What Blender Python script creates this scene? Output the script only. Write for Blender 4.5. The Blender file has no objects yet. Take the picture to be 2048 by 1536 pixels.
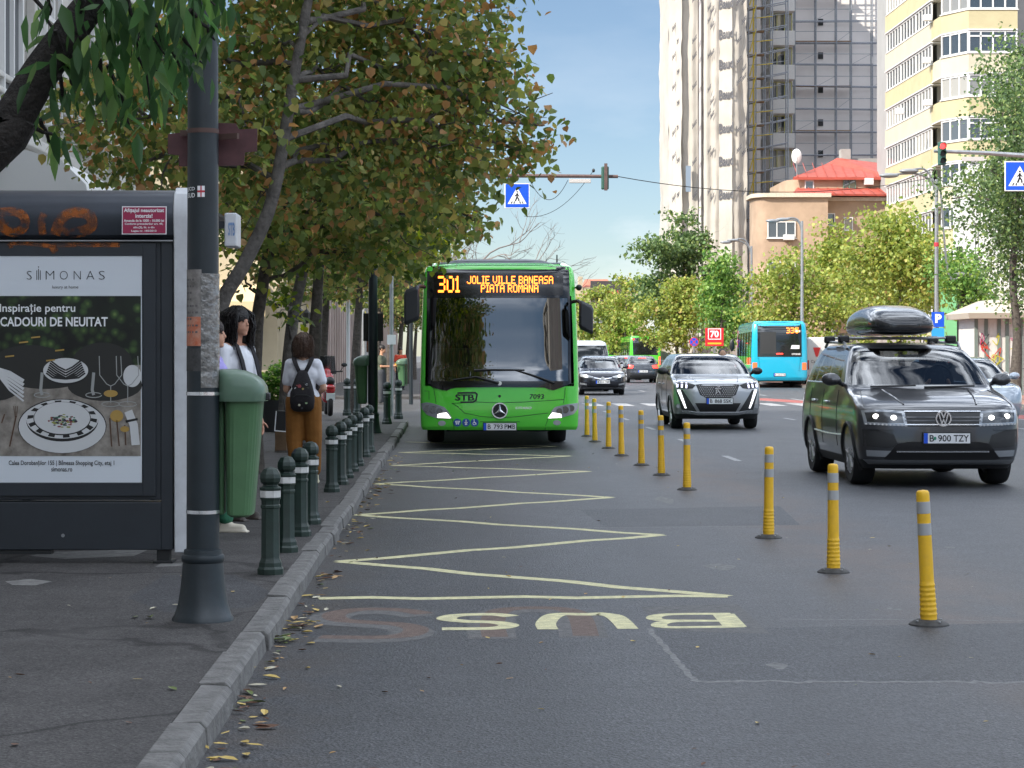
import bpy, bmesh, math, random
import numpy as np
from mathutils import Vector, Matrix, Euler
random.seed(7)
RNG = np.random.default_rng(7)
S = bpy.context.scene
COL = S.collection
PI = math.pi

# ------------------------------------------------------------------ camera
F, H, VX, VY = 4380.0, 1.5, 905.0, 710.0        # focal length in photo pixels, eye height, vanishing point of the street (+Y)
cam = bpy.data.cameras.new('camera'); cam_o = bpy.data.objects.new('camera', cam); COL.objects.link(cam_o)
cam_o.location = (0, 0, H); cam_o.rotation_euler = (PI/2, 0, 0)
cam.sensor_width = 36; cam.lens = 36*F/2048; cam.shift_x = (1024-VX)/2048; cam.shift_y = -(768-VY)/2048
cam.clip_start = 0.1; cam.clip_end = 4000
S.camera = cam_o

# ------------------------------------------------------------------ light and exposure
SUN_EL = math.radians(38); SUN_AZ = math.atan2(-0.80, -0.60)      # azimuth clockwise from +Y
to_sun = Vector((math.sin(SUN_AZ)*math.cos(SUN_EL), math.cos(SUN_AZ)*math.cos(SUN_EL), math.sin(SUN_EL)))
sun = bpy.data.lights.new('sun', 'SUN'); sun.energy = 3.0; sun.angle = math.radians(0.5); sun.color = (1, 0.93, 0.82)
sun_o = bpy.data.objects.new('sun', sun); COL.objects.link(sun_o)
sun_o.rotation_euler = to_sun.to_track_quat('Z', 'Y').to_euler()
W = bpy.data.worlds.new('World'); S.world = W; W.use_nodes = True
nt = W.node_tree; nt.nodes.clear()
sky = nt.nodes.new('ShaderNodeTexSky'); sky.sky_type = 'NISHITA'; sky.sun_disc = False
sky.sun_elevation = SUN_EL; sky.sun_rotation = SUN_AZ % (2*PI); sky.air_density = 0.8; sky.dust_density = 0.25; sky.ozone_density = 1.8
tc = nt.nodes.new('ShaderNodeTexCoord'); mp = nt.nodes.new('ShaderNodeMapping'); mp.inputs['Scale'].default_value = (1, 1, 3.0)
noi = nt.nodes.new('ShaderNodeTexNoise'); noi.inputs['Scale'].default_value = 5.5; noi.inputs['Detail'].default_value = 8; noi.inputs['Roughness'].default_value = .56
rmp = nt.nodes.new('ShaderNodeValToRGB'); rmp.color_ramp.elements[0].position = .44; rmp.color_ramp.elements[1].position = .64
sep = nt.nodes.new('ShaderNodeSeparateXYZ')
cov = nt.nodes.new('ShaderNodeValToRGB'); ce = cov.color_ramp.elements       # cloud cover against height; the dense unseen cover overhead is added to lift the shade
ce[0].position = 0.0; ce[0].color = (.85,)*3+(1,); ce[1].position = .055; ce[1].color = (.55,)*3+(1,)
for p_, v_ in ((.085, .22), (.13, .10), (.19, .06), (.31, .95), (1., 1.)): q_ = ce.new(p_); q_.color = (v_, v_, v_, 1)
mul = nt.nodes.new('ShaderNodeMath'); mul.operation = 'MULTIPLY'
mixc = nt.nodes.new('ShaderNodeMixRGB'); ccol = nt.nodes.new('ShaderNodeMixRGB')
ccol.inputs['Color1'].default_value = (11., 11., 11.3, 1); ccol.inputs['Color2'].default_value = (40., 43., 47.5, 1)  # low cloud tone, then the brightened bluish tone of the added overhead cover
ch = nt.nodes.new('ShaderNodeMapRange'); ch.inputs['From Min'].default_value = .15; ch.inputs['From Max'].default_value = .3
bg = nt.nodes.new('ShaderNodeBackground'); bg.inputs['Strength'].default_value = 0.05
wo = nt.nodes.new('ShaderNodeOutputWorld')
L = nt.links.new
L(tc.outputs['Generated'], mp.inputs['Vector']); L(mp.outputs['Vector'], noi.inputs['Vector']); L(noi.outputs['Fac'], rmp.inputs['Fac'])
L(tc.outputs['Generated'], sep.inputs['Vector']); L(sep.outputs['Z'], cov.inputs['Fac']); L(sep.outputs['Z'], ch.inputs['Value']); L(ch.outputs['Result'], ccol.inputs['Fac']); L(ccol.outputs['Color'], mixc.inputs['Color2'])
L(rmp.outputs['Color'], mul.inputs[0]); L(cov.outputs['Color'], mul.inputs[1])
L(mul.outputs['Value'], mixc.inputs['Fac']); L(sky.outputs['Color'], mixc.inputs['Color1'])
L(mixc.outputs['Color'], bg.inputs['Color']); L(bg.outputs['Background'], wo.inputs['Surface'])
S.view_settings.view_transform = 'Standard'; S.view_settings.look = 'None'; S.view_settings.gamma = 1
S.view_settings.use_curve_mapping = False; S.view_settings.exposure = 1.26
S.cycles.max_bounces = 6; S.cycles.transparent_max_bounces = 16; S.cycles.use_denoising = True

# ------------------------------------------------------------------ helpers
def G(px, py, z=0.0):                       # photo pixel -> point on a horizontal plane of height z
    Y = F*(H-z)/(py-VY); return ((px-VX)*Y/F, Y)
def PT(px, py, Y):                          # photo pixel at known depth
    return ((px-VX)*Y/F, Y, H-(py-VY)*Y/F)
def lin(c):
    if isinstance(c, str):
        c = [int(c[i:i+2], 16)/255 for i in (1, 3, 5)]
        return tuple(x/12.92 if x <= .04045 else ((x+.055)/1.055)**2.4 for x in c)
    return tuple(c)
MATS = {}
def mat(name, col, rough=.5, metal=0., spec=.5, var=0., vscale=8., bump=0., bscale=60., coat=0., emit=0., dirt=None):
    if name in MATS: return MATS[name]
    m = bpy.data.materials.new(name); m.use_nodes = True; t = m.node_tree; b = t.nodes['Principled BSDF']
    c = lin(col); b.inputs['Base Color'].default_value = (*c, 1); b.inputs['Roughness'].default_value = rough
    b.inputs['Metallic'].default_value = metal; b.inputs['Specular IOR Level'].default_value = spec
    if coat: b.inputs['Coat Weight'].default_value = coat; b.inputs['Coat Roughness'].default_value = .03
    if emit: b.inputs['Emission Color'].default_value = (*c, 1); b.inputs['Emission Strength'].default_value = emit
    if var or bump:
        tcn = t.nodes.new('ShaderNodeTexCoord')
    if var:
        n = t.nodes.new('ShaderNodeTexNoise'); n.inputs['Scale'].default_value = vscale; n.inputs['Detail'].default_value = 6; n.inputs['Roughness'].default_value = .62
        t.links.new(tcn.outputs['Object'], n.inputs['Vector'])
        r = t.nodes.new('ShaderNodeMapRange'); r.inputs['From Min'].default_value = .3; r.inputs['From Max'].default_value = .7
        t.links.new(n.outputs['Fac'], r.inputs['Value'])
        mx = t.nodes.new('ShaderNodeMixRGB'); d = lin(dirt) if dirt else tuple(x*(1-var) for x in c)
        mx.inputs['Color1'].default_value = (*d, 1); u = tuple(min(1, x*(1+var*.5)) for x in c) if not dirt else c
        mx.inputs['Color2'].default_value = (*u, 1)
        t.links.new(r.outputs['Result'], mx.inputs['Fac']); t.links.new(mx.outputs['Color'], b.inputs['Base Color'])
        rr = t.nodes.new('ShaderNodeMapRange'); rr.inputs['To Min'].default_value = min(1, rough*1.25); rr.inputs['To Max'].default_value = rough*.85
        t.links.new(n.outputs['Fac'], rr.inputs['Value']); t.links.new(rr.outputs['Result'], b.inputs['Roughness'])
    if bump:
        n2 = t.nodes.new('ShaderNodeTexNoise'); n2.inputs['Scale'].default_value = bscale; n2.inputs['Detail'].default_value = 5
        t.links.new(tcn.outputs['Object'], n2.inputs['Vector'])
        bp = t.nodes.new('ShaderNodeBump'); bp.inputs['Strength'].default_value = bump; bp.inputs['Distance'].default_value = .02
        t.links.new(n2.outputs['Fac'], bp.inputs['Height']); t.links.new(bp.outputs['Normal'], b.inputs['Normal'])
    MATS[name] = m; return m
def glass(name, tint=(.3, .34, .36), refl=.2, rough=.015, opaque=False, top=.95):
    if name in MATS: return MATS[name]
    m = bpy.data.materials.new(name); m.use_nodes = True; t = m.node_tree; t.nodes.clear()
    a = t.nodes.new('ShaderNodeBsdfDiffuse' if opaque else 'ShaderNodeBsdfTransparent'); a.inputs['Color'].default_value = (*tint, 1)
    g = t.nodes.new('ShaderNodeBsdfGlossy'); g.inputs['Roughness'].default_value = rough
    fr = t.nodes.new('ShaderNodeLayerWeight'); fr.inputs['Blend'].default_value = .25
    mr = t.nodes.new('ShaderNodeMapRange'); mr.inputs['To Min'].default_value = refl; mr.inputs['To Max'].default_value = top
    mx = t.nodes.new('ShaderNodeMixShader'); o = t.nodes.new('ShaderNodeOutputMaterial')
    t.links.new(fr.outputs['Fresnel'], mr.inputs['Value']); t.links.new(mr.outputs['Result'], mx.inputs['Fac'])
    t.links.new(a.outputs[0], mx.inputs[1]); t.links.new(g.outputs[0], mx.inputs[2]); t.links.new(mx.outputs[0], o.inputs['Surface'])
    MATS[name] = m; return m
def leafmat(name, rough=.5, trans=.42):
    if name in MATS: return MATS[name]
    m = bpy.data.materials.new(name); m.use_nodes = True; t = m.node_tree; t.nodes.clear()
    at = t.nodes.new('ShaderNodeAttribute'); at.attribute_name = 'leafcol'
    p = t.nodes.new('ShaderNodeBsdfPrincipled'); p.inputs['Roughness'].default_value = rough; p.inputs['Specular IOR Level'].default_value = .35
    tr = t.nodes.new('ShaderNodeBsdfTranslucent'); mx = t.nodes.new('ShaderNodeMixShader'); mx.inputs['Fac'].default_value = trans
    hs = t.nodes.new('ShaderNodeHueSaturation'); hs.inputs['Value'].default_value = 1.5; hs.inputs['Saturation'].default_value = 1.1
    o = t.nodes.new('ShaderNodeOutputMaterial')
    t.links.new(at.outputs['Color'], p.inputs['Base Color']); t.links.new(at.outputs['Color'], hs.inputs['Color']); t.links.new(hs.outputs['Color'], tr.inputs['Color'])
    t.links.new(p.outputs[0], mx.inputs[1]); t.links.new(tr.outputs[0], mx.inputs[2]); t.links.new(mx.outputs[0], o.inputs['Surface'])
    MATS[name] = m; return m

WORLD = {}                                   # world location of every (unrotated) root, for building children in world coordinates
def tag(o, label=None, cat=None, group=None, kind=None):
    if label: o['label'] = label
    if cat: o['category'] = cat
    if group: o['group'] = group
    if kind: o['kind'] = kind
    return o
def thing(name, label, cat, loc=(0, 0, 0), rot=0., group=None):
    o = bpy.data.objects.new(name, None); o.empty_display_size = .2; COL.objects.link(o)
    o.location = loc; o.rotation_euler = (0, 0, rot); WORLD[o.name] = Vector(loc)
    return tag(o, label, cat, group)
def kids(o): return [c for c in bpy.data.objects if c.parent == o]
def copy_tree(o, parent=None):
    c = o.copy(); COL.objects.link(c)
    if parent: c.parent = parent
    for ch in kids(o): copy_tree(ch, c)
    return c
def dup(root, loc, rot=0., label=None, group=None):
    c = copy_tree(root); c.location = loc; c.rotation_euler = (0, 0, rot); WORLD[c.name] = Vector(loc)
    if label: c['label'] = label
    if group: c['group'] = group
    return c

class MB:
    def __init__(s): s.v = []; s.f = []; s.m = []
    def add(s, vs, fs, mi=0):
        o = len(s.v); s.v.extend(tuple(map(float, v)) for v in vs); s.f.extend(tuple(i+o for i in f) for f in fs); s.m.extend([mi]*len(fs)); return s
    def box(s, x0, x1, y0, y1, z0, z1, mi=0):
        return s.add([(x0,y0,z0),(x1,y0,z0),(x1,y1,z0),(x0,y1,z0),(x0,y0,z1),(x1,y0,z1),(x1,y1,z1),(x0,y1,z1)],
              [(0,3,2,1),(4,5,6,7),(0,1,5,4),(1,2,6,5),(2,3,7,6),(3,0,4,7)], mi)
    def obox(s, c, size, rot=(0,0,0), mi=0):
        M = Matrix.Translation(c) @ Euler(rot).to_matrix().to_4x4(); hx, hy, hz = [a/2 for a in size]
        t = MB().box(-hx,hx,-hy,hy,-hz,hz); return s.add([M @ Vector(v) for v in t.v], t.f, mi)
    def loft(s, rings, cap=(1, 1), mi=0, closed=True):
        n = len(rings[0]); vs = [p for r in rings for p in r]; fs = []
        for j in range(len(rings)-1):
            for i in range(n if closed else n-1):
                k = (i+1) % n; fs.append((j*n+i, j*n+k, (j+1)*n+k, (j+1)*n+i))
        if cap[0]: fs.append(tuple(range(n))[::-1])
        if cap[1]: fs.append(tuple((len(rings)-1)*n+i for i in range(n)))
        return s.add(vs, fs, mi)
    def tube(s, pts, rs, n=8, mi=0, cap=(1, 1)):
        pts = [Vector(p) for p in pts]
        if not hasattr(rs, '__len__'): rs = [rs]*len(pts)
        rings = []; ref = None
        for i, p in enumerate(pts):
            d = (pts[min(i+1, len(pts)-1)] - pts[max(i-1, 0)])
            d = d.normalized() if d.length > 1e-9 else Vector((0, 0, 1))
            if ref is None: ref = d.orthogonal().normalized()
            ref = (ref - d*ref.dot(d)); ref = ref.normalized() if ref.length > 1e-6 else d.orthogonal().normalized()
            b = d.cross(ref)
            rings.append([p + (ref*math.cos(2*PI*k/n) + b*math.sin(2*PI*k/n))*rs[i] for k in range(n)])
        return s.loft(rings, cap, mi)
    def cyl(s, p0, p1, r0, r1=None, n=14, mi=0): return s.tube([p0, p1], [r0, r0 if r1 is None else r1], n, mi)
    def lathe(s, prof, c=(0, 0, 0), n=24, axis='z', mi=0, phase=0., cap=(1, 1)):
        rings = []
        for r, h in prof:
            ring = []
            for k in range(n):
                a = 2*PI*k/n + phase; u, v = r*math.cos(a), r*math.sin(a)
                p = {'z': (u, v, h), 'x': (h, u, v), 'y': (u, h, v)}[axis]
                ring.append((c[0]+p[0], c[1]+p[1], c[2]+p[2]))
            rings.append(ring)
        return s.loft(rings, cap, mi)
    def ell(s, c, r, n=16, m=10, mi=0):
        prof = [(max(1e-4, math.sin(PI*j/m)), -math.cos(PI*j/m)) for j in range(m+1)]
        t = MB().lathe(prof, n=n)
        return s.add([(c[0]+v[0]*r[0], c[1]+v[1]*r[1], c[2]+v[2]*r[2]) for v in t.v], t.f, mi)
    def prism(s, poly, d0, d1, plane='xz', mi=0):
        def P(a, b, d): return {'xz': (a, d, b), 'xy': (a, b, d), 'yz': (d, a, b)}[plane]
        n = len(poly); vs = [P(a, b, d0) for a, b in poly] + [P(a, b, d1) for a, b in poly]
        fs = [tuple(range(n)), tuple(range(2*n-1, n-1, -1))] + [(i, i+n, (i+1) % n + n, (i+1) % n) for i in range(n)]
        return s.add(vs, fs, mi)
    def flat(s, poly, d, plane='xz', mi=0):
        def P(a, b): return {'xz': (a, d, b), 'xy': (a, b, d), 'yz': (d, a, b)}[plane]
        return s.add([P(a, b) for a, b in poly], [tuple(range(len(poly)))], mi)
    def ribbon(s, pts, w, z=0., mi=0, closed=False):    # flat strip on the ground
        pts = [Vector((p[0], p[1])) for p in pts]; n = len(pts); Lp = []; Rp = []
        for i, p in enumerate(pts):
            a = pts[i-1] if (i or closed) else p; b = pts[(i+1) % n] if (i < n-1 or closed) else p
            d1 = (p-a).normalized() if (p-a).length > 1e-9 else (b-p).normalized(); d2 = (b-p).normalized() if (b-p).length > 1e-9 else d1
            m = d1+d2; m = m.normalized() if m.length > 1e-6 else d1
            k = 1/max(.45, abs(m.dot(d1))); nn = Vector((-m.y, m.x))*(w/2*k)
            Lp.append(p+nn); Rp.append(p-nn)
        vs = [(p.x, p.y, z) for p in Lp] + [(p.x, p.y, z) for p in Rp]
        fs = [(n+i, n+(i+1) % n, (i+1) % n, i) for i in range(n if closed else n-1)]
        return s.add(vs, fs, mi)
    def xform(s, M): s.v = [tuple(M @ Vector(v)) for v in s.v]; return s
    def build(s, name, mats, parent=None, smooth=35, bevel=0., world=False, fix=True, segs=2):
        vs = s.v
        if world and parent is not None:
            w = Vector((0, 0, 0)); q = parent
            while q is not None: w += Vector(q.location); q = q.parent
            vs = [(a-w.x, b-w.y, c-w.z) for a, b, c in vs]
        me = bpy.data.meshes.new(name); me.from_pydata(vs, [], s.f)
        for m in (mats if isinstance(mats, (list, tuple)) else [mats]): me.materials.append(m)
        if len(me.materials) > 1: me.polygons.foreach_set('material_index', s.m)
        if fix:
            bm = bmesh.new(); bm.from_mesh(me); bmesh.ops.recalc_face_normals(bm, faces=bm.faces); bm.to_mesh(me); bm.free()
        if smooth: me.shade_smooth(); me.set_sharp_from_angle(angle=math.radians(smooth))
        me.update()
        o = bpy.data.objects.new(name, me); COL.objects.link(o)
        if parent is not None: o.parent = parent
        if bevel:
            b = o.modifiers.new('bevel', 'BEVEL'); b.width = bevel; b.segments = segs; b.limit_method = 'ANGLE'; b.angle_limit = math.radians(40); b.harden_normals = False
        return o
def struct(mb, name, m, smooth=0, **k): return tag(mb.build(name, m, smooth=smooth, **k), kind='structure')

_tcache = {}
def text_geo(s, bold=0., space=1.):
    key = (s, bold, space)
    if key in _tcache: return _tcache[key]
    cu = bpy.data.curves.new('txt', 'FONT'); cu.body = s; cu.size = 1; cu.offset = bold; cu.space_character = space; cu.resolution_u = 3; cu.fill_mode = 'FRONT'
    o = bpy.data.objects.new('txt', cu); COL.objects.link(o); dg = bpy.context.evaluated_depsgraph_get(); dg.update()
    me = bpy.data.meshes.new_from_object(o.evaluated_get(dg)); vs = np.array([v.co[:2] for v in me.vertices]) if len(me.vertices) else np.zeros((0, 2)); fs = [tuple(p.vertices) for p in me.polygons]
    bpy.data.objects.remove(o); bpy.data.curves.remove(cu); bpy.data.meshes.remove(me)
    _tcache[key] = (vs, fs); return vs, fs
def text(mb, s, x0, x1, z0, z1, fn, bold=0., space=1., mi=0):
    """letters filling the box x0..x1, z0..z1; fn(x, z) gives the 3-D point"""
    vs, fs = text_geo(s, bold, space)
    if not len(vs): return mb
    a, b = vs.min(0), vs.max(0); d = np.maximum(b-a, 1e-6)
    mb.add([fn(x0+(v[0]-a[0])/d[0]*(x1-x0), z0+(v[1]-a[1])/d[1]*(z1-z0)) for v in vs], fs, mi); return mb
def circ(cx, cy, rx, ry=None, n=24, a0=0., a1=2*PI):
    ry = rx if ry is None else ry; full = abs(a1-a0-2*PI) < 1e-6
    return [(cx+rx*math.cos(a0+(a1-a0)*k/(n if full else n-1)), cy+ry*math.sin(a0+(a1-a0)*k/(n if full else n-1))) for k in range(n)]
def stroke(mb, pts, w, fn, mi=0):           # a line of constant width drawn on a surface fn(x, z)
    t = MB().ribbon(pts, w); return mb.add([fn(v[0], v[1]) for v in t.v], t.f, mi)
def pchip(xk, yk, x):
    xk = np.asarray(xk, float); yk = np.asarray(yk, float); h = np.diff(xk); d = np.diff(yk)/h; m = np.zeros(len(xk)); m[0], m[-1] = d[0], d[-1]
    for i in range(1, len(xk)-1):
        if d[i-1]*d[i] > 0: w1, w2 = 2*h[i]+h[i-1], h[i]+2*h[i-1]; m[i] = (w1+w2)/(w1/d[i-1]+w2/d[i])
    x = np.atleast_1d(np.asarray(x, float)); i = np.clip(np.searchsorted(xk, x)-1, 0, len(h)-1); t = np.clip((x-xk[i])/h[i], 0, 1)
    return (2*t**3-3*t**2+1)*yk[i] + (t**3-2*t**2+t)*h[i]*m[i] + (-2*t**3+3*t**2)*yk[i+1] + (t**3-t**2)*h[i]*m[i+1]

# blobs: overlapping capsules and ellipsoids fused to one continuous surface
def capsule(mb, p0, p1, r0, r1, n=12):
    p0, p1 = Vector(p0), Vector(p1); d = (p1-p0); ln = max(d.length, 1e-5); u = d/ln; pts = []; rs = []
    for k in range(5): a = PI/2*(1-k/4); pts.append(p0-u*r0*math.sin(a)); rs.append(max(1e-4, r0*math.cos(a)))
    for k in range(5): a = PI/2*k/4; pts.append(p1+u*r1*math.sin(a)); rs.append(max(1e-4, r1*math.cos(a)))
    return mb.tube(pts, rs, n)
def blob(name, prims, m, parent=None, voxel=.012, smooth=4):
    mb = MB()
    for p in prims:
        if p[0] == 'c': capsule(mb, *p[1:])
        elif p[0] == 'e': mb.ell(p[1], p[2])
        elif p[0] == 'b': mb.obox(*p[1:])
    o = mb.build(name, m, None, smooth=0)
    r = o.modifiers.new('r', 'REMESH'); r.mode = 'VOXEL'; r.voxel_size = voxel
    if smooth: sm = o.modifiers.new('s', 'SMOOTH'); sm.factor = .5; sm.iterations = smooth
    dg = bpy.context.evaluated_depsgraph_get(); dg.update()
    me = bpy.data.meshes.new_from_object(o.evaluated_get(dg)); old = o.data; o.modifiers.clear(); o.data = me; bpy.data.meshes.remove(old); me.name = name
    me.shade_smooth()
    if parent is not None: o.parent = parent
    return o

# ------------------------------------------------------------------ shared materials
M_BLACK = mat('black_plastic', (.012, .013, .014), .45)
M_DARK = mat('dark_rubber', (.012, .012, .013), .75)
M_STEEL = mat('galvanised_steel', (.36, .37, .38), .42, .75, var=.25, vscale=6)
M_CHROME = mat('chrome', (.82, .83, .85), .22, .85)
M_WHITE = mat('white_paint', (.74, .75, .76), .4)
M_LETTER = mat('black_lettering', (.01, .01, .012), .5)
M_BLUE = mat('sign_blue', '#1450c8', .35)
M_SIGNW = mat('sign_white', (.78, .79, .8), .4)
M_RED = mat('red_glow', (1., .03, .02), .3, emit=3.)
M_REDL = mat('red_lens', (.35, .008, .01), .2, coat=.6)
M_LAMP = mat('lit_headlamp', (1, .97, .9), .3, emit=1.6)
M_LENS = mat('clear_lamp_lens', (.34, .36, .38), .15, .3, coat=.8)
M_POLE = mat('dark_painted_pole', '#222b30', .4, var=.25, vscale=5, bump=.05, bscale=40)
M_GREEN_IRON = mat('dark_green_iron', '#22332c', .4, var=.35, vscale=14, bump=.08, bscale=90)
M_BARK = mat('bark', (.085, .072, .060), .9, var=.55, vscale=14, bump=.9, bscale=34)
M_BARKG = mat('grey_bark', (.12, .11, .098), .9, var=.5, vscale=10, bump=.8, bscale=30)
# ------------------------------------------------------------------ ground, road, pavements
def asphalt(name, base, speck=.5, rough=.62, dust=False, cracks=0., grain=1., spec=.25):
    m = bpy.data.materials.new(name); m.use_nodes = True; t = m.node_tree; b = t.nodes['Principled BSDF']; lk = t.links.new
    tcn = t.nodes.new('ShaderNodeTexCoord')
    def noise(sc, det=4, ro=.6, scale=None):
        n = t.nodes.new('ShaderNodeTexNoise'); n.inputs['Scale'].default_value = sc; n.inputs['Detail'].default_value = det; n.inputs['Roughness'].default_value = ro
        if scale:
            mp = t.nodes.new('ShaderNodeMapping'); mp.inputs['Scale'].default_value = scale; lk(tcn.outputs['Object'], mp.inputs['Vector']); lk(mp.outputs['Vector'], n.inputs['Vector'])
        else: lk(tcn.outputs['Object'], n.inputs['Vector'])
        return n.outputs['Fac']
    def rng(v, a, b_, c, d):
        r = t.nodes.new('ShaderNodeMapRange'); r.inputs['From Min'].default_value = a; r.inputs['From Max'].default_value = b_; r.inputs['To Min'].default_value = c; r.inputs['To Max'].default_value = d
        lk(v, r.inputs['Value']); return r.outputs['Result']
    def math_(op, a, b_):
        n = t.nodes.new('ShaderNodeMath'); n.operation = op
        for k, x in enumerate((a, b_)):
            if isinstance(x, (int, float)): n.inputs[k].default_value = x
            else: lk(x, n.inputs[k])
        return n.outputs[0]
    def mix(fac, a, b_, blend='MIX'):
        n = t.nodes.new('ShaderNodeMixRGB'); n.blend_type = blend
        for k, x in (('Fac', fac), ('Color1', a), ('Color2', b_)):
            if isinstance(x, (int, float)): n.inputs[k].default_value = x
            elif isinstance(x, tuple): n.inputs[k].default_value = (*x, 1)
            else: lk(x, n.inputs[k])
        return n.outputs['Color']
    big = noise(.35, 5, .6, (1, .35, 1)); mid = noise(2.6, 6, .7); fine = noise(95, 3, .75)
    vor = t.nodes.new('ShaderNodeTexVoronoi'); vor.inputs['Scale'].default_value = 75; lk(tcn.outputs['Object'], vor.inputs['Vector'])
    v = math_('MULTIPLY', rng(big, .3, .7, .74, 1.22), rng(mid, .3, .7, .80, 1.16))
    v = math_('MULTIPLY', v, rng(fine, .3, .7, 1-speck, 1+speck))
    v = math_('MULTIPLY', v, rng(vor.outputs['Color'], 0, 1, 1-speck*.4, 1+speck*.5))
    col = mix(1., base, v, 'MULTIPLY')
    v = math_('MULTIPLY', v, rng(noise(48, 3, .8, (1, .3, 1)), .32, .68, 1-.45*grain, 1+.55*grain)); col = mix(1., base, v, 'MULTIPLY')
    drip = rng(noise(7, 3, .8), .70, .78, 0, .45); col = mix(drip, col, tuple(x*.5 for x in base))
    # light grit lying about
    grit = rng(noise(38, 2, .9), .72, .76, 0, .55); col = mix(grit, col, tuple(min(1, x*2.6) for x in base))
    if dust:
        sp = t.nodes.new('ShaderNodeSeparateXYZ'); lk(tcn.outputs['Object'], sp.inputs['Vector'])
        c1 = math_('MULTIPLY', rng(sp.outputs['X'], 2.2, 2.9, 0, 1), rng(sp.outputs['X'], 3.2, 3.9, 1, 0))
        c1 = math_('MULTIPLY', c1, rng(noise(1.3, 7, .7, (1, .5, 1)), .36, .62, 0, .85)); col = mix(c1, col, (.098, .068, .053))
        c2 = math_('MULTIPLY', rng(sp.outputs['X'], -.75, -.4, 1, 0), rng(noise(2.5, 6, .7), .38, .7, 0, .7)); col = mix(c2, col, (.078, .062, .05))
        # smooth dark wheel tracks along the bus lane
        tr = math_('ADD', math_('MULTIPLY', rng(sp.outputs['X'], -.1, .35, 0, 1), rng(sp.outputs['X'], .35, .8, 1, 0)), math_('MULTIPLY', rng(sp.outputs['X'], 1.0, 1.5, 0, 1), rng(sp.outputs['X'], 1.5, 2.1, 1, 0)))
        col = mix(math_('MULTIPLY', tr, .4), col, tuple(x*.55 for x in base))
    if cracks:
        vc = t.nodes.new('ShaderNodeTexVoronoi'); vc.feature = 'DISTANCE_TO_EDGE'; vc.inputs['Scale'].default_value = .42
        nw = t.nodes.new('ShaderNodeTexNoise'); nw.inputs['Scale'].default_value = 3; lk(tcn.outputs['Object'], nw.inputs['Vector'])
        mv = t.nodes.new('ShaderNodeMixRGB'); mv.inputs['Fac'].default_value = .22; lk(tcn.outputs['Object'], mv.inputs['Color1']); lk(nw.outputs['Color'], mv.inputs['Color2']); lk(mv.outputs['Color'], vc.inputs['Vector'])
        col = mix(rng(vc.outputs['Distance'], .004, .012, cracks, 0), col, tuple(x*.35 for x in base))
        st = rng(noise(.9, 5, .65), .56, .7, 0, .4); col = mix(st, col, tuple(x*1.5 for x in base))
    lk(col, b.inputs['Base Color'])
    lk(rng(big, .3, .7, rough*.86, rough*1.1), b.inputs['Roughness']); b.inputs['Specular IOR Level'].default_value = spec
    bp = t.nodes.new('ShaderNodeBump'); bp.inputs['Strength'].default_value = .55; bp.inputs['Distance'].default_value = .006
    lk(math_('ADD', vor.outputs['Distance'], fine), bp.inputs['Height']); lk(bp.outputs['Normal'], b.inputs['Normal'])
    return m
M_ROAD = asphalt('road_asphalt', (.055, .057, .062), .85, .5, dust=True)
M_PATCH = asphalt('patched_asphalt', (.048, .050, .055), .95, .55)
M_PAVE = asphalt('pavement_asphalt', (.082, .078, .076), .45, .8, cracks=.65, grain=.35, spec=.15)
M_FAR = asphalt('ground_asphalt', (.11, .11, .11), .3, .8)
M_KERB = mat('kerb_concrete', (.165, .16, .152), .85, var=.42, vscale=9, bump=.5, bscale=45)
M_YMARK = mat('worn_yellow_paint', (.74, .69, .38), .7, var=.4, vscale=16, dirt=(.40, .38, .24), bump=.3, bscale=120)
M_BROWN = mat('covered_old_lettering', (.135, .092, .074), .75, var=.35, vscale=22, bump=.3, bscale=120)
M_GREYM = mat('greyed_out_paint', (.118, .116, .114), .75, var=.4, vscale=20, bump=.3, bscale=120)
M_WMARK = mat('worn_white_paint', (.5, .5, .5), .7, var=.6, vscale=11, dirt=(.12, .12, .12))
M_SEAM = mat('seam_cement', (.24, .24, .235), .85, var=.6, vscale=30, dirt=(.10, .10, .10))
M_REDROAD = mat('red_cycle_surface', (.33, .09, .075), .8, var=.3, vscale=5)
M_PINK = mat('red_brick_paving', (.30, .16, .12), .85, var=.3, vscale=12, bump=.3)

KX = -0.94                                   # kerb face on the left
struct(MB().flat([(-900,-300),(900,-300),(900,2600),(-900,2600)], -.06, 'xy'), 'ground', M_FAR)
struct(MB().flat([(-60,-80),(16,-80),(16,420),(-60,420)], 0, 'xy'), 'road', M_ROAD)
struct(MB().box(-60, KX-.13, -80, 46, -.05, .1), 'pavement', M_PAVE)
struct(MB().box(-60, KX-.13, 74, 420, -.05, .1), 'pavement_beyond_side_street', M_PAVE)
struct(MB().box(16.14, 70, -80, 420, -.05, .1), 'pavement_right', M_PINK)
kb = MB(); y = 2.0
while y < 46:                                # single kerb stones, a little uneven
    ln = random.choice((.62, .8, 1.0, .98)) if y < 30 else 1.0; jx = random.uniform(-.012, .012); jz = random.uniform(-.010, .008); t = random.uniform(-.006, .006)
    x0, x1 = KX-.13+jx-.006, KX+jx
    kb.add([(x0,y+.006,-.05),(x1+.012,y+.006,-.05),(x1+.012,y+ln-.006,-.05),(x0,y+ln-.006,-.05),
            (x0,y+.006,.103+jz),(x1-.022,y+.006,.103+jz+t),(x1-.022,y+ln-.006,.103+jz-t),(x0,y+ln-.006,.103+jz),
            (x1,y+.006,.08+jz+t),(x1,y+ln-.006,.08+jz-t)],
           [(4,5,6,7),(5,8,9,6),(8,1,2,9),(0,4,7,3),(0,1,8,5,4),(3,7,6,9,2)]); y += ln
struct(kb, 'kerb', M_KERB, bevel=.006)
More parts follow.
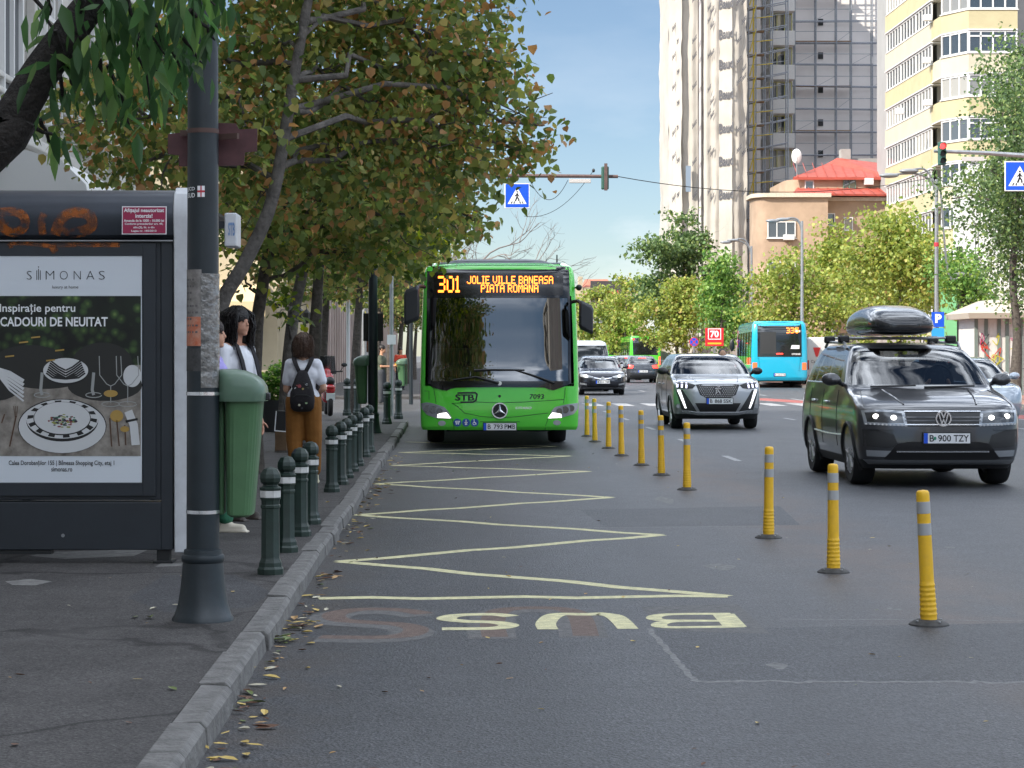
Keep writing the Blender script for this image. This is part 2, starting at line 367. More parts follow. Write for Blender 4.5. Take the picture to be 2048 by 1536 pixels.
struct(MB().box(KX-.13, KX, 74, 400, -.05, .105), 'kerb_beyond_side_street', M_KERB)
struct(MB().box(16, 16.14, -80, 400, -.05, .105), 'kerb_right', M_KERB)
struct(MB().box(KX-.125, KX-.035, 2, 46, -.05, .06), 'kerb_bed', M_DARK)

# patched asphalt and its pale seams
Y1, Y2 = G(1300, 1260), G(1390, 1363); p3 = G(2200, 1365); p4 = G(2200, 1243)
struct(MB().flat([Y1, Y2, p3, p4], .0005, 'xy'), 'road_patch', M_PATCH)
sm = MB()
def wob(a, b, n, amp): return [(a[0]+(b[0]-a[0])*k/n+random.uniform(-amp, amp), a[1]+(b[1]-a[1])*k/n+random.uniform(-amp, amp)*2) for k in range(n+1)]
sm.ribbon(wob(G(1297, 1258), G(1390, 1363), 22, .008), .032, .0008)
sm.ribbon(wob(G(1390, 1363), G(2200, 1366), 40, .018), .045, .0010)
sm.ribbon(wob(G(1560, 1238), G(2200, 1243), 20, .01), .03, .0008)
sm.ribbon(wob(G(1100, 1056), G(1560, 1052), 16, .02), .04, .0008)
struct(sm, 'road_seam', M_SEAM)
struct(MB().flat([G(1160, 1020), G(1560, 1012), G(1600, 1050), G(1210, 1054)], .0005, 'xy'), 'road_patch_far', M_PATCH)

# zigzag of the bus stop
zz = MB(); tips = [(637,1197),(1455,1193),(678,1123),(1322,1070),(713,1030),(1222,995),(752,968),(1178,943),(785,931),(1140,912),(800,905),(1110,893),(812,884)]
for i in range(len(tips)-1):
    a, b = G(*tips[i]), G(*tips[i+1]); n = 8
    pts = [(a[0]+(b[0]-a[0])*k/n, a[1]+(b[1]-a[1])*k/n + (0.05*math.sin(k*2.1+i) if 0 < k < n else 0)) for k in range(n+1)]
    zz.ribbon(pts, .135, .0012+.0003*(i % 2))
struct(zz, 'zigzag_marking', M_YMARK)
ps_ = MB()
for px_, py_, rx_, ry_ in ((1440, 1134, .11, .22), (1555, 1332, .05, .10), (1330, 1000, .09, .5), (1790, 1218, .05, .08), (1900, 1095, .04, .09)):
    c_ = G(px_, py_); ps_.flat([(c_[0]+rx_*math.cos(q)*(1+.2*math.sin(3*q)), c_[1]+ry_*math.sin(q)*(1+.2*math.cos(4*q))) for q in np.linspace(0, 2*PI, 18)[:-1]], .001, 'xy')
struct(ps_, 'worn_paint_spot', mat('worn_paint_spot', (.22, .22, .21), .8, var=.5, vscale=20, dirt=(.08, .08, .08)))
# BUS lettering, read from the bus driver's side, over older covered letters
def gp(l): return [G(*p) for p in l]
old_grey = MB(); old = MB(); new = MB()
def sstroke(mb, pix, w, z): mb.ribbon(gp(pix), w, z)
def poly(mb, pix, z): mb.flat(gp(pix), z, 'xy')
def smoothp(p, n=5):
    out = []
    for i in range(len(p)-1):
        p0, p1, p2, p3 = p[max(i-1,0)], p[i], p[i+1], p[min(i+2,len(p)-1)]
        for k in range(n):
            t = k/n; out.append(tuple(.5*((2*p1[j])+(-p0[j]+p2[j])*t+(2*p0[j]-5*p1[j]+4*p2[j]-p3[j])*t*t+(-p0[j]+3*p1[j]-3*p2[j]+p3[j])*t**3) for j in (0,1)))
    return out+[p[-1]]
big_s = smoothp([(850,1228),(800,1220),(720,1219),(670,1228),(680,1240),(740,1245),(800,1249),(832,1258),(815,1270),(750,1275),(640,1274)])
sstroke(old_grey, [(x-8, y+5) for x, y in big_s], .24, .0010); sstroke(old, big_s, .14, .0013)
big_u = smoothp([(990,1274),(985,1245),(1000,1222),(1060,1216),(1130,1219),(1160,1235),(1172,1272)])
sstroke(old_grey, [(x-4, y+4) for x, y in big_u], .26, .0009); sstroke(old, big_u, .14, .0012)
poly(old_grey, [(1280,1214),(1475,1208),(1540,1268),(1330,1262)], .0011)
struct(old_grey, 'greyed_lettering', M_GREYM); struct(old, 'old_bus_lettering', M_BROWN)
ns = smoothp([(1024,1233),(985,1229),(915,1231),(893,1238),(930,1243),(990,1245),(1018,1251),(985,1257),(884,1258)])
sstroke(new, ns, .115, .0016)
nu = smoothp([(1096,1259),(1092,1246),(1112,1230),(1160,1229)]) + [(1180,1229)] + smoothp([(1200,1228),(1226,1232),(1242,1243),(1256,1258)])
sstroke(new, nu, .115, .0016)
nb1 = smoothp([(1462,1228),(1340,1229),(1308,1235),(1330,1241),(1440,1242)]); nb2 = smoothp([(1440,1242),(1345,1243),(1318,1250),(1345,1255),(1486,1253)])
sstroke(new, nb1, .09, .0016); sstroke(new, nb2, .09, .0018); sstroke(new, [(1446,1228),(1470,1254)], .13, .0020)
struct(new, 'bus_lettering', M_YMARK)
# worn white lines, zebra, red strip
wl = MB()
for x in (4.05, 7.9, 11.6):
    yy = 31
    while yy < 62: wl.ribbon([(x, yy), (x, yy+1.6)], .10, .0012); yy += 6.5
for k in range(19): wl.flat([(-.5+k*.9, 64.5), (-.02+k*.9, 64.5), (-.02+k*.9, 68), (-.5+k*.9, 68)], .002, 'xy')
for x in (4.05, 7.9, 11.6):
    yy = 72
    while yy < 200: wl.ribbon([(x, yy), (x, yy+3)], .12, .002); yy += 9
struct(wl, 'lane_marking', M_WMARK)
rs = MB().ribbon([(10.2, 75.5), (11.8, 66), (13.0, 58), (13.9, 52), (14.4, 40), (14.5, 20)], 1.25, .006); struct(rs, 'red_cycle_strip', M_REDROAD)
struct(MB().ribbon([(9.45, 75.3), (11.05, 66), (12.25, 58), (13.15, 52), (13.65, 40), (13.75, 20)], .12, .0075), 'cycle_strip_edge_line', M_WMARK)

pp_ = MB()
def pg(l): return [G(a, b, .1) for a, b in l]
pp_.flat(pg([(95, 1104), (300, 1098), (268, 1112), (130, 1118), (60, 1112)]), .1008, 'xy'); pp_.flat(pg([(10, 1163), (60, 1158), (105, 1163), (70, 1171), (25, 1170)]), .1008, 'xy'); pp_.flat(pg([(330, 1122), (372, 1118), (362, 1132), (310, 1134)]), .1008, 'xy')
struct(pp_, 'pavement_cement_patch', mat('pale_cement', (.19, .185, .175), .9, var=.35, vscale=14, bump=.3, bscale=60))
pq_ = MB().flat(pg([(255, 1196), (330, 1150), (470, 1150), (545, 1185), (500, 1215), (330, 1225)]), .1005, 'xy'); struct(pq_, 'pavement_asphalt_patch', asphalt('newer_pavement_asphalt', (.064, .064, .067), .5, .8, grain=.4))
# fallen leaves: on the road along the kerb and scattered over the pavement
def leaf_litter():
    mb = MB(); mats = [mat('litter_yellow', (.55, .40, .12), .7), mat('litter_tan', (.42, .26, .11), .75), mat('litter_brown', (.12, .06, .035), .8), mat('litter_green', (.13, .17, .05), .65), mat('litter_pale', (.52, .48, .36), .7)]
    def leaf(x, y, z, s, mi):
        a = random.uniform(0, 2*PI); ca, sa = math.cos(a), math.sin(a); w = random.uniform(.28, .5); cu = random.uniform(.05, .5)
        P = [(-.5,0,0),(-.15,w*.5,cu*.5),(.2,w*.45,cu*.6),(.5,0,.1+cu*.2),(.2,-w*.45,cu*.55),(-.15,-w*.5,cu*.4),(0,0,.02)]
        tx = random.uniform(-.5, .5)
        mb.add([(x+s*(p[0]*ca-p[1]*sa), y+s*(p[0]*sa+p[1]*ca), z+s*.55*max(0.01, p[2]+tx*p[1]*.5+abs(tx)*.12)) for p in P], [(0,6,1),(1,6,2),(2,6,3),(3,6,4),(4,6,5),(5,6,0)], mi)
    for k in range(270):
        yy = 6.5+26*random.random()**1.5; x = KX+.03+abs(random.gauss(0, .10)); leaf(x, yy, .004, random.uniform(.03, .105), random.choices(range(5), (3, 3, 4, 1.2, 1.6))[0])
    for cl in ((G(560,1285), 26, .085, 3), (G(480,1415), 14, .07, 3), (G(420,1500), 12, .07, 0), (G(500,1340), 9, .06, 2), (G(600,1250), 10, .06, 0), (G(690,1062), 9, .06, 4), (G(720, 1010), 8, .05, 1)):
        for k in range(cl[1]): leaf(cl[0][0]+random.gauss(0, .055), cl[0][1]+random.gauss(0, .10), .004+random.random()*.018, random.uniform(.5, 1.1)*cl[2], random.choices((cl[3], 0, 2), (3, 1, .5))[0])
    for k in range(120): leaf(random.uniform(-.6, 3.6), 7+30*random.random()**1.6, .004, random.uniform(.02, .05), random.choices(range(5), (3, 2, 3, 1, 2))[0])
    for k in range(150): leaf(random.uniform(-5.5, -1.15), 6.8+26*random.random()**1.6, .104, random.uniform(.02, .06), random.choices(range(5), (4, 2, 3, 1.4, 2))[0])
    for px, py, s, mi in ((300,1238,.11,3),(270,1236,.09,3),(355,1213,.06,4),(1515,1448,.05,0),(1395,1296,.04,0),(615,1338,.06,0),(570,1380,.05,1),(275,1360,.05,0),(30,1492,.06,2),(345,1380,.07,3),(40,1352,.05,2)):
        x, yy = G(px, py, .1 if px < 400 else 0); leaf(x, yy, .104 if px < 400 else .004, s, mi)
    o = mb.build('fallen_leaves', mats, smooth=0, fix=False); return tag(o, kind='stuff', label='fallen yellow and brown leaves along the kerb and on the pavement', cat='fallen leaves')
leaf_litter()

# ------------------------------------------------------------------ buildings
M_WIN = glass('window_glass', (.035, .045, .055), .16, .02, opaque=True)
M_FRAME = mat('white_window_frame', (.68, .68, .67), .45)
M_STUCCO = mat('pale_stucco', (.56, .545, .51), .85, var=.22, vscale=1.2, bump=.12, bscale=30)
M_CREAM = mat('cream_plaster', (.44, .37, .25), .85, var=.14, vscale=.8)
M_YELLOW = mat('yellow_plaster', (.49, .43, .26), .85, var=.10, vscale=.7)
M_PALEY = mat('pale_yellow_plaster', (.53, .49, .37), .85, var=.10, vscale=.7)
M_GREYW = mat('grey_plaster', (.34, .34, .335), .85, var=.12, vscale=.5)
M_PEACH = mat('peach_plaster', (.42, .30, .21), .88, var=.25, vscale=.5, bump=.1)
M_ROOFR = mat('red_sheet_roof', (.40, .075, .05), .5, var=.2, vscale=2)
M_CONC = mat('plain_concrete', (.36, .35, .33), .85, var=.2, vscale=1)

def window_at(parent, c, w, h, nrm, panes=2, d=.09, frame=M_FRAME, gl=M_WIN, fw=.07, transom=0.):
    """window part with a pane sub-part; c = centre on the wall face, nrm = angle of its outward normal (0: +X, -90: -Y)"""
    fr = MB(); hw, hh = w/2, h/2
    fr.box(-hw, -hw+fw, -d, .03, -hh, hh); fr.box(hw-fw, hw, -d, .03, -hh, hh); fr.box(-hw+fw, hw-fw, -d, .03, hh-fw, hh); fr.box(-hw+fw, hw-fw, -d, .03, -hh, -hh+fw)
    for k in range(1, panes): x = -hw+w*k/panes; fr.box(x-fw/2, x+fw/2, -d, .025, -hh+fw, hh-fw)
    if transom: fr.box(-hw+fw, hw-fw, -d, .022, transom*h-hh-fw/2, transom*h-hh+fw/2)
    fr.box(-hw-.08, hw+.08, -d-.07, .03, -hh-.06, -hh-.002)
    gp_ = MB().box(-hw+fw*.6, hw-fw*.6, -.03, -.012, -hh+fw*.6, hh-fw*.6)
    o = fr.build('window', frame, parent, smooth=0); g = gp_.build('pane', gl, o, smooth=0)
    w0 = WORLD[parent.name]; o.location = (c[0]-w0.x, c[1]-w0.y, c[2]-w0.z); o.rotation_euler = (0, 0, math.radians(nrm)+PI/2)
    return o
PANES = [glass('window_glass_curtained', (.22, .22, .21), .12, .03, opaque=True), glass('window_glass_blind', (.34, .33, .30), .10, .04, opaque=True), glass('window_glass_dim', (.09, .10, .11), .16, .02, opaque=True)]
def vary_pane(n):
    if random.random() < .55:
        for c in kids(n):
            if c.name.startswith('pane'): c.material_slots[0].link = 'OBJECT'; c.material_slots[0].material = random.choice(PANES)
def copy_window(o, parent, c):
    n = copy_tree(o); vary_pane(n); w0 = WORLD[parent.name]; n.location = (c[0]-w0.x, c[1]-w0.y, c[2]-w0.z); return n

# -- left: classical stuccoed block beside the pavement (shades the foreground)
bl = thing('stucco_building', 'old pale stucco building with cornices and dark shopfronts behind the left street trees', 'building', (-6, 20, .1))
wl_ = MB().box(-22, -6, -11, 43, .1, 21)
for z in (4.2, 7.6, 11, 14.4, 17.8): wl_.box(-6, -5.78, -11, 43, z, z+.16); wl_.box(-5.78, -5.64, -11, 43, z+.10, z+.24)
wl_.box(-6, -5.3, -11, 43.2, 20.6, 21.1)
for z in (4.95, 5.15, 7.2, 8.4): wl_.box(-6, -5.90, -11, 43, z, z+.08)
for yy in np.arange(19, 43, 6.0):
    wl_.box(-6, -5.86, yy-.22, yy+.22, 4.44, 7.6)
wl_.build('wall', M_STUCCO, bl, world=True, smooth=0, bevel=.02)
w1 = None
for st, z in enumerate((6.0, 9.4, 12.8)):
    for yy in np.arange(17.5, 43, 3.0):
        c = (-5.99, yy, z)
        if w1 is None: w1 = window_at(bl, c, 1.3, 2.2, 0, 2, transom=.7)
        else: copy_window(w1, bl, c)
s1 = None
M_SHOPD = mat('dark_shopfront', (.02, .022, .025), .3, coat=.4)
for yy in np.arange(17.5, 43, 3.0):
    if s1 is None: s1 = window_at(bl, (-5.99, yy, 1.75), 2.5, 2.9, 0, 2, frame=M_SHOPD, fw=.1)
    else: copy_window(s1, bl, (-5.99, yy, 1.75))
# white rounded awning over a shop
aw = MB(); prof = [(0, .0), (.55, .02), (1.0, -.12), (1.3, -.42), (1.4, -.85)]
rings = [[(-5.99+a, y_, 4.1+b) for a, b in prof] + [(-5.99, y_, 3.25)] for y_ in (28.0, 33.6)]
aw.loft(rings); aw.build('awning', mat('white_awning', (.62, .62, .6), .6), bl, world=True)
fasc = MB().box(-5.98, -5.80, 18, 27.4, 3.35, 4.12).build('shop_sign', mat('shop_fascia', (.5, .5, .49), .6), bl, world=True)
nb = MB(); text(nb, 'NAILS', 0, 1, 0, 1, lambda x, z: (-5.79, 27+(-2.2*(1-x)), 3.55+.38*z)); nb.build('lettering', mat('gold_letters', (.3, .24, .14), .5), fasc, smooth=0, world=True)

# -- left beyond the side street: cream building with beige awning
cb = thing('cream_building', 'low cream building with beige awning and wall lanterns beyond the side street', 'building', (-6, 80, .1))
MB().box(-24, -6, 75, 100, .1, 8.5).box(-6, -5.8, 75, 100, 3.9, 4.1).box(-24, -5.8, 74.9, 100, 8.3, 8.7).build('wall', M_CREAM, cb, world=True, smooth=0)
w2 = window_at(cb, (-5.99, 78, 6.2), 1.2, 1.8, 0, 2)
for yy in (82, 86, 90, 94): copy_window(w2, cb, (-5.99, yy, 6.2))
w3 = window_at(cb, (-9, 74.99, 1.8), 1.9, 2.6, -90, 2, frame=M_SHOPD)
copy_window(w3, cb, (-12.5, 74.99, 1.8)); copy_window(w3, cb, (-16, 74.99, 1.8))
MB().loft([[(x, 74.98, 3.9), (x, 73.6, 3.3), (x, 73.6, 2.8), (x, 73.66, 2.8), (x, 73.66, 3.28), (x, 74.98, 3.84)] for x in (-11, -6.3)]).build('awning', mat('beige_awning', (.62, .48, .28), .8), cb, world=True, smooth=0)
for yy in (77, 80, 84):
    ln_ = MB().lathe([(.03, .55), (.16, .42), (.12, .05), (.04, 0)], (-5.6, yy, 2.7), 6); ln_.tube([(-6, yy, 3.35), (-5.6, yy, 3.45), (-5.6, yy, 3.2)], .02, 5); ln_.build('wall_lantern', M_BLACK, cb, world=True)
fb = thing('row_building', 'long pinkish row building with pilasters far down the left pavement', 'building', (-6, 110, .1))
mb = MB().box(-24, -6, 101, 230, .1, 9)
for yy in np.arange(102, 228, 2.2): mb.box(-6, -5.7, yy, yy+.7, .1, 6.5)
mb.build('wall', mat('pinkish_plaster', (.42, .34, .31), .85, var=.15, vscale=.6), fb, world=True, smooth=0)

# -- wrapped tower under renovation
M_NET = mat('white_scaffold_net', (.47, .435, .385), .85, var=.16, vscale=.35, bump=.6, bscale=1.6)
M_PIPE = mat('scaffold_pipe', (.27, .29, .32), .5, .4, var=.3)
M_PLANK = mat('scaffold_plank', (.32, .22, .13), .85, var=.3)
M_YPIPE = mat('yellow_scaffold', (.55, .42, .05), .6)
M_EPS = mat('grey_insulation_boards', (.74, .70, .675), .9, var=.10, vscale=.22)
tw = thing('tower_block', 'tall tower block wrapped in pale scaffold netting with bare grey insulation to its right', 'building', (26, 190, 0))
TY = 182.0; sc = TY/F
def TX(px, Y=TY): return (px-VX)*Y/F
def TZ(py, Y=TY): return H-(py-VY)*Y/F
top = 38.
# net: folded, slightly billowing sheets, street side (receding) and front
def netsheet(p0, p1, n, m, amp, seed, z0=0.1, z1=top):
    r = np.random.default_rng(seed); vs = []; fs = []; dx, dy = p1[0]-p0[0], p1[1]-p0[1]; ln = math.hypot(dx, dy); nx, ny = dy/ln, -dx/ln
    ph = r.uniform(0, 6, 6)
    for j in range(m+1):
        for i in range(n+1):
            u, v = i/n, j/m; z = z0+(z1-z0)*v
            b = amp*(math.sin(u*n*.9+ph[0]+.4*math.sin(z*.5+ph[1])) + .8*math.sin(z*PI+ph[2])*.5 + .7*math.sin(u*5+z*.8+ph[3])) + r.normal(0, amp*.25)
            vs.append((p0[0]+dx*u+nx*b, p0[1]+dy*u+ny*b, z))
    for j in range(m):
        for i in range(n): a = j*(n+1)+i; fs.append((a, a+1, a+n+2, a+n+1))
    return MB().add(vs, fs)
X0, X1, X2, X3, X4 = TX(1340), TX(1398), TX(1432), TX(1490), TX(1490)
net = netsheet((X0, TY+9), (X0+.05, TY+1.5), 10, 60, .06, 1); net2 = netsheet((X0+.06, TY+1.2), (TX(1364), TY), 8, 60, .07, 2)
for q in (net2, netsheet((TX(1364), TY+.5), (TX(1396), TY+.2), 12, 60, .08, 3), netsheet((TX(1405), TY-.8), (TX(1434), TY-1.2), 12, 60, .08, 4), netsheet((TX(1434), TY-1.2), (TX(1458), TY-2.0), 8, 60, .03, 5), netsheet((TX(1458), TY-2.0), (TX(1488), TY-1.4), 12, 60, .09, 6), netsheet((TX(1488), TY-1.4), (TX(1490), TY+7), 8, 60, .12, 7)):
    net.add(q.v, q.f)
nets = net.build('scaffold_net', M_NET, tw, world=True, smooth=60, fix=False)
NP = mat('net_print', (.10, .10, .11), .8)
for py in (15, 75, 135, 195, 262, 327, 393):
    text(MB(), 'Baud', 0, 1, 0, 1, lambda x, z: (TX(1434)+x*(TX(1460)-TX(1434)), TY-1.2-.85*x-.10, TZ(py)-.40+.85*z+.10*x), bold=.03).build('lettering', NP, nets, world=True, smooth=0)
    for k, (px, w_) in enumerate(((1466, 10), (1477, 9), (1417, 8), (1346, 7), (1384, 9), (1354, 9), (1412, 7))):
        oy = random.uniform(-24, 24); Yb = {0: -2.1, 1: -1.9, 2: -1.15, 3: .75, 4: -.05, 5: .35, 6: -1.0}[k]
        text(MB(), 'bauz', 0, 1, 0, 1, lambda x, z: (TX(px)+x*w_*sc, TY+Yb-.17, TZ(py+oy)+.50*z+.55*x), bold=.04).build('lettering', NP, nets, world=True, smooth=0)
MB().box(TX(1371), TX(1381), TY-.28, TY-.2, TZ(384), TZ(332)).build('notice', mat('blue_grey_notice', (.22, .28, .36), .6), tw, world=True, smooth=0)
core = MB().box(X0+.4, TX(1488)-.2, TY+.8, TY+9, .1, top).box(TX(1496), TX(1545), TY+7, TY+16, .1, top)
core.box(TX(1545), TX(1860), TY+15, TY+30, .1, top); core.box(TX(1396)+.1, TX(1405)-.1, TY+.1, TY+.8, .1, top, 0)
core.build('wall', M_EPS, tw, world=True, smooth=0)
# bay column with windows between net and insulated wall
bay = MB(); bx0, bx1 = TX(1538, TY+8), TX(1586, TY+8)
for k in range(13): z = 1.7+k*2.95; bay.box(bx0, bx1, TY+7.0, TY+15.02, z, z+1.25)
bay.build('balcony', mat('pale_bay_panel', (.58, .57, .55), .85, var=.1), tw, world=True, smooth=0)
w4 = None
for k in range(12):
    c = ((bx0+bx1)/2, TY+8.2, 1.7+k*2.95+2.08)
    if w4 is None: w4 = window_at(tw, c, bx1-bx0-.1, 1.6, -90, 3, frame=mat('yellow_taped_frame', (.42, .40, .14), .6))
    else: copy_window(w4, tw, c)
for py in (45, 112, 180, 246, 308): MB().box(TX(1636, TY+15), TX(1646, TY+15), TY+14.9, TY+14.99, TZ(py+6, TY+15), TZ(py-7, TY+15)).build('vent_opening', M_BLACK, tw, world=True, smooth=0)
# scaffold pipes
sp = MB(); PLK = []; ysp = MB(); Yp = TY+13.9
vx = [TX(p, Yp) for p in (1590, 1632, 1673, 1703, 1745, 1785, 1830)]
for x in vx:
    for yy in (Yp, Yp+.7): sp.tube([(x, yy, 8), (x, yy, top)], .055, 6)
for j, z in enumerate(np.arange(9.5, top, 2.0)):
    for yy in (Yp, Yp+.7): sp.tube([(vx[0]-.4, yy, z+.12*math.sin(j)), (vx[-1], yy, z-.05)], .05, 5)
    sp.tube([(vx[0]-.4, Yp, z+.95), (vx[-1], Yp, z+.92)], .028, 5)
    if j % 2 == 0: PLK.append((vx[0], vx[3], Yp+.08, Yp+.62, z+.06, z+.13))
    for i in range(len(vx)-1):
        if (i+j) % 3 == 0: sp.tube([(vx[i], Yp, z), (vx[i+1], Yp, z+1.0)], .02, 4)
Yq = TY+4.0; vx2 = [TX(p, Yq) for p in (1497, 1512, 1530, 1545, 1576)]
for x in vx2:
    for yy in (Yq, Yq+1.2): sp.tube([(x, yy, 8), (x, yy, top)], .055, 6)
for j, z in enumerate(np.arange(9.2, top, 2.0)):
    for yy in (Yq, Yq+1.2): sp.tube([(vx2[0], yy, z-.3), (vx2[-1], yy, z+.35)], .05, 5)
    PLK.append((vx2[0], vx2[2], Yq+.1, Yq+1.1, z-.2, z-.12))
    ysp.tube([(vx2[0]+.1, Yq-.05, z), (vx2[1], Yq-.05, z+2)], .05, 5); ysp.tube([(vx2[1], Yq-.05, z+.9), (vx2[3], Yq-.05, z+1.05)], .04, 5)
    ysp.tube([(vx2[1]-.2, Yq+.1, z), (vx2[1]-.2, Yq+.1, z+2)], .07, 5)
    sp.tube([(vx2[0], Yq, z+.9), (vx2[-1], Yq, z+1.3)], .028, 5)
scp = sp.build('scaffold', M_PIPE, tw, world=True); [MB().box(*q_).build('plank', M_PLANK, scp, world=True, smooth=0) for q_ in PLK]; ysp.build('yellow_brace', M_YPIPE, scp, world=True)

# -- peach house with red sheet roof in front of the tower
ph = thing('peach_house', 'old peach plastered house with curved corner and red sheet metal roofs below the tower', 'building', (27, 168, 0))
PY = 165.0
def hx(px, Y=PY): return (px-VX)*Y/F
def hz(py, Y=PY): return H-(py-VY)*Y/F
wb = MB(); x0, x1, x2, x3 = hx(1510), hx(1532), hx(1655), hx(1800)
arc = [(x0, PY+3.0), (x0, PY+1.2)] + [(x1-(x1-x0)*math.cos(a), PY+1.2-1.4*math.sin(a)) for a in np.linspace(.2, PI/2, 6)] + [(x2, PY-.2), (x2, PY+14)]
zt = hz(395); wb.loft([[(x, y_, .1) for x, y_ in arc], [(x, y_, zt) for x, y_ in arc]])
wb.box(x2, x3, PY+1.6, PY+14, .1, zt-.15)
c2 = [(hx(1590), PY+13), (hx(1590), PY+6)] + [(hx(1625)-(hx(1625)-hx(1590))*math.cos(a), PY+6-2.2*math.sin(a)) for a in np.linspace(.2, PI/2, 6)] + [(x3, PY+3.8), (x3, PY+13)]
wb.loft([[(x, y_, zt-.5) for x, y_ in c2], [(x, y_, hz(350)) for x, y_ in c2]])
wb.build('wall', M_PEACH, ph, world=True, smooth=30)
co = MB(); big = [(x0-.25, PY+3.2), (x0-.25, PY+1.0)] + [(x1-(x1-x0+.25)*math.cos(a), PY+1.0-1.5*math.sin(a)) for a in np.linspace(.2, PI/2, 6)] + [(x2+.2, PY-.5), (x2+.2, PY+14)]
co.loft([[(x, y_, zt+.003) for x, y_ in big], [(x, y_, zt+.3) for x, y_ in big]]); co.box(x2+.2, x3, PY+1.3, PY+3, zt-.147, zt+.12); co.build('cornice', mat('pale_cornice', (.58, .5, .40), .85, var=.2), ph, world=True, smooth=30)
rf = MB(); z0 = zt+.32; z1 = hz(372)
rf.loft([[(hx(1585), PY-.2, z0-.15), (x3, PY+1.2, z0-.15), (x3, PY+4, z1), (hx(1610), PY+4, z1)], [(hx(1585), PY-.2, z0), (x3, PY+1.2, z0), (x3, PY+4, z1+.15), (hx(1610), PY+4, z1+.15)]])
z2 = hz(347); rf.loft([[(hx(1600), PY+3.4, z2-.2), (x3, PY+3.4, z2-.2), (x3, PY+8, z2+1.3), (hx(1712), PY+8, z2+1.5), (hx(1690), PY+8, z2+1.3)], [(hx(1600), PY+3.4, z2), (x3, PY+3.4, z2), (x3, PY+8, z2+1.5), (hx(1712), PY+8, z2+1.9), (hx(1690), PY+8, z2+1.45)]])
roof = rf.build('roof', M_ROOFR, ph, world=True, smooth=0)
seam = MB()
for k in range(12): x = hx(1610)+k*.75; seam.tube([(x, PY+.1+.12*k*.9*.1, z0+.05), (x+.1, PY+4, z1+.2)], .03, 4); seam.tube([(x, PY+3.4, z2+.04), (x+.35, PY+8, z2+1.5)], .03, 4)
seam.build('roof_seam', M_ROOFR, roof, world=True)
MB().box(hx(1724), hx(1800), PY+8.5, PY+10, z2, z2+1.9).box(hx(1720), hx(1740), PY+8, PY+9, z2+1.3, z2+2.6).build('chimney', M_CONC, ph, world=True, smooth=0)
w5 = window_at(ph, ((hx(1534)+hx(1590))/2, PY-.22, hz(460)), hx(1590)-hx(1534), hz(437)-hz(470), -90, 3)
copy_window(w5, ph, ((hx(1534)+hx(1590))/2, PY-.22, hz(540)))
w6 = window_at(ph, (hx(1668), PY+1.59, hz(437)), .7, 1.0, -90, 1); copy_window(w6, ph, (hx(1704), PY+1.59, hz(445)))
window_at(ph, (hx(1717), PY+3.79, hz(362)), 1.0, .85, -90, 2, frame=mat('green_window_frame', (.12, .2, .15), .6)); copy_window(w6, ph, (hx(1635), PY+3.79, hz(366)))
for q_ in ((hx(1746), hx(1764), PY+3.2, PY+3.79, hz(363), hz(349)), (hx(1565), hx(1586), PY-.75, PY-.28, hz(481), hz(470))): MB().box(*q_).build('air_conditioner', mat('ac_white', (.6, .6, .58), .5), ph, world=True, bevel=.02)
dsh = thing('satellite_dish', 'white satellite dish on the roof edge beside the bare insulated wall', 'satellite dish', PT(1594, 312, PY+4))
o = MB().lathe([(.001, 0), (.2, .03), (.4, .12), (.46, .17), (.46, .19), (.38, .13), (.2, .06), (.001, .03)], axis='y', n=20).build('dish', M_WHITE, dsh); o.scale = (.85, 1, 1.25)
MB().tube([(0, .2, -2.2), (0, .1, 0)], .05, 6).tube([(0, 0, -.3), (0, -.5, -.1)], .02, 5).build('mast', M_STEEL, dsh)

# -- yellow apartment block
yb = thing('apartment_block', 'yellow and cream apartment block with glazed balconies on the right', 'building', (34, 155, 0))
XF = 32.4; Yn = 148.3; Yf = 164.
def yz(py): return H-(py-VY)*Yn/F
st = 84*Yn/F; z_first = yz(420)              # bottom of a band
wall = MB().box(XF+.55, XF+18, Yn+.6, Yf+6, .1, 42); wall.build('wall', M_GREYW, yb, world=True, smooth=0)
for k in range(-5, 9):
    zb = z_first+k*st; zt_ = zb+1.28
    b_ = MB().box(XF, XF+.9, Yn, Yf, zb, zt_).build('balcony_band', M_PALEY if k % 2 == 0 and k > 0 else M_YELLOW, yb, world=True, smooth=0); MB().box(XF-.06, XF+.9, Yn-.05, Yf, zb-.08, zb-.003).build('sill', M_FRAME, b_, world=True, smooth=0)
w7 = None
for k in range(-4, 9):
    zb = z_first+k*st+1.28; hwin = st-1.28-.10
    for j in range(3):
        c = (XF+.12, Yn+2.6+j*5.1, zb+hwin/2+.02)
        if w7 is None: w7 = window_at(yb, c, 4.95, hwin-.06, 180, 5, fw=.09)
        else: copy_window(w7, yb, c)
# projecting bay facing the street crossing
bxa, bxb, bxc = XF+.1, XF+1.35, XF+4.55; Yb0 = 143.2
zoff = (yz(332)-z_first) % st
bay_pts = [(bxa, Yn-.9), (bxa+.02, Yb0+2.6), (bxb, Yb0), (bxc, Yb0), (bxc, Yn+.7), (bxa, Yn+.7)]
for k in range(-5, 9):
    zb = z_first+zoff+k*st
    b_ = MB().loft([[(a, b, zb) for a, b in bay_pts], [(a, b, zb+1.25) for a, b in bay_pts]]).build('bay_band', M_PALEY if k % 3 == 0 else M_YELLOW, yb, world=True, smooth=0)
    MB().loft([[(a-.06*(a < bxb), b-.06*(b < Yn), zb-.08) for a, b in bay_pts], [(a-.06*(a < bxb), b-.06*(b < Yn), zb-.003) for a, b in bay_pts]]).build('sill', M_FRAME, b_, world=True, smooth=0)
w8 = w9 = None
ang = math.degrees(math.atan2(-(bxb-bxa), -(Yb0-(Yb0+2.6))))
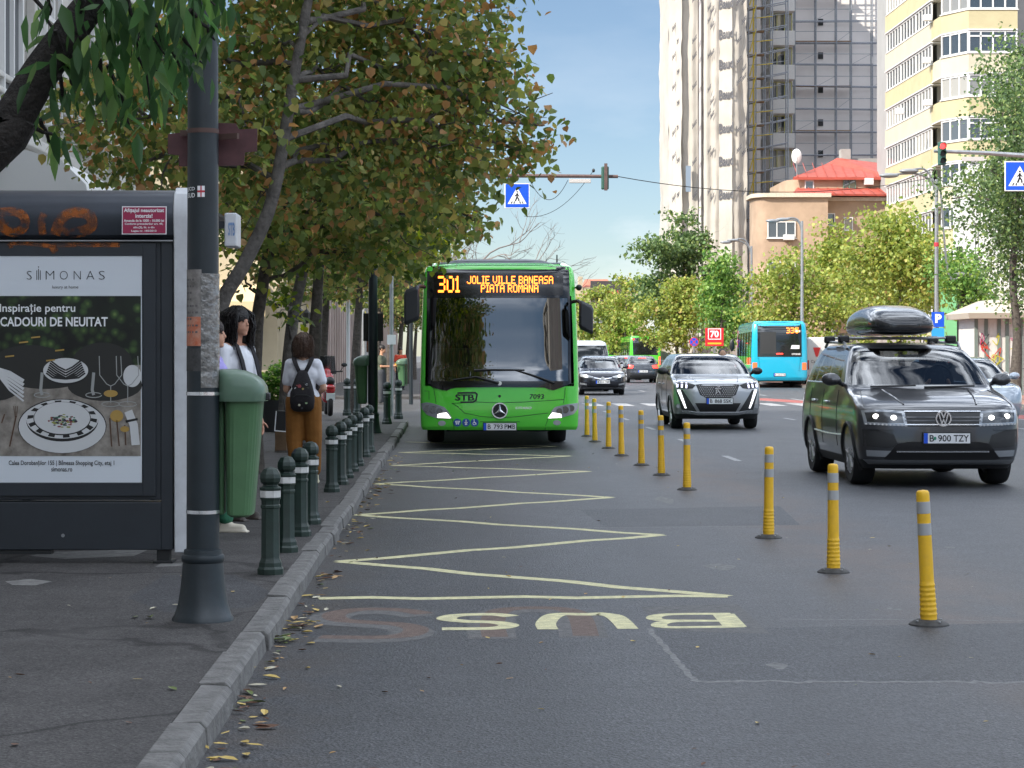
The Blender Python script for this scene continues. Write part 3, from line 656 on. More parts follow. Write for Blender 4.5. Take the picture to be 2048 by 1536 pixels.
dxx, dyy = bxb-bxa, -2.6; nang = math.degrees(math.atan2(-dxx, dyy))   # outward normal of the chamfer
for k in range(-4, 8):
    zb = z_first+zoff+k*st+1.25; hw_ = st-1.25-.09
    c1 = ((bxb+bxc)/2, Yb0+.10, zb+hw_/2+.02); c2_ = ((bxa+bxb)/2+.08, Yb0+1.35, zb+hw_/2+.02)
    if w8 is None: w8 = window_at(yb, c1, bxc-bxb, hw_-.06, -90, 4, fw=.1, transom=.75); w9 = window_at(yb, c2_, math.hypot(dxx, dyy)-.1, hw_-.06, nang, 3, fw=.1)
    else: copy_window(w8, yb, c1); copy_window(w9, yb, c2_)
for py, px in ((35, 1856), (120, 1854), (205, 1857), (222, 1800)): X_, Y_, Z_ = PT(px, py, Yn-.3); MB().box(X_-.28, X_+.28, Yn-.35, Yn+.0, Z_-.2, Z_+.2).build('air_conditioner', M_WHITE, yb, world=True, bevel=.03)

# -- white building at the right edge, green hoarding, far street end
wb_ = thing('white_building', 'bright white building wall behind the dark trees at the right edge', 'building', (24, 90, 0))
MB().box(24, 45, 80, 105, .1, 10.2).build('wall', mat('bright_white_plaster', (.60, .59, .57), .8, var=.05), wb_, world=True, smooth=0)
w10 = window_at(wb_, (24.01, 100, 6.8), 1.2, 1.6, 180, 2); copy_window(w10, wb_, (24.01, 94, 6.8)); copy_window(w10, wb_, (24.01, 88, 6.8))
gh = thing('hoarding', 'tall green advertising panel in a dark frame left of the white building', 'panel', (PT(1899, 0, 103)[0], 103, .1))
MB().box(-.45, .35, 0, .2, 0, 5).build('panel', mat('green_panel', (.16, .42, .2), .6), gh, smooth=0); MB().box(.37, .6, -.02, .22, 0, 6.5).build('post', M_BLACK, gh, smooth=0)

fy = 330.
far = thing('far_building', 'distant cream building with a red tiled roof at the end of the street', 'building', (22, fy, 0))
def fx(px, Y=fy): return (px-VX)*Y/F
def fz(py, Y=fy): return H-(py-VY)*Y/F
MB().box(fx(1080), fx(1290), fy, fy+20, 0, fz(575)).build('wall', M_CREAM, far, world=True, smooth=0)
MB().loft([[(fx(1160), fy-.3, fz(590)), (fx(1232), fy-.3, fz(590)), (fx(1232), fy+14, fz(590)), (fx(1160), fy+14, fz(590))], [(fx(1176), fy+5, fz(556)), (fx(1220), fy+5, fz(556)), (fx(1220), fy+8, fz(556)), (fx(1176), fy+8, fz(556))]]).build('roof', mat('red_tiles', (.45, .16, .1), .8, var=.3), far, world=True, smooth=0)
MB().box(fx(1157), fx(1165), fy-.2, fy+2, 0, fz(553)).build('chimney', M_CREAM, far, world=True, smooth=0)
led = thing('led_billboard', 'dark electronic billboard with faint red text at the far end of the street', 'billboard', (fx(1212), 318, 0))
MB().box(fx(1181, 318), fx(1246, 318), 317.6, 318.4, fz(613, 318), fz(562, 318)).build('screen', mat('dark_screen', (.05, .045, .045), .5), led, world=True, smooth=0)
MB().box(fx(1200, 318), fx(1204, 318), 317.7, 318.3, 0, fz(613, 318)).box(fx(1230, 318), fx(1234, 318), 317.7, 318.3, 0, fz(613, 318)).build('post', M_STEEL, led, world=True, smooth=0)
t_ = MB(); text(t_, 'PHARMA', 0, 1, 0, 1, lambda x, z: (fx(1192, 318)+x*3.4, 317.55, fz(597, 318)+1.2*z)); t_.build('lettering', mat('dim_red_led', (.35, .05, .04), .5, emit=.4), led, world=True, smooth=0)
pb = thing('printed_hoarding', 'pale printed advertising canvas hanging under the dark electronic billboard', 'billboard', (fx(1212), 322, 0))
MB().box(fx(1176, 322), fx(1248, 322), 322, 322.4, fz(690, 322), fz(615, 322)).build('canvas', mat('pale_canvas', (.52, .5, .46), .7, var=.35, vscale=.4, dirt=(.35, .27, .2)), pb, world=True, smooth=0)
t_ = MB().flat([(fx(1186, 322), fz(640, 322)), (fx(1215, 322), fz(622, 322)), (fx(1230, 322), fz(660, 322)), (fx(1205, 322), fz(672, 322))], 321.97).flat([(fx(1190, 322), fz(676, 322)), (fx(1240, 322), fz(676, 322)), (fx(1240, 322), fz(671, 322)), (fx(1190, 322), fz(671, 322))], 321.96)
t_.build('print', mat('blue_grey_print', (.3, .4, .45), .7), pb, world=True, smooth=0)

# -- apartment block behind the photographer, seen only in the windscreens
rb = thing('rear_apartment_block', 'concrete apartment block mirrored in the windscreen of the green bus', 'building', (24, -60, 0))
mb = MB().box(17, 34, -150, -40, .1, 22)
for k in range(8):
    for q_ in range(7): mb.box(16.0+.3*(q_ % 2), 17, -150+q_*15, -150+q_*15+12.5, 1.5+k*2.7, 2.5+k*2.7)
mb.build('wall', mat('weathered_panel', (.40, .37, .32), .85, var=.3, vscale=.3), rb, world=True, smooth=0)
g_ = MB()
for k in range(7):
    for yy in np.arange(-148, -44, 4): g_.box(16.9, 16.98, yy, yy+2.6, 2.6+k*2.7, 4.0+k*2.7)
g_.build('glazing', M_WIN, rb, world=True, smooth=0)
# ------------------------------------------------------------------ trees
M_LEAF = leafmat('leaf', .5, .5); M_LEAFS = leafmat('sunlit_leaf', .45, .35)
LINDEN = [('#75844a', 5), ('#64763f', 4), ('#8a8f50', 3.4), ('#a0965a', 2.4), ('#a3835a', 1.5), ('#b08f66', .7), ('#4f6236', 2.2)]
PLANE = [('#8f9a4a', 4), ('#9ea652', 3), ('#7a8d45', 3.5), ('#aaa458', 1.4), ('#a08a58', .6), ('#84944a', 3)]
DARKG = [('#5b7248', 4), ('#6c8450', 3), ('#485e3a', 3), ('#8a9a5c', 1.6)]
MIDG = [('#6c8f48', 4), ('#82a24f', 3), ('#547a3c', 2.6), ('#98ab5a', 1.4)]
def leaf_mesh(name, cen, size, palette, rng, lance=False, droop=.7, m=None, updown=1.0):
    n = len(cen); cols = np.array([lin(c) for c, _ in palette]); w = np.array([w for _, w in palette]); w = w/w.sum()
    ci = rng.choice(len(cols), n, p=w); col = cols[ci]*rng.uniform(.78, 1.18, (n, 1))
    L = size*rng.uniform(.45, 1.3, n); az = rng.uniform(0, 2*PI, n)
    dr = np.clip(rng.normal(droop, .45, n), -.6, 1.5)          # angle below horizontal
    ax = np.stack([np.cos(az)*np.cos(dr), np.sin(az)*np.cos(dr), -np.sin(dr)], 1)
    side = np.stack([-np.sin(az), np.cos(az), np.zeros(n)], 1); roll = rng.normal(0, .55, n)
    nr = np.cross(ax, side)*updown; s2 = side*np.cos(roll)[:, None] + nr*np.sin(roll)[:, None]; n2 = np.cross(ax, s2)
    wd = (.165 if lance else .46)*L; fold = rng.uniform(.05, .45, n)
    if lance: prof = [(0, 0), (.3, 1.), (.68, .72), (1., 0)]
    else: prof = [(0, 0), (.16, .95), (.58, .95), (1.02, 0)]
    P = []
    curl = rng.uniform(-.2, .4, n)*L
    for t, u in prof[:1]: P.append(cen + ax*(t*L)[:, None])
    for sgn in (1,):
        for t, u in prof[1:3]: P.append(cen + ax*(t*L)[:, None] + s2*(u*wd)[:, None] + n2*(fold*wd*u)[:, None] - n2*(curl*t*t)[:, None])
    P.append(cen + ax*(prof[3][0]*L)[:, None] - n2*curl[:, None])
    for t, u in reversed(prof[1:3]): P.append(cen + ax*(t*L)[:, None] - s2*(u*wd)[:, None] + n2*(fold*wd*u)[:, None] - n2*(curl*t*t)[:, None])
    V = np.stack(P, 1).reshape(-1, 3)
    base = np.arange(n)[:, None]*6
    Fc = np.concatenate([base+np.array([[0, 1, 2, 3]]), base+np.array([[0, 3, 4, 5]])], 1).reshape(-1)
    me = bpy.data.meshes.new(name); me.vertices.add(len(V)); me.vertices.foreach_set('co', V.astype(np.float32).ravel())
    me.loops.add(len(Fc)); me.loops.foreach_set('vertex_index', Fc.astype(np.int32)); me.polygons.add(2*n)
    me.polygons.foreach_set('loop_start', np.arange(0, 8*n, 4, dtype=np.int32)); me.polygons.foreach_set('loop_total', np.full(2*n, 4, np.int32))
    me.update(); at = me.attributes.new('leafcol', 'FLOAT_COLOR', 'POINT')
    at.data.foreach_set('color', np.concatenate([np.repeat(col, 6, 0), np.ones((6*n, 1))], 1).astype(np.float32).ravel())
    me.materials.append(m or M_LEAF); me.validate(); return me
def blob_points(blobs, n, rng, per=7, spread=.12, shell=2.0):
    vol = np.array([b[3]*b[4]*b[5] for b in blobs])**.75; p = vol/vol.sum(); nc = max(1, n//per)
    k = rng.choice(len(blobs), nc, p=p); B = np.array(blobs, float)[k]
    d = rng.normal(size=(nc, 3)); d /= np.linalg.norm(d, axis=1)[:, None]; r = rng.uniform(0, 1, nc)**(1/(1+shell))
    r *= rng.uniform(.82, 1.18, nc)
    c = B[:, :3] + d*r[:, None]*B[:, 3:6]
    pts = np.repeat(c, per, 0) + rng.normal(0, spread, (nc*per, 3))*np.array([1, 1, .8]); return pts, c
def grow(mb, a, b, r0, r1, n=6, wig=.08, rng=None, seg=6, sag=0.):
    a, b = np.array(a, float), np.array(b, float); ln = np.linalg.norm(b-a); pts = []
    for k in range(n+1):
        t = k/n; p = a+(b-a)*t + (rng.normal(0, wig*ln*.3, 3) if 0 < k < n else 0); p[2] += sag*ln*math.sin(PI*t); pts.append(p)
    mb.tube(pts, [r0+(r1-r0)*k/n for k in range(n+1)], seg); return pts
def tree(name, label, base, path, blobs, n, size, palette, seed, group=None, bark=None, per=7, spread=.12, lance=False, droop=.7, twigs=3, r0=.11, rtop=.05, m=None, shell=2.):
    """path: trunk points (world); blobs: crown masses (world centre and radii)"""
    rng = np.random.default_rng(seed); root = thing(name, label, 'tree', base, 0, group)
    mb = MB(); k = len(path); rs = [r0*(1.35 if i == 0 else 1)+(rtop-r0)*i/(k-1) for i in range(k)]
    pp = smooth3(path); rr = np.interp(np.linspace(0, k-1, len(pp)), range(k), rs); mb.tube(pp, list(rr), 9)
    pts, cl = blob_points(blobs, n, rng, per, spread, shell)
    P = np.array(pp)
    for b in blobs:
        c = np.array(b[:3]); lo = P[(P[:, 2] < c[2]-.1)] if (P[:, 2] < c[2]-.1).any() else P[:1]
        j = np.argmin(np.linalg.norm(lo-c, axis=1)); d = np.linalg.norm(lo[j]-c); rb = min(rtop*.8, .012+.014*d)
        bp = grow(mb, lo[j], c, rb, rb*.5, 6, .13, rng, 6, .08)
        for t in range(twigs):
            e = c+rng.normal(0, .55, 3)*np.array(b[3:6]); grow(mb, bp[rng.integers(3, 7)], e, rb*.45, .004, 4, .12, rng, 4)
    mb.build('trunk', bark or M_BARK, root, world=True, smooth=60)
    me = leaf_mesh('crown', pts-np.array(base), size, palette, rng, lance, droop, m); o = bpy.data.objects.new('crown', me); COL.objects.link(o); o.parent = root
    return root
def smooth3(p, n=4):
    p = [np.array(q, float) for q in p]; out = []
    for i in range(len(p)-1):
        a, b, c, d = p[max(i-1, 0)], p[i], p[i+1], p[min(i+2, len(p)-1)]
        for k in range(n): t = k/n; out.append(.5*(2*b+(c-a)*t+(2*a-5*b+4*c-d)*t*t+(3*b-a-3*c+d)*t**3))
    return out+[p[-1]]
def BL(px, py, Y, rx, ry, rz): return (*PT(px, py, Y), rx, ry, rz)

# left row of lindens, near to far
g_l = 'street trees along the left pavement'
Y = 19.0
tree('linden_tree', 'nearest linden with grey leaning trunk behind the green litter bin, browning leaves', (-2.1, Y, .1),
     [(-2.12, Y, .1), (-2.1, Y, 1.2), PT(440, 618, Y), PT(487, 530, Y), PT(530, 440, Y), PT(553, 360, Y), PT(572, 250, Y), PT(592, 130, Y), PT(614, 10, Y), PT(640, -150, Y)],
     [BL(560,-20,19.75,.75,1.,.6), BL(720,-40,20.25,.8,1.1,.6), BL(860,60,20.75,.8,1.1,.55), BL(960,-60,20.75,.55,.8,.4), BL(980,180,21.25,.42,.8,.45), BL(1040,300,21.75,.34,.7,.30), 
      BL(800,220,20.75,.9,1.2,.62), BL(650,150,20.05,.75,1.,.6), BL(680,330,20.35,.7,1.,.5), BL(500,80,19.35,.55,.9,.55), BL(480,240,19.15,.5,.8,.5), BL(340,120,19.75,.7,.9,.5), BL(200,230,20.25,.65,.9,.45), BL(300,320,19.75,.55,.8,.35), BL(880,340,21.25,.65,1.,.5), BL(520,380,19.35,.4,.6,.35), BL(1085,250,21.55,.16,.4,.16), BL(940,110,21.35,.5,.8,.4)],
     13500, .082, [('#75844a', 5), ('#64763f', 4), ('#8f9452', 3.4), ('#a89a5c', 2.4), ('#ab8257', 2.0), ('#b98f62', 1.1), ('#4f6236', 2.)], 11, g_l, M_BARKG, r0=.075, rtop=.04, twigs=4)
Y = 26.0
tree('linden_tree', 'second linden with dark knobbly trunk behind the man with long hair', (-2.35, Y, .1),
     [(-2.36, Y, .1), (-2.36, Y, 1.0), PT(511, 700, Y), PT(520, 600, Y), PT(560, 420, Y), PT(640, 260, Y), PT(700, 130, Y)],
     [BL(640,420,26,.85,1.2,.6), BL(760,430,26,.9,1.2,.65), BL(870,405,26.5,.7,1.1,.55), BL(560,480,26,.6,.9,.4), BL(925,320,26,.5,1.,.7), BL(700,250,26,1.1,1.4,.9), BL(450,420,25,.8,1.,.7), BL(850,200,26,1.,1.4,.8), BL(350,250,25,1.2,1.4,1.), BL(480,560,25.6,.25,.5,.15), BL(950,440,26.5,.22,.6,.25), BL(740,505,26,.7,.9,.28)],
     8600, .09, LINDEN, 12, g_l, r0=.10, rtop=.05)
Y = 31.5
tree('linden_tree', 'third linden with slim leaning grey trunk above the woman with the backpack', (-2.35, Y, .1),
     [(-2.42, Y, .1), (-2.4, Y, .9), PT(585, 640, Y), PT(605, 540, Y), PT(612, 440, Y), PT(660, 320, Y)],
     [BL(680,490,31.5,.7,1.2,.4), BL(800,480,31.5,.8,1.2,.45), BL(600,500,31,.6,1.,.4), BL(560,610,30.5,.16,.4,.2), BL(595,630,30.5,.14,.4,.22), BL(880,440,32,.5,1.1,.35), BL(760,300,32,1.6,1.6,1.2), BL(560,330,32,1.4,1.6,1.2)],
     4600, .115, [('#8d9a35', 3), ('#a5a63f', 2), ('#56682f', 4), ('#465a2a', 3)], 13, g_l, M_BARKG, r0=.11, rtop=.06)
proto = None
SPOT = [(36.5, 'fourth linden with dark upright trunk right of the woman with the backpack'), (41.5, 'fifth linden with thin dark trunk beside the red scooter'), (52.5, 'linden with pale slim trunk left of the second lamp post'), (63, 'linden near the side street behind the left traffic light arm'), (76, 'linden beyond the side street on the left pavement'), (90, 'far linden on the left pavement above the second litter bin'), (106, 'farther linden on the left beside the bus mirror'), (125, 'farthest linden visible on the left, partly behind the bus')]
for i, (Y, lb) in enumerate(SPOT):
    x = -2.35 if Y < 60 else -2.2
    if Y == 41.5: x, Y = -3.25, 54.5
    if proto is None:
        bl_ = [(x-.9, Y-.2, 3.9, 1.2, 1.3, .8), (x+.7, Y, 3.9, 1.2, 1.3, .75), (x+1.3, Y+.5, 4.9, 1.2, 1.5, .9), (x-.2, Y+.2, 5.2, 1.6, 1.8, 1.2), (x-1.4, Y+.4, 5.0, 1.2, 1.4, .9), (x+.1, Y, 6.8, 1.6, 1.7, 1.2), (x+.3, Y-.3, 3.2, .8, .9, .35), (x-.8, Y, 3.1, .7, .8, .3), (x+1.6, Y+.2, 3.7, .6, .8, .5)]
        proto = tree('linden_tree', lb, (x, Y, .1), [(x, Y, .1), (x+.03, Y, 1.4), (x+.1, Y, 2.6), (x+.2, Y+.1, 4.2), (x+.25, Y+.1, 6.4)], bl_, 5200, .125, LINDEN, 14, g_l, r0=.13, rtop=.05)
    else: dup(proto, (x, Y, .1), random.uniform(-.6, .6), lb)
# trees behind the photographer (mirrored in windscreens)
dup(proto, (-3.4, -9, .1), 1.0, 'linden behind the photographer, mirrored darkly in the left of the bus windscreen'); 

# foreground tree with hanging lance shaped leaves, upper left
rng = np.random.default_rng(5); fy_ = 7.0
ft = thing('cherry_tree', 'dark foreground branch with long hanging leaves at the upper left', 'tree', (-2.6, 7.1, .1))
mb = MB(); pth = [(-2.75, 7.1, .1), (-2.6, 7.1, 1.2), PT(-40, 320, fy_), PT(20, 245, fy_), PT(85, 140, fy_), PT(165, 30, fy_), PT(260, -90, fy_), PT(330, -220, fy_)]
mb.tube(smooth3(pth), list(np.interp(np.linspace(0, 7, 29), range(8), [.11, .085, .072, .067, .062, .055, .045, .03])), 10)
cen = []
def spray(x0, y0, x1, y1, n, Yc, wid=26):
    a, b = np.array(PT(x0, y0, Yc)), np.array(PT(x1, y1, Yc+.15)); grow(mb, a, b, .009, .003, 5, .12, rng, 5)
    for k in range(n): t = rng.uniform(.15, 1.03); cen.append(a+(b-a)*t + rng.normal(0, 1, 3)*np.array([wid/626, .10, .014]))
for a in ((60,-30,120,90,10,7.0),(150,-40,230,60,14,6.9),(220,-40,330,110,34,6.8),(300,-30,420,60,30,6.7),(230,-20,300,200,30,7.),(150,-20,190,130,20,6.8),(330,-40,430,10,9,6.7),(110,60,160,190,14,6.9),(250,40,345,190,20,7.1),(120,150,130,215,12,6.9),(300,40,380,150,16,6.9),(90,-20,100,30,6,6.8),(200,120,200,190,9,7.),(70,255,120,275,5,7.1),(80,240,112,300,7,7.1),(240,190,260,260,7,7.1),(215,130,275,230,10,7.2),(345,50,410,130,9,6.8),(380,20,430,80,5,6.7),(180,-30,300,50,26,6.9),(280,-60,440,-10,36,6.8)): spray(*a)
g_ = mb.build('trunk', mat('dark_bark', (.022, .018, .015), .9, var=.5, vscale=26, bump=.9, bscale=60), ft, world=True, smooth=60)
me = leaf_mesh('crown', np.array(cen)-np.array(ft.location), .108, [('#41603a', 4), ('#4c6c40', 3), ('#607e46', 2), ('#344f2e', 2.5), ('#738c4a', .8)], rng, True, 1.25); o = bpy.data.objects.new('crown', me); COL.objects.link(o); o.parent = ft

# right hand trees
g_r = 'street trees along the right pavement'
def round_tree(name, label, x, y, hgt, r, n, size, pal, seed, z0=2.2, bark=None, m=None, group=g_r, spread=.22, shell=1.6, gaps=9):
    rr = np.random.default_rng(seed); bs = []
    for k in range(gaps+5):
        a = rr.uniform(0, 2*PI); q = rr.uniform(.15, .8); z = rr.uniform(z0+.5, hgt-.6); env = math.sin(PI*min(1, max(.12, (z-z0+.3)/(hgt-z0+.6))))**.6
        bs.append((x+math.cos(a)*q*r*env, y+math.sin(a)*q*r*env, z, r*rr.uniform(.28, .45), r*rr.uniform(.28, .45), (hgt-z0)*rr.uniform(.10, .17)))
    bs.append((x, y, hgt-.7, r*.35, r*.35, .7)); bs.append((x, y, (z0+hgt)/2, r*.55, r*.55, (hgt-z0)*.3))
    return tree(name, label, (x, y, .1), [(x, y, .1), (x+.1, y, z0*.7), (x-.05, y, z0+1), (x+.1, y, hgt*.6), (x, y, hgt*.85)], bs, int(n*1.15), size*.92, pal, seed, group, bark, 15, spread*1.35, r0=.17, rtop=.06, m=m or M_LEAFS, twigs=2, shell=shell)
round_tree('plane_tree', 'wide yellow green plane tree right of the street lamp, in front of the peach house', 19.4, 95, 7.9, 3.5, 9500, .17, PLANE, 21, z0=1.5)
round_tree('plane_tree', 'yellow green plane tree above the blue bus', 18.3, 118, 7.3, 3.5, 8200, .19, PLANE, 22, z0=1.6)
round_tree('plane_tree', 'slim taller plane tree crown left of the second street lamp', 20.8, 121, 9.2, 2.2, 5000, .19, PLANE, 23, z0=1.6)
round_tree('plane_tree', 'fresh green tree between the dark chestnut and the plane trees', 17.2, 140, 8.0, 2.7, 5200, .21, MIDG, 24, z0=1.6)
round_tree('plane_tree', 'low yellow plane tree left of the chestnut at the end of the row', 15.0, 190, 8.4, 3.6, 6000, .26, PLANE, 25, z0=1.6)
round_tree('plane_tree', 'yellow plane tree below the chestnut crown', 16.9, 165, 7.2, 3.1, 5400, .24, PLANE, 28, z0=1.6)
round_tree('chestnut_tree', 'dark green chestnut rising above the others before the wrapped tower', 18.4, 175, 13.2, 4.6, 9500, .27, DARKG, 26, z0=4.2, gaps=14)
round_tree('plane_tree', 'hazy olive tree at the far left end of the right hand row', 15.2, 230, 8.8, 3.8, 4200, .3, PLANE, 27, z0=1.6)
round_tree('plane_tree', 'olive plane tree between the blue bus and the parking sign', 22.2, 112, 6.6, 3.0, 5200, .19, PLANE, 29, z0=1.5)
round_tree('ash_tree', 'large dark ash with loose crown before the white building at the right edge', 17.7, 69, 10.4, 2.9, 10500, .115, DARKG, 31, z0=3.0, spread=.2, gaps=13)
round_tree('ash_tree', 'second dark ash cut by the right edge of the picture', 19.2, 72, 12.2, 2.4, 9500, .12, DARKG, 32, z0=3.4, spread=.2, gaps=11)
round_tree('ash_tree', 'smaller bright green ash above the white kiosk', 18.7, 80, 5.6, 1.5, 2800, .13, MIDG, 33, z0=2.9)

# bare tree beyond the bus
bt = thing('bare_tree', 'leafless tree with fine twigs above the bus roof, behind the hanging crossing sign', 'tree', (-.6, 98, .1))
mb = MB(); rb_ = np.random.default_rng(3)
def branch(p, d, ln, r, lev):
    pts = [p]; q = np.array(p, float); dd = np.array(d, float)
    for k in range(4): dd = dd+rb_.normal(0, .13, 3)+np.array([0, 0, .04]); dd /= np.linalg.norm(dd); q = q+dd*ln/4; pts.append(q.copy())
    mb.tube(pts, [r*(1-.12*k) for k in range(5)], 5 if lev < 2 else 3)
    if lev < 5:
        for k in range(3 if lev else 5): e = dd+rb_.normal(0, .52, 3); e /= np.linalg.norm(e); branch(pts[rb_.integers(2, 5)], e, ln*.66, r*.55, lev+1)
branch((-.6, 98, .1), (.12, 0, 1), 4.2, .15, 0)
mb.build('trunk', mat('pale_twig', (.16, .14, .13), .8), bt, world=True)
# ------------------------------------------------------------------ vehicles
M_GLASS = glass('car_glass', (.50, .56, .60), .12)
M_GLASSD = glass('dark_car_glass', (.42, .46, .48), .12)
M_BUSGLASS = glass('bus_windscreen_glass', (.13, .145, .15), .24, .012)
M_BUSSIDE = glass('bus_side_glass', (.012, .014, .015), .08, .03, opaque=True, top=.5)
M_TYRE = mat('tyre_rubber', (.014, .014, .015), .8, bump=.2, bscale=80)
M_RIM = mat('alloy_rim', (.50, .51, .53), .35, .45)
M_CLAD = mat('black_cladding', (.018, .019, .02), .6)
M_INT = mat('dark_interior', (.02, .021, .023), .8)
M_SEAT = mat('seat_fabric', (.028, .03, .035), .85)
M_PLATE = mat('plate_white', (.72, .73, .74), .4)
M_GRILLE = mat('grille_black', (.008, .008, .009), .35)

class Shell:
    """body made of level outlines: (z, front y, rear y, half width, front corner depth, rear corner depth)"""
    def __init__(s, keys, e=2.8, nz=34, nf=14, ns=22, nr=10):
        s.k = np.array(keys, float); s.e = e; s.nf, s.ns, s.nr = nf, ns, nr
        zk = s.k[:, 0]; zs = sorted(set(np.round(np.concatenate([zk, np.interp(np.linspace(0, 1, nz), np.linspace(0, 1, len(zk)), zk)]), 4))); s.zs = zs
        s.c = {i: pchip(zk, s.k[:, i], zs) for i in range(1, 6)}
    def at(s, i, z): return float(np.interp(z, s.zs, s.c[i]))
    def fy(s, x, z):
        w, c = s.at(3, z), s.at(4, z); u = min(1., abs(x)/w); return s.at(1, z) + c*(1-(1-u**s.e)**(1/s.e))
    def ry(s, x, z):
        w, c = s.at(3, z), s.at(5, z); u = min(1., abs(x)/w); return s.at(2, z) - c*(1-(1-u**s.e)**(1/s.e))
    def outline(s, j):
        yf, yr, w, cf, cr = [s.c[i][j] for i in range(1, 6)]; z = s.zs[j]; P = []; T = []
        for k in range(s.nf+1): a = PI/2*k/s.nf; P.append((w*math.sin(a)**(2/s.e), yf+cf*(1-max(0, math.cos(a))**(2/s.e)), z)); T.append(('F', k/s.nf))
        y0, y1 = yf+cf, yr-cr
        for k in range(1, s.ns): P.append((w, y0+(y1-y0)*k/s.ns, z)); T.append(('S', k/s.ns))
        for k in range(s.nr+1): a = PI/2*(1-k/s.nr); P.append((w*max(0, math.sin(a))**(2/s.e), yr-cr*(1-max(0, math.cos(a))**(2/s.e)), z)); T.append(('R', 1-k/s.nr))
        return P, T
    def parts(s, classify, cap_bottom=True, cap_top=True):
        """classify(segment, t, side, z) -> part name or None; returns {name: MB}"""
        out = {}; rows = []
        for j in range(len(s.zs)):
            P, T = s.outline(j); full = P + [(-x, y, z) for x, y, z in reversed(P[1:-1])]; rows.append(full)
        n = len(rows[0]); h = len(P); idx = {}
        for j in range(len(rows)-1):
            zm = (s.zs[j]+s.zs[j+1])/2
            for i in range(n):
                k = (i+1) % n; side = 1 if i < h-1 else -1
                a, b = (T[i], T[i+1]) if side > 0 else (T[n-i], T[n-i-1])
                g = a[0] if a[0] == b[0] else ('S' if 'S' in (a[0], b[0]) else a[0])
                ta = a[1] if a[0] == g else (0 if a[0] == 'F' else 1); tb = b[1] if b[0] == g else (0 if b[0] == 'F' else 1)
                nm = classify(g, (ta+tb)/2, side, zm)
                if nm is None: continue
                mb = out.setdefault(nm, MB()); d = idx.setdefault(nm, {}); f = []
                for q in ((j, i), (j, k), (j+1, k), (j+1, i)):
                    if q not in d: d[q] = len(mb.v); mb.v.append(rows[q[0]][q[1]])
                    f.append(d[q])
                mb.f.append(tuple(f)); mb.m.append(0)
        nm = 'body'
        mb = out.setdefault(nm, MB())
        if cap_bottom: mb.add(rows[0], [tuple(range(n))[::-1]], 0)
        if cap_top: mb.add(rows[-1], [tuple(range(n))], 0)
        return out

def fpatch(sh, top, bot, off=.004, nx=12, nz=4, skirt=.03, rear=False, mi=0):
    """plate moulded to the front (or rear) of a shell between an upper and a lower polyline of (x, z)"""
    fn = (lambda x, z: (x, sh.ry(x, z)+off, z)) if rear else (lambda x, z: (x, sh.fy(x, z)-off, z)); sg = -1 if rear else 1
    def res(pl, u): xs = [p[0] for p in pl]; t = [0]; [t.append(t[-1]+math.hypot(pl[i+1][0]-pl[i][0], pl[i+1][1]-pl[i][1])) for i in range(len(pl)-1)]; return (np.interp(u*t[-1], t, xs), np.interp(u*t[-1], t, [p[1] for p in pl]))
    g = []
    for j in range(nz+1):
        row = []
        for i in range(nx+1):
            a, b = res(top, i/nx), res(bot, i/nx); v = j/nz; row.append(fn(a[0]+(b[0]-a[0])*v, a[1]+(b[1]-a[1])*v))
        g.append(row)
    vs = [p for r in g for p in r]; fs = []
    for j in range(nz):
        for i in range(nx): a = j*(nx+1)+i; fs.append((a, a+1, a+nx+2, a+nx+1))
    border = [(0, i) for i in range(nx)] + [(j, nx) for j in range(nz)] + [(nz, nx-i) for i in range(nx)] + [(nz-j, 0) for j in range(nz)]
    bi = [j*(nx+1)+i for j, i in border]; o = len(vs); vs += [(vs[q][0], vs[q][1]+sg*skirt, vs[q][2]) for q in bi]; m = len(bi)
    fs += [(bi[k], bi[(k+1) % m], o+(k+1) % m, o+k) for k in range(m)]
    return MB().add(vs, fs, mi)
def fdisc(sh, x, z, r, off=.006, d=.03, rz=None, n=20, rear=False):
    y = (sh.ry(x, z)+off) if rear else (sh.fy(x, z)-off); sg = -1 if rear else 1
    return MB().prism(circ(x, z, r, rz, n), y, y+sg*d)
def plate(sh, parent, x, z, s, w=.52, h=.112, rear=False, off=.012, yoff=0.):
    y = (sh.ry(x, z)+off+yoff) if rear else (sh.fy(x, z)-off-yoff); sg = -1 if rear else 1
    o = MB().box(x-w/2-.012, x+w/2+.012, min(y, y+sg*.012), max(y, y+sg*.012), z-h/2-.012, z+h/2+.012).build('plate_holder', M_BLACK, parent, smooth=0)
    p = MB().box(x-w/2, x+w/2, min(y-sg*.004, y+sg*.004), max(y-sg*.004, y+sg*.004), z-h/2, z+h/2).build('number_plate', M_PLATE, parent, smooth=0)
    d = -1 if rear else 1; yy = y-sg*.0055
    MB().flat([(x-d*w/2, z-h/2), (x-d*w/2+d*.045, z-h/2), (x-d*w/2+d*.045, z+h/2), (x-d*w/2, z+h/2)], yy).build('blue_band', M_BLUE, p, smooth=0)
    t = MB(); a, b = s
    def fn(px, pz): return (x+d*px, yy-sg*.001, z+pz)
    k = w/.52; text(t, a[0], -.195*k, -.145*k, -h*.33, h*.33, fn, bold=.012); text(t, a[1:], -.10*k, .045*k, -h*.33, h*.33, fn, bold=.012); text(t, b, .075*k, .245*k, -h*.33, h*.33, fn, bold=.012)
    t.build('lettering', M_LETTER, p, smooth=0); return p
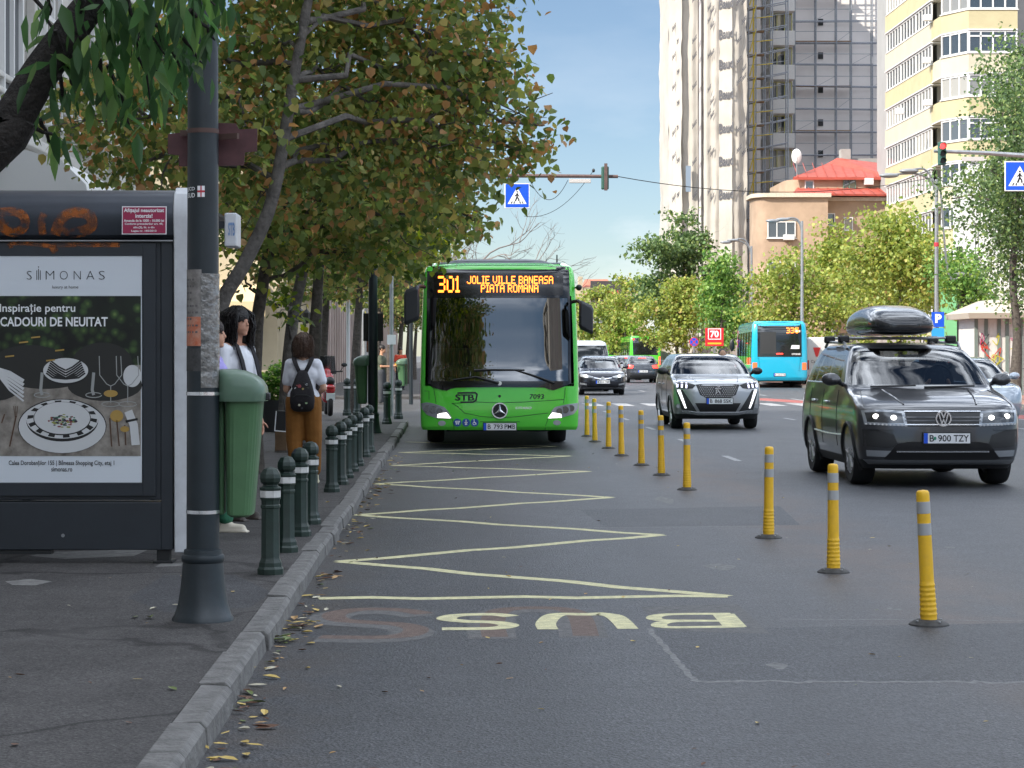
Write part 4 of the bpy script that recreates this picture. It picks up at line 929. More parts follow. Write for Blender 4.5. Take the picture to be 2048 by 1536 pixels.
def wheel(parent, x, y, r, w, spokes=5, rim=M_RIM):
    sg = 1 if x > 0 else -1; W_ = bpy.data.objects.new('wheel', None); COL.objects.link(W_); W_.parent = parent; W_.location = (x, y, r); W_.empty_display_size = .1
    ri = r*.66
    MB().lathe([(ri*.98, -w/2*.9), (r*.93, -w/2), (r*.985, -w*.36), (r, -w*.15), (r, w*.15), (r*.985, w*.36), (r*.93, w/2), (ri*1.04, w/2), (ri*.98, w/2*.9)], axis='x', n=28, cap=(0, 0)).build('tyre', M_TYRE, W_)
    m = MB().lathe([(ri*.98, -w*.45), (ri*.9, -w*.2), (ri*.9, w*.3), (ri*.98, w*.42), (ri*1.0, w*.46), (ri*.93, w*.47), (ri*.88, w*.3)], axis='x', n=28, cap=(0, 0))
    for k in range(spokes):
        a = 2*PI*k/spokes+.3
        for da in (-.13, .13):
            c, s_ = math.cos(a+da*.6), math.sin(a+da*.6); c2, s2 = math.cos(a+da), math.sin(a+da)
            m.tube([(sg*w*.40, c*ri*.12, s_*ri*.12), (sg*w*.43, c2*ri*.6, s2*ri*.6), (sg*w*.41, c2*ri*.94, s2*ri*.94)], [.03, .02, .024], 5)
    m.lathe([(.001, -.02), (ri*.2, -.02), (ri*.2, .02), (.001, .025)], (sg*w*.40, 0, 0), 12, 'x'); m.build('rim', rim, W_)
    MB().cyl((sg*w*.1, 0, 0), (sg*w*.12, 0, 0), ri*.86).build('brake_disc', M_INT, W_); return W_
def cut_arches(o, axles, half, r):
    mb = MB()
    for y in axles:
        for sg in (-1, 1): mb.lathe([(r, -.16), (r, .2)], (sg*half, y, r*.86), 28, 'x')
    c = mb.build('cutter', M_INT, smooth=0); md = o.modifiers.new('b', 'BOOLEAN'); md.operation = 'DIFFERENCE'; md.object = c; md.solver = 'EXACT'
    try: md.material_mode = 'TRANSFER'
    except Exception: pass
    dg = bpy.context.evaluated_depsgraph_get(); dg.update(); me = bpy.data.meshes.new_from_object(o.evaluated_get(dg)); o.modifiers.clear(); old = o.data; o.data = me
    bpy.data.objects.remove(c); me.shade_smooth(); me.set_sharp_from_angle(angle=math.radians(32)); me.name = 'body'
def bust(parent_name, label, loc, skin='#b98f74', hair='#1c1612', shirt='#3a3f46'):
    """seated driver: torso, head, arms on the wheel; faces -Y"""
    x, y, z = loc; sk = mat('skin_'+skin[1:], skin, .55)
    b = blob('person', [('c', (0, .05, -.05), (0, 0, .30), .15, .17), ('c', (-.14, 0, .33), (.14, 0, .33), .075, .075), ('c', (0, .0, .38), (0, -.02, .50), .055, .05), ('e', (0, -.04, .60), (.078, .098, .118)), ('e', (0, -.135, .585), (.014, .022, .02)), ('e', (.078, -.03, .59), (.012, .02, .03)), ('e', (-.078, -.03, .59), (.012, .02, .03)),
        ('c', (-.2, 0, .32), (-.22, -.16, .10), .05, .042), ('c', (-.22, -.16, .10), (-.13, -.38, .22), .042, .032), ('c', (.2, 0, .32), (.22, -.16, .10), .05, .042), ('c', (.22, -.16, .10), (.13, -.38, .22), .042, .032), ('c', (-.13, -.38, .22), (-.11, -.42, .27), .03, .022), ('c', (.13, -.38, .22), (.11, -.42, .27), .03, .022)], sk, None, .014)
    b.location = loc; tag(b, label, 'person'); WORLD[b.name] = Vector(loc)
    blob('shirt', [('c', (0, .05, -.08), (0, 0, .30), .165, .185), ('c', (-.15, 0, .325), (.15, 0, .325), .087, .087), ('c', (-.2, 0, .32), (-.22, -.14, .12), .062, .055), ('c', (.2, 0, .32), (.22, -.14, .12), .062, .055)], mat('shirt_'+shirt[1:], shirt, .85), b, .014)
    blob('hair', [('e', (0, -.005, .635), (.088, .105, .10)), ('e', (0, .04, .58), (.085, .07, .11))], mat('hair_'+hair[1:], hair, .6), b, .012); return b

def car(name, label, loc, rot, P, group=None):
    root = thing(name, label, 'car', loc, rot, group); zb = P['belt']; paint = P['paint']; e = P.get('e', 2.8)
    keys = P['keys']; low = [k for k in keys if k[0] <= zb+1e-6]; sh = Shell(keys, e); lo = Shell(low, e, nz=24)
    P.setdefault('hood', (P['keys'][5][0]-.01, P['keys'][7][0]-.01)); pr = lo.parts(lambda g, t, sd, z: 'body')
    bm_ = pr['body']; zc = P.get('clad', .3)
    bm_.m = [1 if max(bm_.v[i][2] for i in f) < zc+.02 else 0 for f in bm_.f]; bm_.m[-1] = 2
    body = bm_.build('body', [paint, M_CLAD, M_INT], root, smooth=32); wx = P['track']; r = P['r']
    cut_arches(body, P['axles'], wx, r*1.13)
    zt = P['zt']; up = [k for k in keys if k[0] >= zb-1e-6]; us = Shell(up, e, nz=18); wins = P['side']
    def cl(g, t, sd, z):
        if g == 'F' and t < .80 and zb+.015 < z < zt: return 'windscreen'
        if g == 'R' and t < .74 and zb+.03 < z < zt-.03: return 'rear_window'
        if g == 'S' and zb+.01 < z < zt-.07:
            for q, (a, b) in enumerate(wins):
                if a < t < b: return 'side_window%d%s' % (q, 'r' if sd > 0 else 'l')
        return 'cabin'
    us.ns = 26; pr = us.parts(cl, cap_bottom=False); bod = pr.pop('body'); pr['cabin'].add(bod.v, bod.f)
    for k, m in pr.items():
        if k == 'cabin': cab = m.build('cabin', P.get('roofpaint', paint), root, smooth=40)
        else: m.build(k.rstrip('0123456789lr') if k.startswith('side') else k, M_GLASS if k == 'windscreen' else P.get('sideglass', M_GLASSD), root, smooth=60)
    for y in P['axles']:
        for sg in (-1, 1): wheel(root, sg*(wx-.02), y, r, P.get('tw', .225), P.get('spokes', 5), P.get('rim', M_RIM))
    # seats and dashboard seen through the glass
    if P.get('interior', 1):
        for sg in (-1, 1):
            st_ = MB().obox((sg*.36, P['seat'], zb+.02), (.44, .13, .5), (-.2, 0, 0)).obox((sg*.36, P['seat']+.06, zb+.34), (.25, .09, .16)); st_.build('seat', M_SEAT, root, bevel=.04)
        MB().obox((0, P['seat']+.95, zb), (1.15, .12, .42), (-.2, 0, 0)).build('rear_seat', M_SEAT, root, bevel=.04)
        MB().lathe([(.175, -.012), (.19, 0), (.175, .012), (.16, 0), (.175, -.012)], axis='y', n=18, cap=(0, 0)).build('steering_wheel', M_BLACK, root).location = (P.get('drv', .36), P['seat']-.46, zb+.06)
        MB().obox((0, sh.fy(0, (zb+zt)/2+.1)+.22, zt-.1), (.22, .03, .06)).build('inner_mirror', M_BLACK, root, bevel=.01)
    # mirrors
    my = P['mirror']
    for sg in (-1, 1):
        w = sh.at(3, zb+.05)
        blob('wing_mirror', [('e', (sg*(w+.16), my, zb+.06), (.115, .075, .078)), ('e', (sg*(w+.13), my-.02, zb+.05), (.09, .07, .06)), ('c', (sg*(w-.02), my+.02, zb-.02), (sg*(w+.08), my, zb+.03), .028, .03)], P.get('mirrorpaint', paint), root, .012)
    # door seams, handles
    sm_ = MB(); hd = MB()
    for sg in (-1, 1):
        for yy, z0, z1 in P['doors']:
            pts = [(sg*(sh.at(3, z)+.001), yy+.05*math.sin((z-z0)*2.2), z) for z in np.linspace(z0, z1, 8)]; sm_.tube(pts, .005, 4)
        for yy in P['handles']:
            z = P['hz']; MB().obox((sg*(sh.at(3, z)+.012), yy, z), (.03, .2, .03)).build('door_handle', P.get('handle', paint), root, bevel=.01)
    h0, h1 = P['hood']
    for sg in (-1, 1):
        sm_.tube([(sg*(.84-.10*q*q)*P['keys'][3][3]/.92, sh.fy((.84-.10*q*q)*P['keys'][3][3]/.92, h0+(h1-h0)*q)-.001, h0+(h1-h0)*q+.001) for q in np.linspace(0, 1, 9)], .006, 4)
        cr_ = MB().tube([(sg*(.40+.10*q), sh.fy(.40+.10*q, h0+(h1-h0)*q)+.004, h0+(h1-h0)*q+.004) for q in np.linspace(.12, 1, 9)], .010, 6); cr_.build('bonnet_crease', paint, root)
        MB().tube([(sg*(sh.at(3, zb+.015)+.004), yy, zb+.012) for yy in np.linspace(sh.at(1, zb)+sh.at(4, zb)+.12, sh.at(2, zb)-sh.at(5, zb)-.1, 10)], .011, 5).build('window_trim', P.get('trim', M_BLACK), root)
        for yax in P['axles']:
            MB().tube([(sg*(sh.at(3, max(.22, P['r']*.86+P['r']*1.15*math.sin(a_)))*(.985 if abs(yax) > 9 else 1.)+.004), yax+P['r']*1.15*math.cos(a_), P['r']*.86+P['r']*1.15*math.sin(a_)) for a_ in np.linspace(-.3, PI+.3, 22)], .022, 6).build('wheel_arch_trim', M_CLAD if P.get('clad', 0) > .3 else paint, root)
    sm_.build('door_seam', M_BLACK, root)
    return root, sh, body

def carkeys(Lf, Lr, W2, hood0, hood1, belt, roof, base=.20, ws=.7, rs=.25, hatch=.15, cf=.42, cr=.28, noseslope=.06):
    """hood0: leading edge height, hood1: cowl height; ws windscreen run, rs rear screen run"""
    f, b = -Lf, Lr
    return [(base, f+.20, b-.16, W2*.90, cf*.8, cr*.8), (base+.10, f+.05, b-.06, W2*.96, cf, cr), (.50, f, b, W2*.995, cf*1.05, cr*1.05), (hood0-.18, f+.02, b-.02, W2, cf*1.05, cr*1.05),
            (hood0-.04, f+noseslope, b-.04, W2*.992, cf*1.05, cr), (hood0+.02, f+noseslope+.09, b-.05, W2*.985, cf*1.05, cr), ((hood0+hood1)/2+.02, f+noseslope+.46, b-.06, W2*.97, cf*1.1, cr*.95), (hood1, f+.98, b-.08, W2*.955, cf*1.05, cr*.9),
            (belt, f+1.10, b-.09, W2*.945, cf*.95, cr*.9), (belt+(roof-belt)*.36, f+1.10+ws*.42, b-.09-rs*.35, W2*.875, cf*.7, cr*.8), (belt+(roof-belt)*.68, f+1.10+ws*.80, b-.10-rs*.62, W2*.79, cf*.62, cr*.7),
            (belt+(roof-belt)*.86, f+1.10+ws*1.08, b-.13-rs*.85, W2*.725, cf*.62, cr*.7), (belt+(roof-belt)*.95, f+1.10+ws*1.4, b-.2-rs, W2*.65, cf*.65, cr*.75), (roof, f+1.10+ws*2.3, b-.5-rs, W2*.44, cf*.7, cr*.8)]

# -- dark SUV with roof box
paintg = mat('dark_grey_metallic', (.050, .052, .057), .3, .45, coat=.8)
P = dict(keys=carkeys(2.24, 2.24, .92, .905, 1.10, 1.15, 1.655, .21, .74, .3, cf=.36), belt=1.15, zt=1.575, paint=paintg, axles=(-1.36, 1.32), track=.80, r=.355, tw=.25, clad=.36,
         side=[(.09, .40), (.44, .74), (.78, .90)], seat=.15, mirror=-.78, doors=[(-.62, .42, 1.08), (.40, .42, 1.08), (1.32, .6, 1.08)], handles=(.15, 1.05), hz=.93, handle=M_CHROME, trim=M_CHROME)
SUV = (5.52, 26.85, 0)
suv, sh, sbody = car('suv', 'dark grey off-road style car with lit headlights carrying a black roof box', SUV, 0, P)
for sg in (-1, 1):
    hl = fpatch(sh, [(sg*.88, .875), (sg*.66, .885), (sg*.43, .868)], [(sg*.86, .715), (sg*.62, .705), (sg*.40, .70)], .007, 14, 5).build('headlight', M_LENS, suv)
    bz = fpatch(sh, [(sg*.85, .85), (sg*.66, .86), (sg*.46, .845)], [(sg*.83, .745), (sg*.62, .735), (sg*.44, .735)], .0095, 10, 4, .01).build('reflector', mat('dark_lamp_bowl', (.09, .095, .1), .15, .7), hl)
    for x, z in ((sg*.74, .808), (sg*.55, .795)): fdisc(sh, x, z, .033, .020, .02, .028).build('bulb', M_LAMP, hl)
    t = MB()
    for k in range(11): x = sg*(.84-.042*k); t.add(*(lambda q: (q.v, q.f))(fdisc(sh, x, .722-.0015*k, .011, .013, .01, n=6)))
    t.build('light_strip', mat('dim_led', (.5, .5, .5), .3), hl, smooth=0)
    fg = fpatch(sh, [(sg*.84, .425), (sg*.58, .42)], [(sg*.83, .355), (sg*.64, .35)], .012, 8, 3).build('fog_light', M_LENS, suv)
    fpatch(sh, [(sg*.88, .66), (sg*.72, .655), (sg*.55, .60)], [(sg*.87, .47), (sg*.62, .45), (sg*.50, .47)], .003, 8, 4).build('air_intake', M_CLAD, suv)
    fpatch(sh, [(sg*.88, .675), (sg*.58, .665)], [(sg*.88, .66), (sg*.58, .652)], .013, 8, 1).build('bumper_trim', paintg, suv)
gr = fpatch(sh, [(-.42, .870), (.42, .870)], [(-.40, .695), (.40, .695)], .004, 12, 4).build('grille', M_GRILLE, suv)
for z, h in ((.862, .012), (.795, .012), (.755, .01), (.712, .012)):
    fpatch(sh, [(-.43, z+h), (.43, z+h)], [(-.43, z), (.43, z)], .013, 12, 1).build('slat', M_CHROME if h > .011 and z != .795 else paintg, gr)
em = MB(); y = sh.fy(0, .79)-.03; em.lathe([(.090, 0), (.090, .02), (.074, .02), (.074, 0), (.090, 0)], (0, y, .785), 28, 'y', cap=(0, 0)); em.f += []
def fn(x, z): return (x, y+.002, .785+z)
stroke(em, [(-.052, .058), (-.020, -.058), (0, -.008), (.020, -.058), (.052, .058)], .017, fn); stroke(em, [(-.026, .070), (0, .012), (.026, .070)], .017, fn)
fdisc(sh, 0, .785, .08, .018, .03).build('emblem_disc', M_GRILLE, suv); em.build('emblem', M_CHROME, gr)
fpatch(sh, [(-.52, .50), (-.4, .525), (.4, .525), (.52, .50)], [(-.66, .33), (-.6, .315), (.6, .315), (.66, .33)], .005, 16, 4).build('lower_grille', M_GRILLE, suv)
fpatch(sh, [(-.52, .418), (.52, .418)], [(-.52, .405), (.52, .405)], .016, 12, 1).build('chrome_strip', M_CHROME, suv)
fpatch(sh, [(-.86, .315), (.86, .315)], [(-.80, .262), (.80, .262)], .02, 16, 2).build('skid_plate', mat('satin_grey_trim', (.22, .23, .24), .4, .5), suv)
plate(sh, suv, .03, .565, ('B900', 'TZY'), off=.03)
t = MB(); t.flat(circ(-.105, .565, .016, .02, 10), sh.fy(0, .565)-.0375); t.build('plate_sticker', mat('green_sticker', (.03, .25, .15), .5), suv, smooth=0)
for sg in (-1, 1): MB().tube([(sg*.69, -.05, 1.575), (sg*.70, .1, 1.65), (sg*.69, 1.3, 1.665), (sg*.68, 1.55, 1.60)], .018, 6).build('roof_rail', M_STEEL, suv)
MB().tube([(-.62, sh.fy(-.62, 1.12)-.02, 1.13), (-.1, sh.fy(0, 1.125)-.03, 1.145)], .012, 5).tube([(.0, sh.fy(0, 1.12)-.02, 1.125), (.6, sh.fy(.6, 1.125)-.03, 1.14)], .012, 5).build('wiper', M_BLACK, suv)
t = MB()
for sg in (-1, 1): t.tube([(sg*(sh.at(3, z)+.006), y_, z) for y_, z in ((-1.0, .56), (0, .545), (.95, .56))], .012, 5)
t.build('side_trim', M_CHROME, suv)
rx, ry_, rz_ = SUV
box = thing('roof_box', 'glossy black luggage box strapped on the roof of the dark grey car', 'roof box', (rx-.03, ry_+.75, 1.70))
rg = []; tb = np.array([(-1.06, .16, .19, .10), (-1.03, .27, .235, .07), (-.94, .355, .285, .052), (-.75, .395, .35, .045), (-.4, .405, .405, .04), (0, .41, .425, .04), (.5, .40, .405, .04), (.8, .385, .36, .042), (.95, .34, .31, .05), (1.0, .25, .26, .07)])
for yv in np.concatenate([np.linspace(-1.06, -.9, 7), np.linspace(-.85, .85, 16), np.linspace(.88, 1.0, 6)]):
    w_, zt_, zb_ = [float(pchip(tb[:, 0], tb[:, q], yv)[0]) for q in (1, 2, 3)]; r_ = []
    for k in range(40):
        a = 2*PI*k/40; c, s_ = math.cos(a), math.sin(a); X_ = w_*abs(c)**.55*(1 if c > 0 else -1); zz_ = (zt_-.165)*abs(s_)**.85 if s_ > 0 else -(.165-zb_)*abs(s_)**.55; r_.append((X_, yv, .165+zz_))
    rg.append(r_)
MB().loft(rg).build('shell', mat('black_gloss_box', (.016, .017, .019), .22, coat=.5), box, smooth=50)
rgl = []
for z_ in (.150, .166):
    rgl.append([(float(pchip(tb[:, 0], tb[:, 1], np.clip(yv, -1.06, 1.0))[0])*1.03*sg, yv, z_) for sg, ys in ((1, np.linspace(-1.055, .995, 24)), (-1, np.linspace(.995, -1.055, 24))) for yv in ys])
MB().loft(rgl).build('rim_line', mat('box_seam', (.05, .052, .055), .35), box, smooth=40)
for yv in (-.55, .45):
    b_ = MB().obox((0, yv, .01), (1.30, .07, .03)); b_.build('crossbar', M_STEEL, box, bevel=.01)
    for sg in (-1, 1): MB().obox((sg*.66, yv, -.005), (.13, .11, .09)).build('foot', M_BLACK, box, bevel=.02)
bust('person', 'driver behind the windscreen of the dark car with roof box', (rx+.36, ry_+.05, .93), '#a67c60', '#2a211b', '#20242b')

# -- silver compact SUV
silver = mat('silver_metallic', (.36, .37, .38), .3, .7, coat=1.)
P = dict(keys=carkeys(2.15, 2.15, .885, .935, 1.07, 1.11, 1.54, .21, .72, .34, cf=.36), belt=1.11, zt=1.46, paint=silver, roofpaint=mat('black_roof_paint', (.02, .021, .023), .2, .3, coat=1.), axles=(-1.28, 1.32), track=.78, r=.335, tw=.22, clad=.36,
         side=[(.09, .42), (.46, .80)], seat=.15, mirror=-.72, mirrorpaint=M_BLACK, doors=[(-.6, .42, 1.06), (.40, .42, 1.06)], handles=(.15, 1.0), hz=.90)
PE = (5.33, 46.1, 0)
pe, sh, _ = car('compact_suv', 'silver compact off-road style car with claw shaped daytime lights', PE, 0, P)
gr = fpatch(sh, [(-.44, .905), (-.3, .92), (.3, .92), (.44, .905)], [(-.36, .70), (-.24, .635), (.24, .635), (.36, .70)], .006, 16, 5).build('grille', M_GRILLE, pe)
t = MB()
for j in range(7):
    for i in range(-11, 12):
        x = i*.037+(.0185 if j % 2 else 0); z = .885-j*.036
        if abs(x) < .40-(j*.014) and not (abs(x) < .075 and .73 < z < .86): yy = sh.fy(x, z)-.012; t.flat([(x-.005, z-.011), (x+.005, z-.011), (x+.007, z+.011), (x-.007, z+.011)], yy)
t.build('grille_studs', M_CHROME, gr, smooth=0)
y = sh.fy(0, .80)-.02; em = MB()
def fn(x, z): return (x, y, .80+z)
for q in ([(-.05, -.075), (-.02, -.05), (-.035, -.015), (0, .02), (.01, .06)], [(.045, -.075), (.035, -.045), (.01, -.03), (0, .02)], [(.0, .02), (-.03, .035), (-.055, .02)], [(.01, .04), (.04, .02), (.065, .03)], [(-.01, .055), (.01, .08), (.03, .07), (.025, .055)]): stroke(em, q, .022, fn)
em.build('emblem', M_CHROME, gr, smooth=0)
for sg in (-1, 1):
    hl = fpatch(sh, [(sg*.80, .99), (sg*.62, .955), (sg*.44, .895)], [(sg*.81, .84), (sg*.62, .815), (sg*.50, .83)], .007, 12, 4).build('headlight', M_GRILLE, pe)
    for k in range(3):
        x = sg*(.79-.085*k); fpatch(sh, [(x-.018, .965-.01*k), (x+.018, .965-.01*k)], [(x-.018+sg*.01, .85-.008*k), (x+.018+sg*.01, .85-.008*k)], .012, 2, 2).build('claw_light', mat('violet_white_led', (.8, .78, 1), .3, emit=.7), hl)
    fpatch(sh, [(sg*.81, .80), (sg*.745, .80)], [(sg*.66, .43), (sg*.625, .43)], .010, 3, 8).build('daytime_light', mat('white_led', (.95, .95, 1), .3, emit=.8), pe)
    fpatch(sh, [(sg*.83, .80), (sg*.70, .80)], [(sg*.72, .40), (sg*.42, .36)], .004, 6, 6).build('air_intake', M_CLAD, pe)
    fdisc(sh, sg*.78, .47, .045, .015, .03).build('fog_light', M_LENS, pe)
fpatch(sh, [(-.46, .535), (.46, .535)], [(-.36, .36), (.36, .36)], .005, 12, 4).build('lower_grille', M_GRILLE, pe)
fpatch(sh, [(-.72, .40), (-.4, .345), (.4, .345), (.72, .40)], [(-.72, .35), (-.4, .29), (.4, .29), (.72, .35)], .016, 14, 2).build('bumper_trim', mat('bright_silver_trim', (.5, .51, .52), .25, .8), pe)
plate(sh, pe, .03, .575, ('B868', 'SSK'), off=.03)
bust('person', 'driver behind the windscreen of the silver car', (PE[0]+.36, PE[1]+.08, .90), '#a98268', '#1c1613', '#2a2e33')

# -- dark hatchback following
navy = mat('dark_blue_black_paint', (.012, .014, .022), .2, .3, coat=1.)
P = dict(keys=carkeys(2.15, 2.12, .88, .80, .96, 1.0, 1.475, .19, .85, .45), belt=1.0, zt=1.39, paint=navy, axles=(-1.28, 1.3), track=.77, r=.31, tw=.2, clad=.22, side=[(.08, .42), (.46, .82)], seat=.1, mirror=-.75, doors=[(-.6, .36, .98), (.4, .36, .98)], handles=(.15, 1.), hz=.85)
TO = (5.62, 84, 0)
to, sh, _ = car('hatchback', 'dark blue hatchback with lit headlights beside the green bus', TO, 0, P)
for sg in (-1, 1):
    hl = fpatch(sh, [(sg*.84, .80), (sg*.6, .76), (sg*.36, .70)], [(sg*.84, .70), (sg*.62, .64), (sg*.38, .655)], .007, 10, 3).build('headlight', M_LENS, to)
    fdisc(sh, sg*.62, .71, .06, .03, .03, .045).build('bulb', M_LAMP, hl)
    fpatch(sh, [(sg*.84, .47), (sg*.6, .42)], [(sg*.84, .40), (sg*.6, .36)], .006, 6, 2).build('fog_light', M_LENS, to)
fpatch(sh, [(-.34, .665), (0, .62), (.34, .665)], [(-.34, .64), (0, .565), (.34, .64)], .012, 12, 2).build('chrome_strip', M_CHROME, to)
fdisc(sh, 0, .63, .075, .03, .03, .055).build('emblem', M_CHROME, to)
fpatch(sh, [(-.6, .36), (.6, .36)], [(-.55, .25), (.55, .25)], .005, 12, 2).build('lower_grille', M_GRILLE, to)
fpatch(sh, [(-.75, .27), (.75, .27)], [(-.72, .245), (.72, .245)], .02, 12, 1).build('bumper_trim', M_CHROME, to)
plate(sh, to, 0, .49, ('B103', 'TMP'), off=.03)

# -- simple cars seen from behind and the van
def rear_car(label, loc, paint, pl_, rot=0., Lr=2.1, roof=1.47, hat=True, plt=None):
    P = dict(keys=carkeys(2.1, Lr, .87, .82, .95, 1.0, roof, .2, .8, .3 if hat else .75), belt=1.0, zt=roof-.08, paint=paint, axles=(-1.28, 1.28), track=.76, r=.31, tw=.2, clad=.25, side=[(.08, .42), (.46, .82)], seat=.1, mirror=-.75, doors=[(-.6, .36, .98), (.4, .36, .98)], handles=(.15, 1.), hz=.85)
    o, sh, _ = car('car', label, loc, rot, P)
    for sg in (-1, 1): fpatch(sh, [(sg*.82, .96), (sg*.5, .94)], [(sg*.82, .78), (sg*.55, .80)], .01, 6, 3, rear=True).build('tail_light', M_RED if pl_ else M_REDL, o)
    fpatch(sh, [(-.2, roof-.12), (.2, roof-.12)], [(-.2, roof-.15), (.2, roof-.15)], .03, 4, 1, rear=True).build('brake_light', M_RED, o)
    plate(sh, o, 0, .62, ('B118', 'XKR'), rear=True, off=.02)
    fpatch(sh, [(-.7, .4), (.7, .4)], [(-.7, .25), (.7, .25)], .01, 8, 2, rear=True).build('bumper_trim', M_CLAD, o); return o
grey = mat('slate_grey_paint', (.05, .055, .065), .25, .5, coat=1.)
rear_car('grey saloon with red tail lights braking behind the far green bus', PT(1286, 748, 118)[:1]+(118+2.1, 0), grey, True, PI, hat=False)
rear_car('silver car with red tail lights left of the grey saloon', (PT(1257, 745, 131)[0], 133, 0), mat('light_silver_paint', (.3, .31, .33), .25, .6, coat=1.), True, PI)
rear_car('black car with red brake light far behind the dark blue hatchback', (PT(1243, 735, 150)[0], 152, 0), navy, True, PI)
rear_car('red car half hidden between the silver car and the blue bus', (PT(1496, 745, 118)[0], 121, 0), mat('red_car_paint', (.30, .03, .035), .25, .2, coat=1.), True, PI)
rear_car('pale blue car hidden behind the dark car with roof box', (10.9, 47, 0), mat('pale_blue_paint', (.40, .45, .50), .22, .4, coat=1.), False, 0)
van = thing('van', 'light grey van behind the dark blue hatchback', 'van', (5.55, 92.5, 0))
vk = [(.25, -2.5, 2.4, .9, .4, .2), (.5, -2.6, 2.45, .96, .45, .2), (1.0, -2.5, 2.45, .97, .45, .2), (1.25, -2.1, 2.45, .96, .45, .2), (1.75, -1.5, 2.42, .9, .35, .2), (2.0, -1.25, 2.4, .86, .35, .2), (2.1, -.9, 2.3, .7, .3, .2)]
vs_ = Shell(vk, 3., 22); pr = vs_.parts(lambda g, t, sd, z: 'windscreen' if g == 'F' and t < .82 and 1.28 < z < 1.9 else (('side_window%d' % sd) if g == 'S' and t < .22 and 1.3 < z < 1.8 else 'body'))
pr['body'].build('body', mat('light_grey_van_paint', (.45, .47, .5), .3, .2, coat=.8), van, smooth=40); pr['windscreen'].build('windscreen', M_BUSSIDE, van, smooth=60); [pr['side_window%d' % q_].build('side_window', M_BUSSIDE, van, smooth=60) for q_ in (-1, 1)]
for sg in (-1, 1):
    wheel(van, sg*.82, -1.6, .33, .22); wheel(van, sg*.82, 1.5, .33, .22); fpatch(vs_, [(sg*.9, 1.0), (sg*.6, .98)], [(sg*.9, .78), (sg*.62, .76)], .008, 6, 3).build('headlight', M_LENS, van)
fpatch(vs_, [(-.5, .85), (.5, .85)], [(-.5, .5), (.5, .5)], .006, 8, 3).build('grille', M_GRILLE, van)

wv = thing('delivery_van', 'pale grey delivery van with red shield on its rear, right of the blue bus', 'van', (PT(1660, 760, 104)[0], 107.5, 0), PI)
vk = [(.3, -2.7, 2.7, .95, .3, .06), (.5, -2.8, 2.75, .99, .4, .08), (1.2, -2.5, 2.75, 1.0, .4, .08), (1.9, -1.6, 2.74, .97, .3, .08), (2.25, -1.2, 2.72, .93, .3, .08), (2.35, -.9, 2.65, .85, .3, .1)]
vs_ = Shell(vk, 3.4, 20); pr = vs_.parts(lambda g, t, sd, z: 'body'); pr['body'].build('body', mat('white_van_paint', (.55, .56, .56), .35, coat=.6), wv, smooth=40)
for sg in (-1, 1):
    wheel(wv, sg*.84, -1.7, .34, .22); wheel(wv, sg*.84, 1.7, .34, .22); fpatch(vs_, [(sg*.97, 1.25), (sg*.87, 1.25)], [(sg*.97, .8), (sg*.87, .8)], .01, 3, 3, rear=True).build('tail_light', M_REDL, wv)
fpatch(vs_, [(.32, 1.86), (.68, 1.86)], [(.45, 1.42), (.55, 1.42)], .012, 6, 3, rear=True).build('shield', mat('red_shield', (.6, .03, .03), .5), wv)
t = MB(); text(t, 'Cardos', -.78, -.22, 1.12, 1.26, lambda x, z: (-x, vs_.ry(x, z)+.01, z)); t.build('lettering', M_LETTER, wv, smooth=0)
fpatch(vs_, [(-.01, 2.15), (.01, 2.15)], [(-.01, .5), (.01, .5)], .006, 2, 6, rear=True).build('door_seam', M_BLACK, wv)
fpatch(vs_, [(-.9, .55), (.9, .55)], [(-.9, .35), (.9, .35)], .05, 6, 2, rear=True).build('bumper', M_CLAD, wv)

# ------------------------------------------------------------------ dot matrix letters for the destination sign
DOT = {'J':'00001 00001 00001 00001 00001 10001 01110','O':'01110 10001 10001 10001 10001 10001 01110','L':'10000 10000 10000 10000 10000 10000 11111','I':'111 010 010 010 010 010 111','E':'11111 10000 10000 11110 10000 10000 11111','V':'10001 10001 10001 10001 10001 01010 00100','B':'11110 10001 10001 11110 10001 10001 11110','A':'01110 10001 10001 11111 10001 10001 10001','N':'10001 11001 11001 10101 10011 10011 10001','S':'01111 10000 10000 01110 00001 00001 11110','P':'11110 10001 10001 11110 10000 10000 10000','T':'11111 00100 00100 00100 00100 00100 00100','R':'11110 10001 10001 11110 10100 10010 10001','M':'10001 11011 10101 10101 10001 10001 10001','3':'11110 00001 00001 01110 00001 00001 11110','0':'01110 10001 10001 10001 10001 10001 01110','1':'010 110 010 010 010 010 111','5':'11111 10000 11110 00001 00001 10001 01110',' ':'00 00 00 00 00 00 00'}
def dots(mb, s, x0, x1, z0, z1, fn, fill=.92, bold=False):
    cols = []
    for ch in s:
        rows = DOT[ch].split(); w = len(rows[0])
        for c in range(w): cols.append([rows[r][c] == '1' for r in range(7)])
        cols.append([False]*7)
    cols = cols[:-1]
    if bold: cols = [[a or b for a, b in zip(c, cols[i-1] if i else [False]*7)] for i, c in enumerate(cols+[[False]*7])]
    n = len(cols); dx, dz = (x1-x0)/n, (z1-z0)/7
    for i, c in enumerate(cols):
        for r in range(7):
            if c[r]: cx, cz = x0+(i+.5)*dx, z1-(r+.5)*dz; hx_, hz_ = dx*fill/2, dz*fill/2; mb.add([fn(cx-hx_, cz-hz_), fn(cx+hx_, cz-hz_), fn(cx+hx_, cz+hz_), fn(cx-hx_, cz+hz_)], [(0, 1, 2, 3)])
    return mb
M_LED = mat('orange_led', (1., .20, .02), .4, emit=2.2)

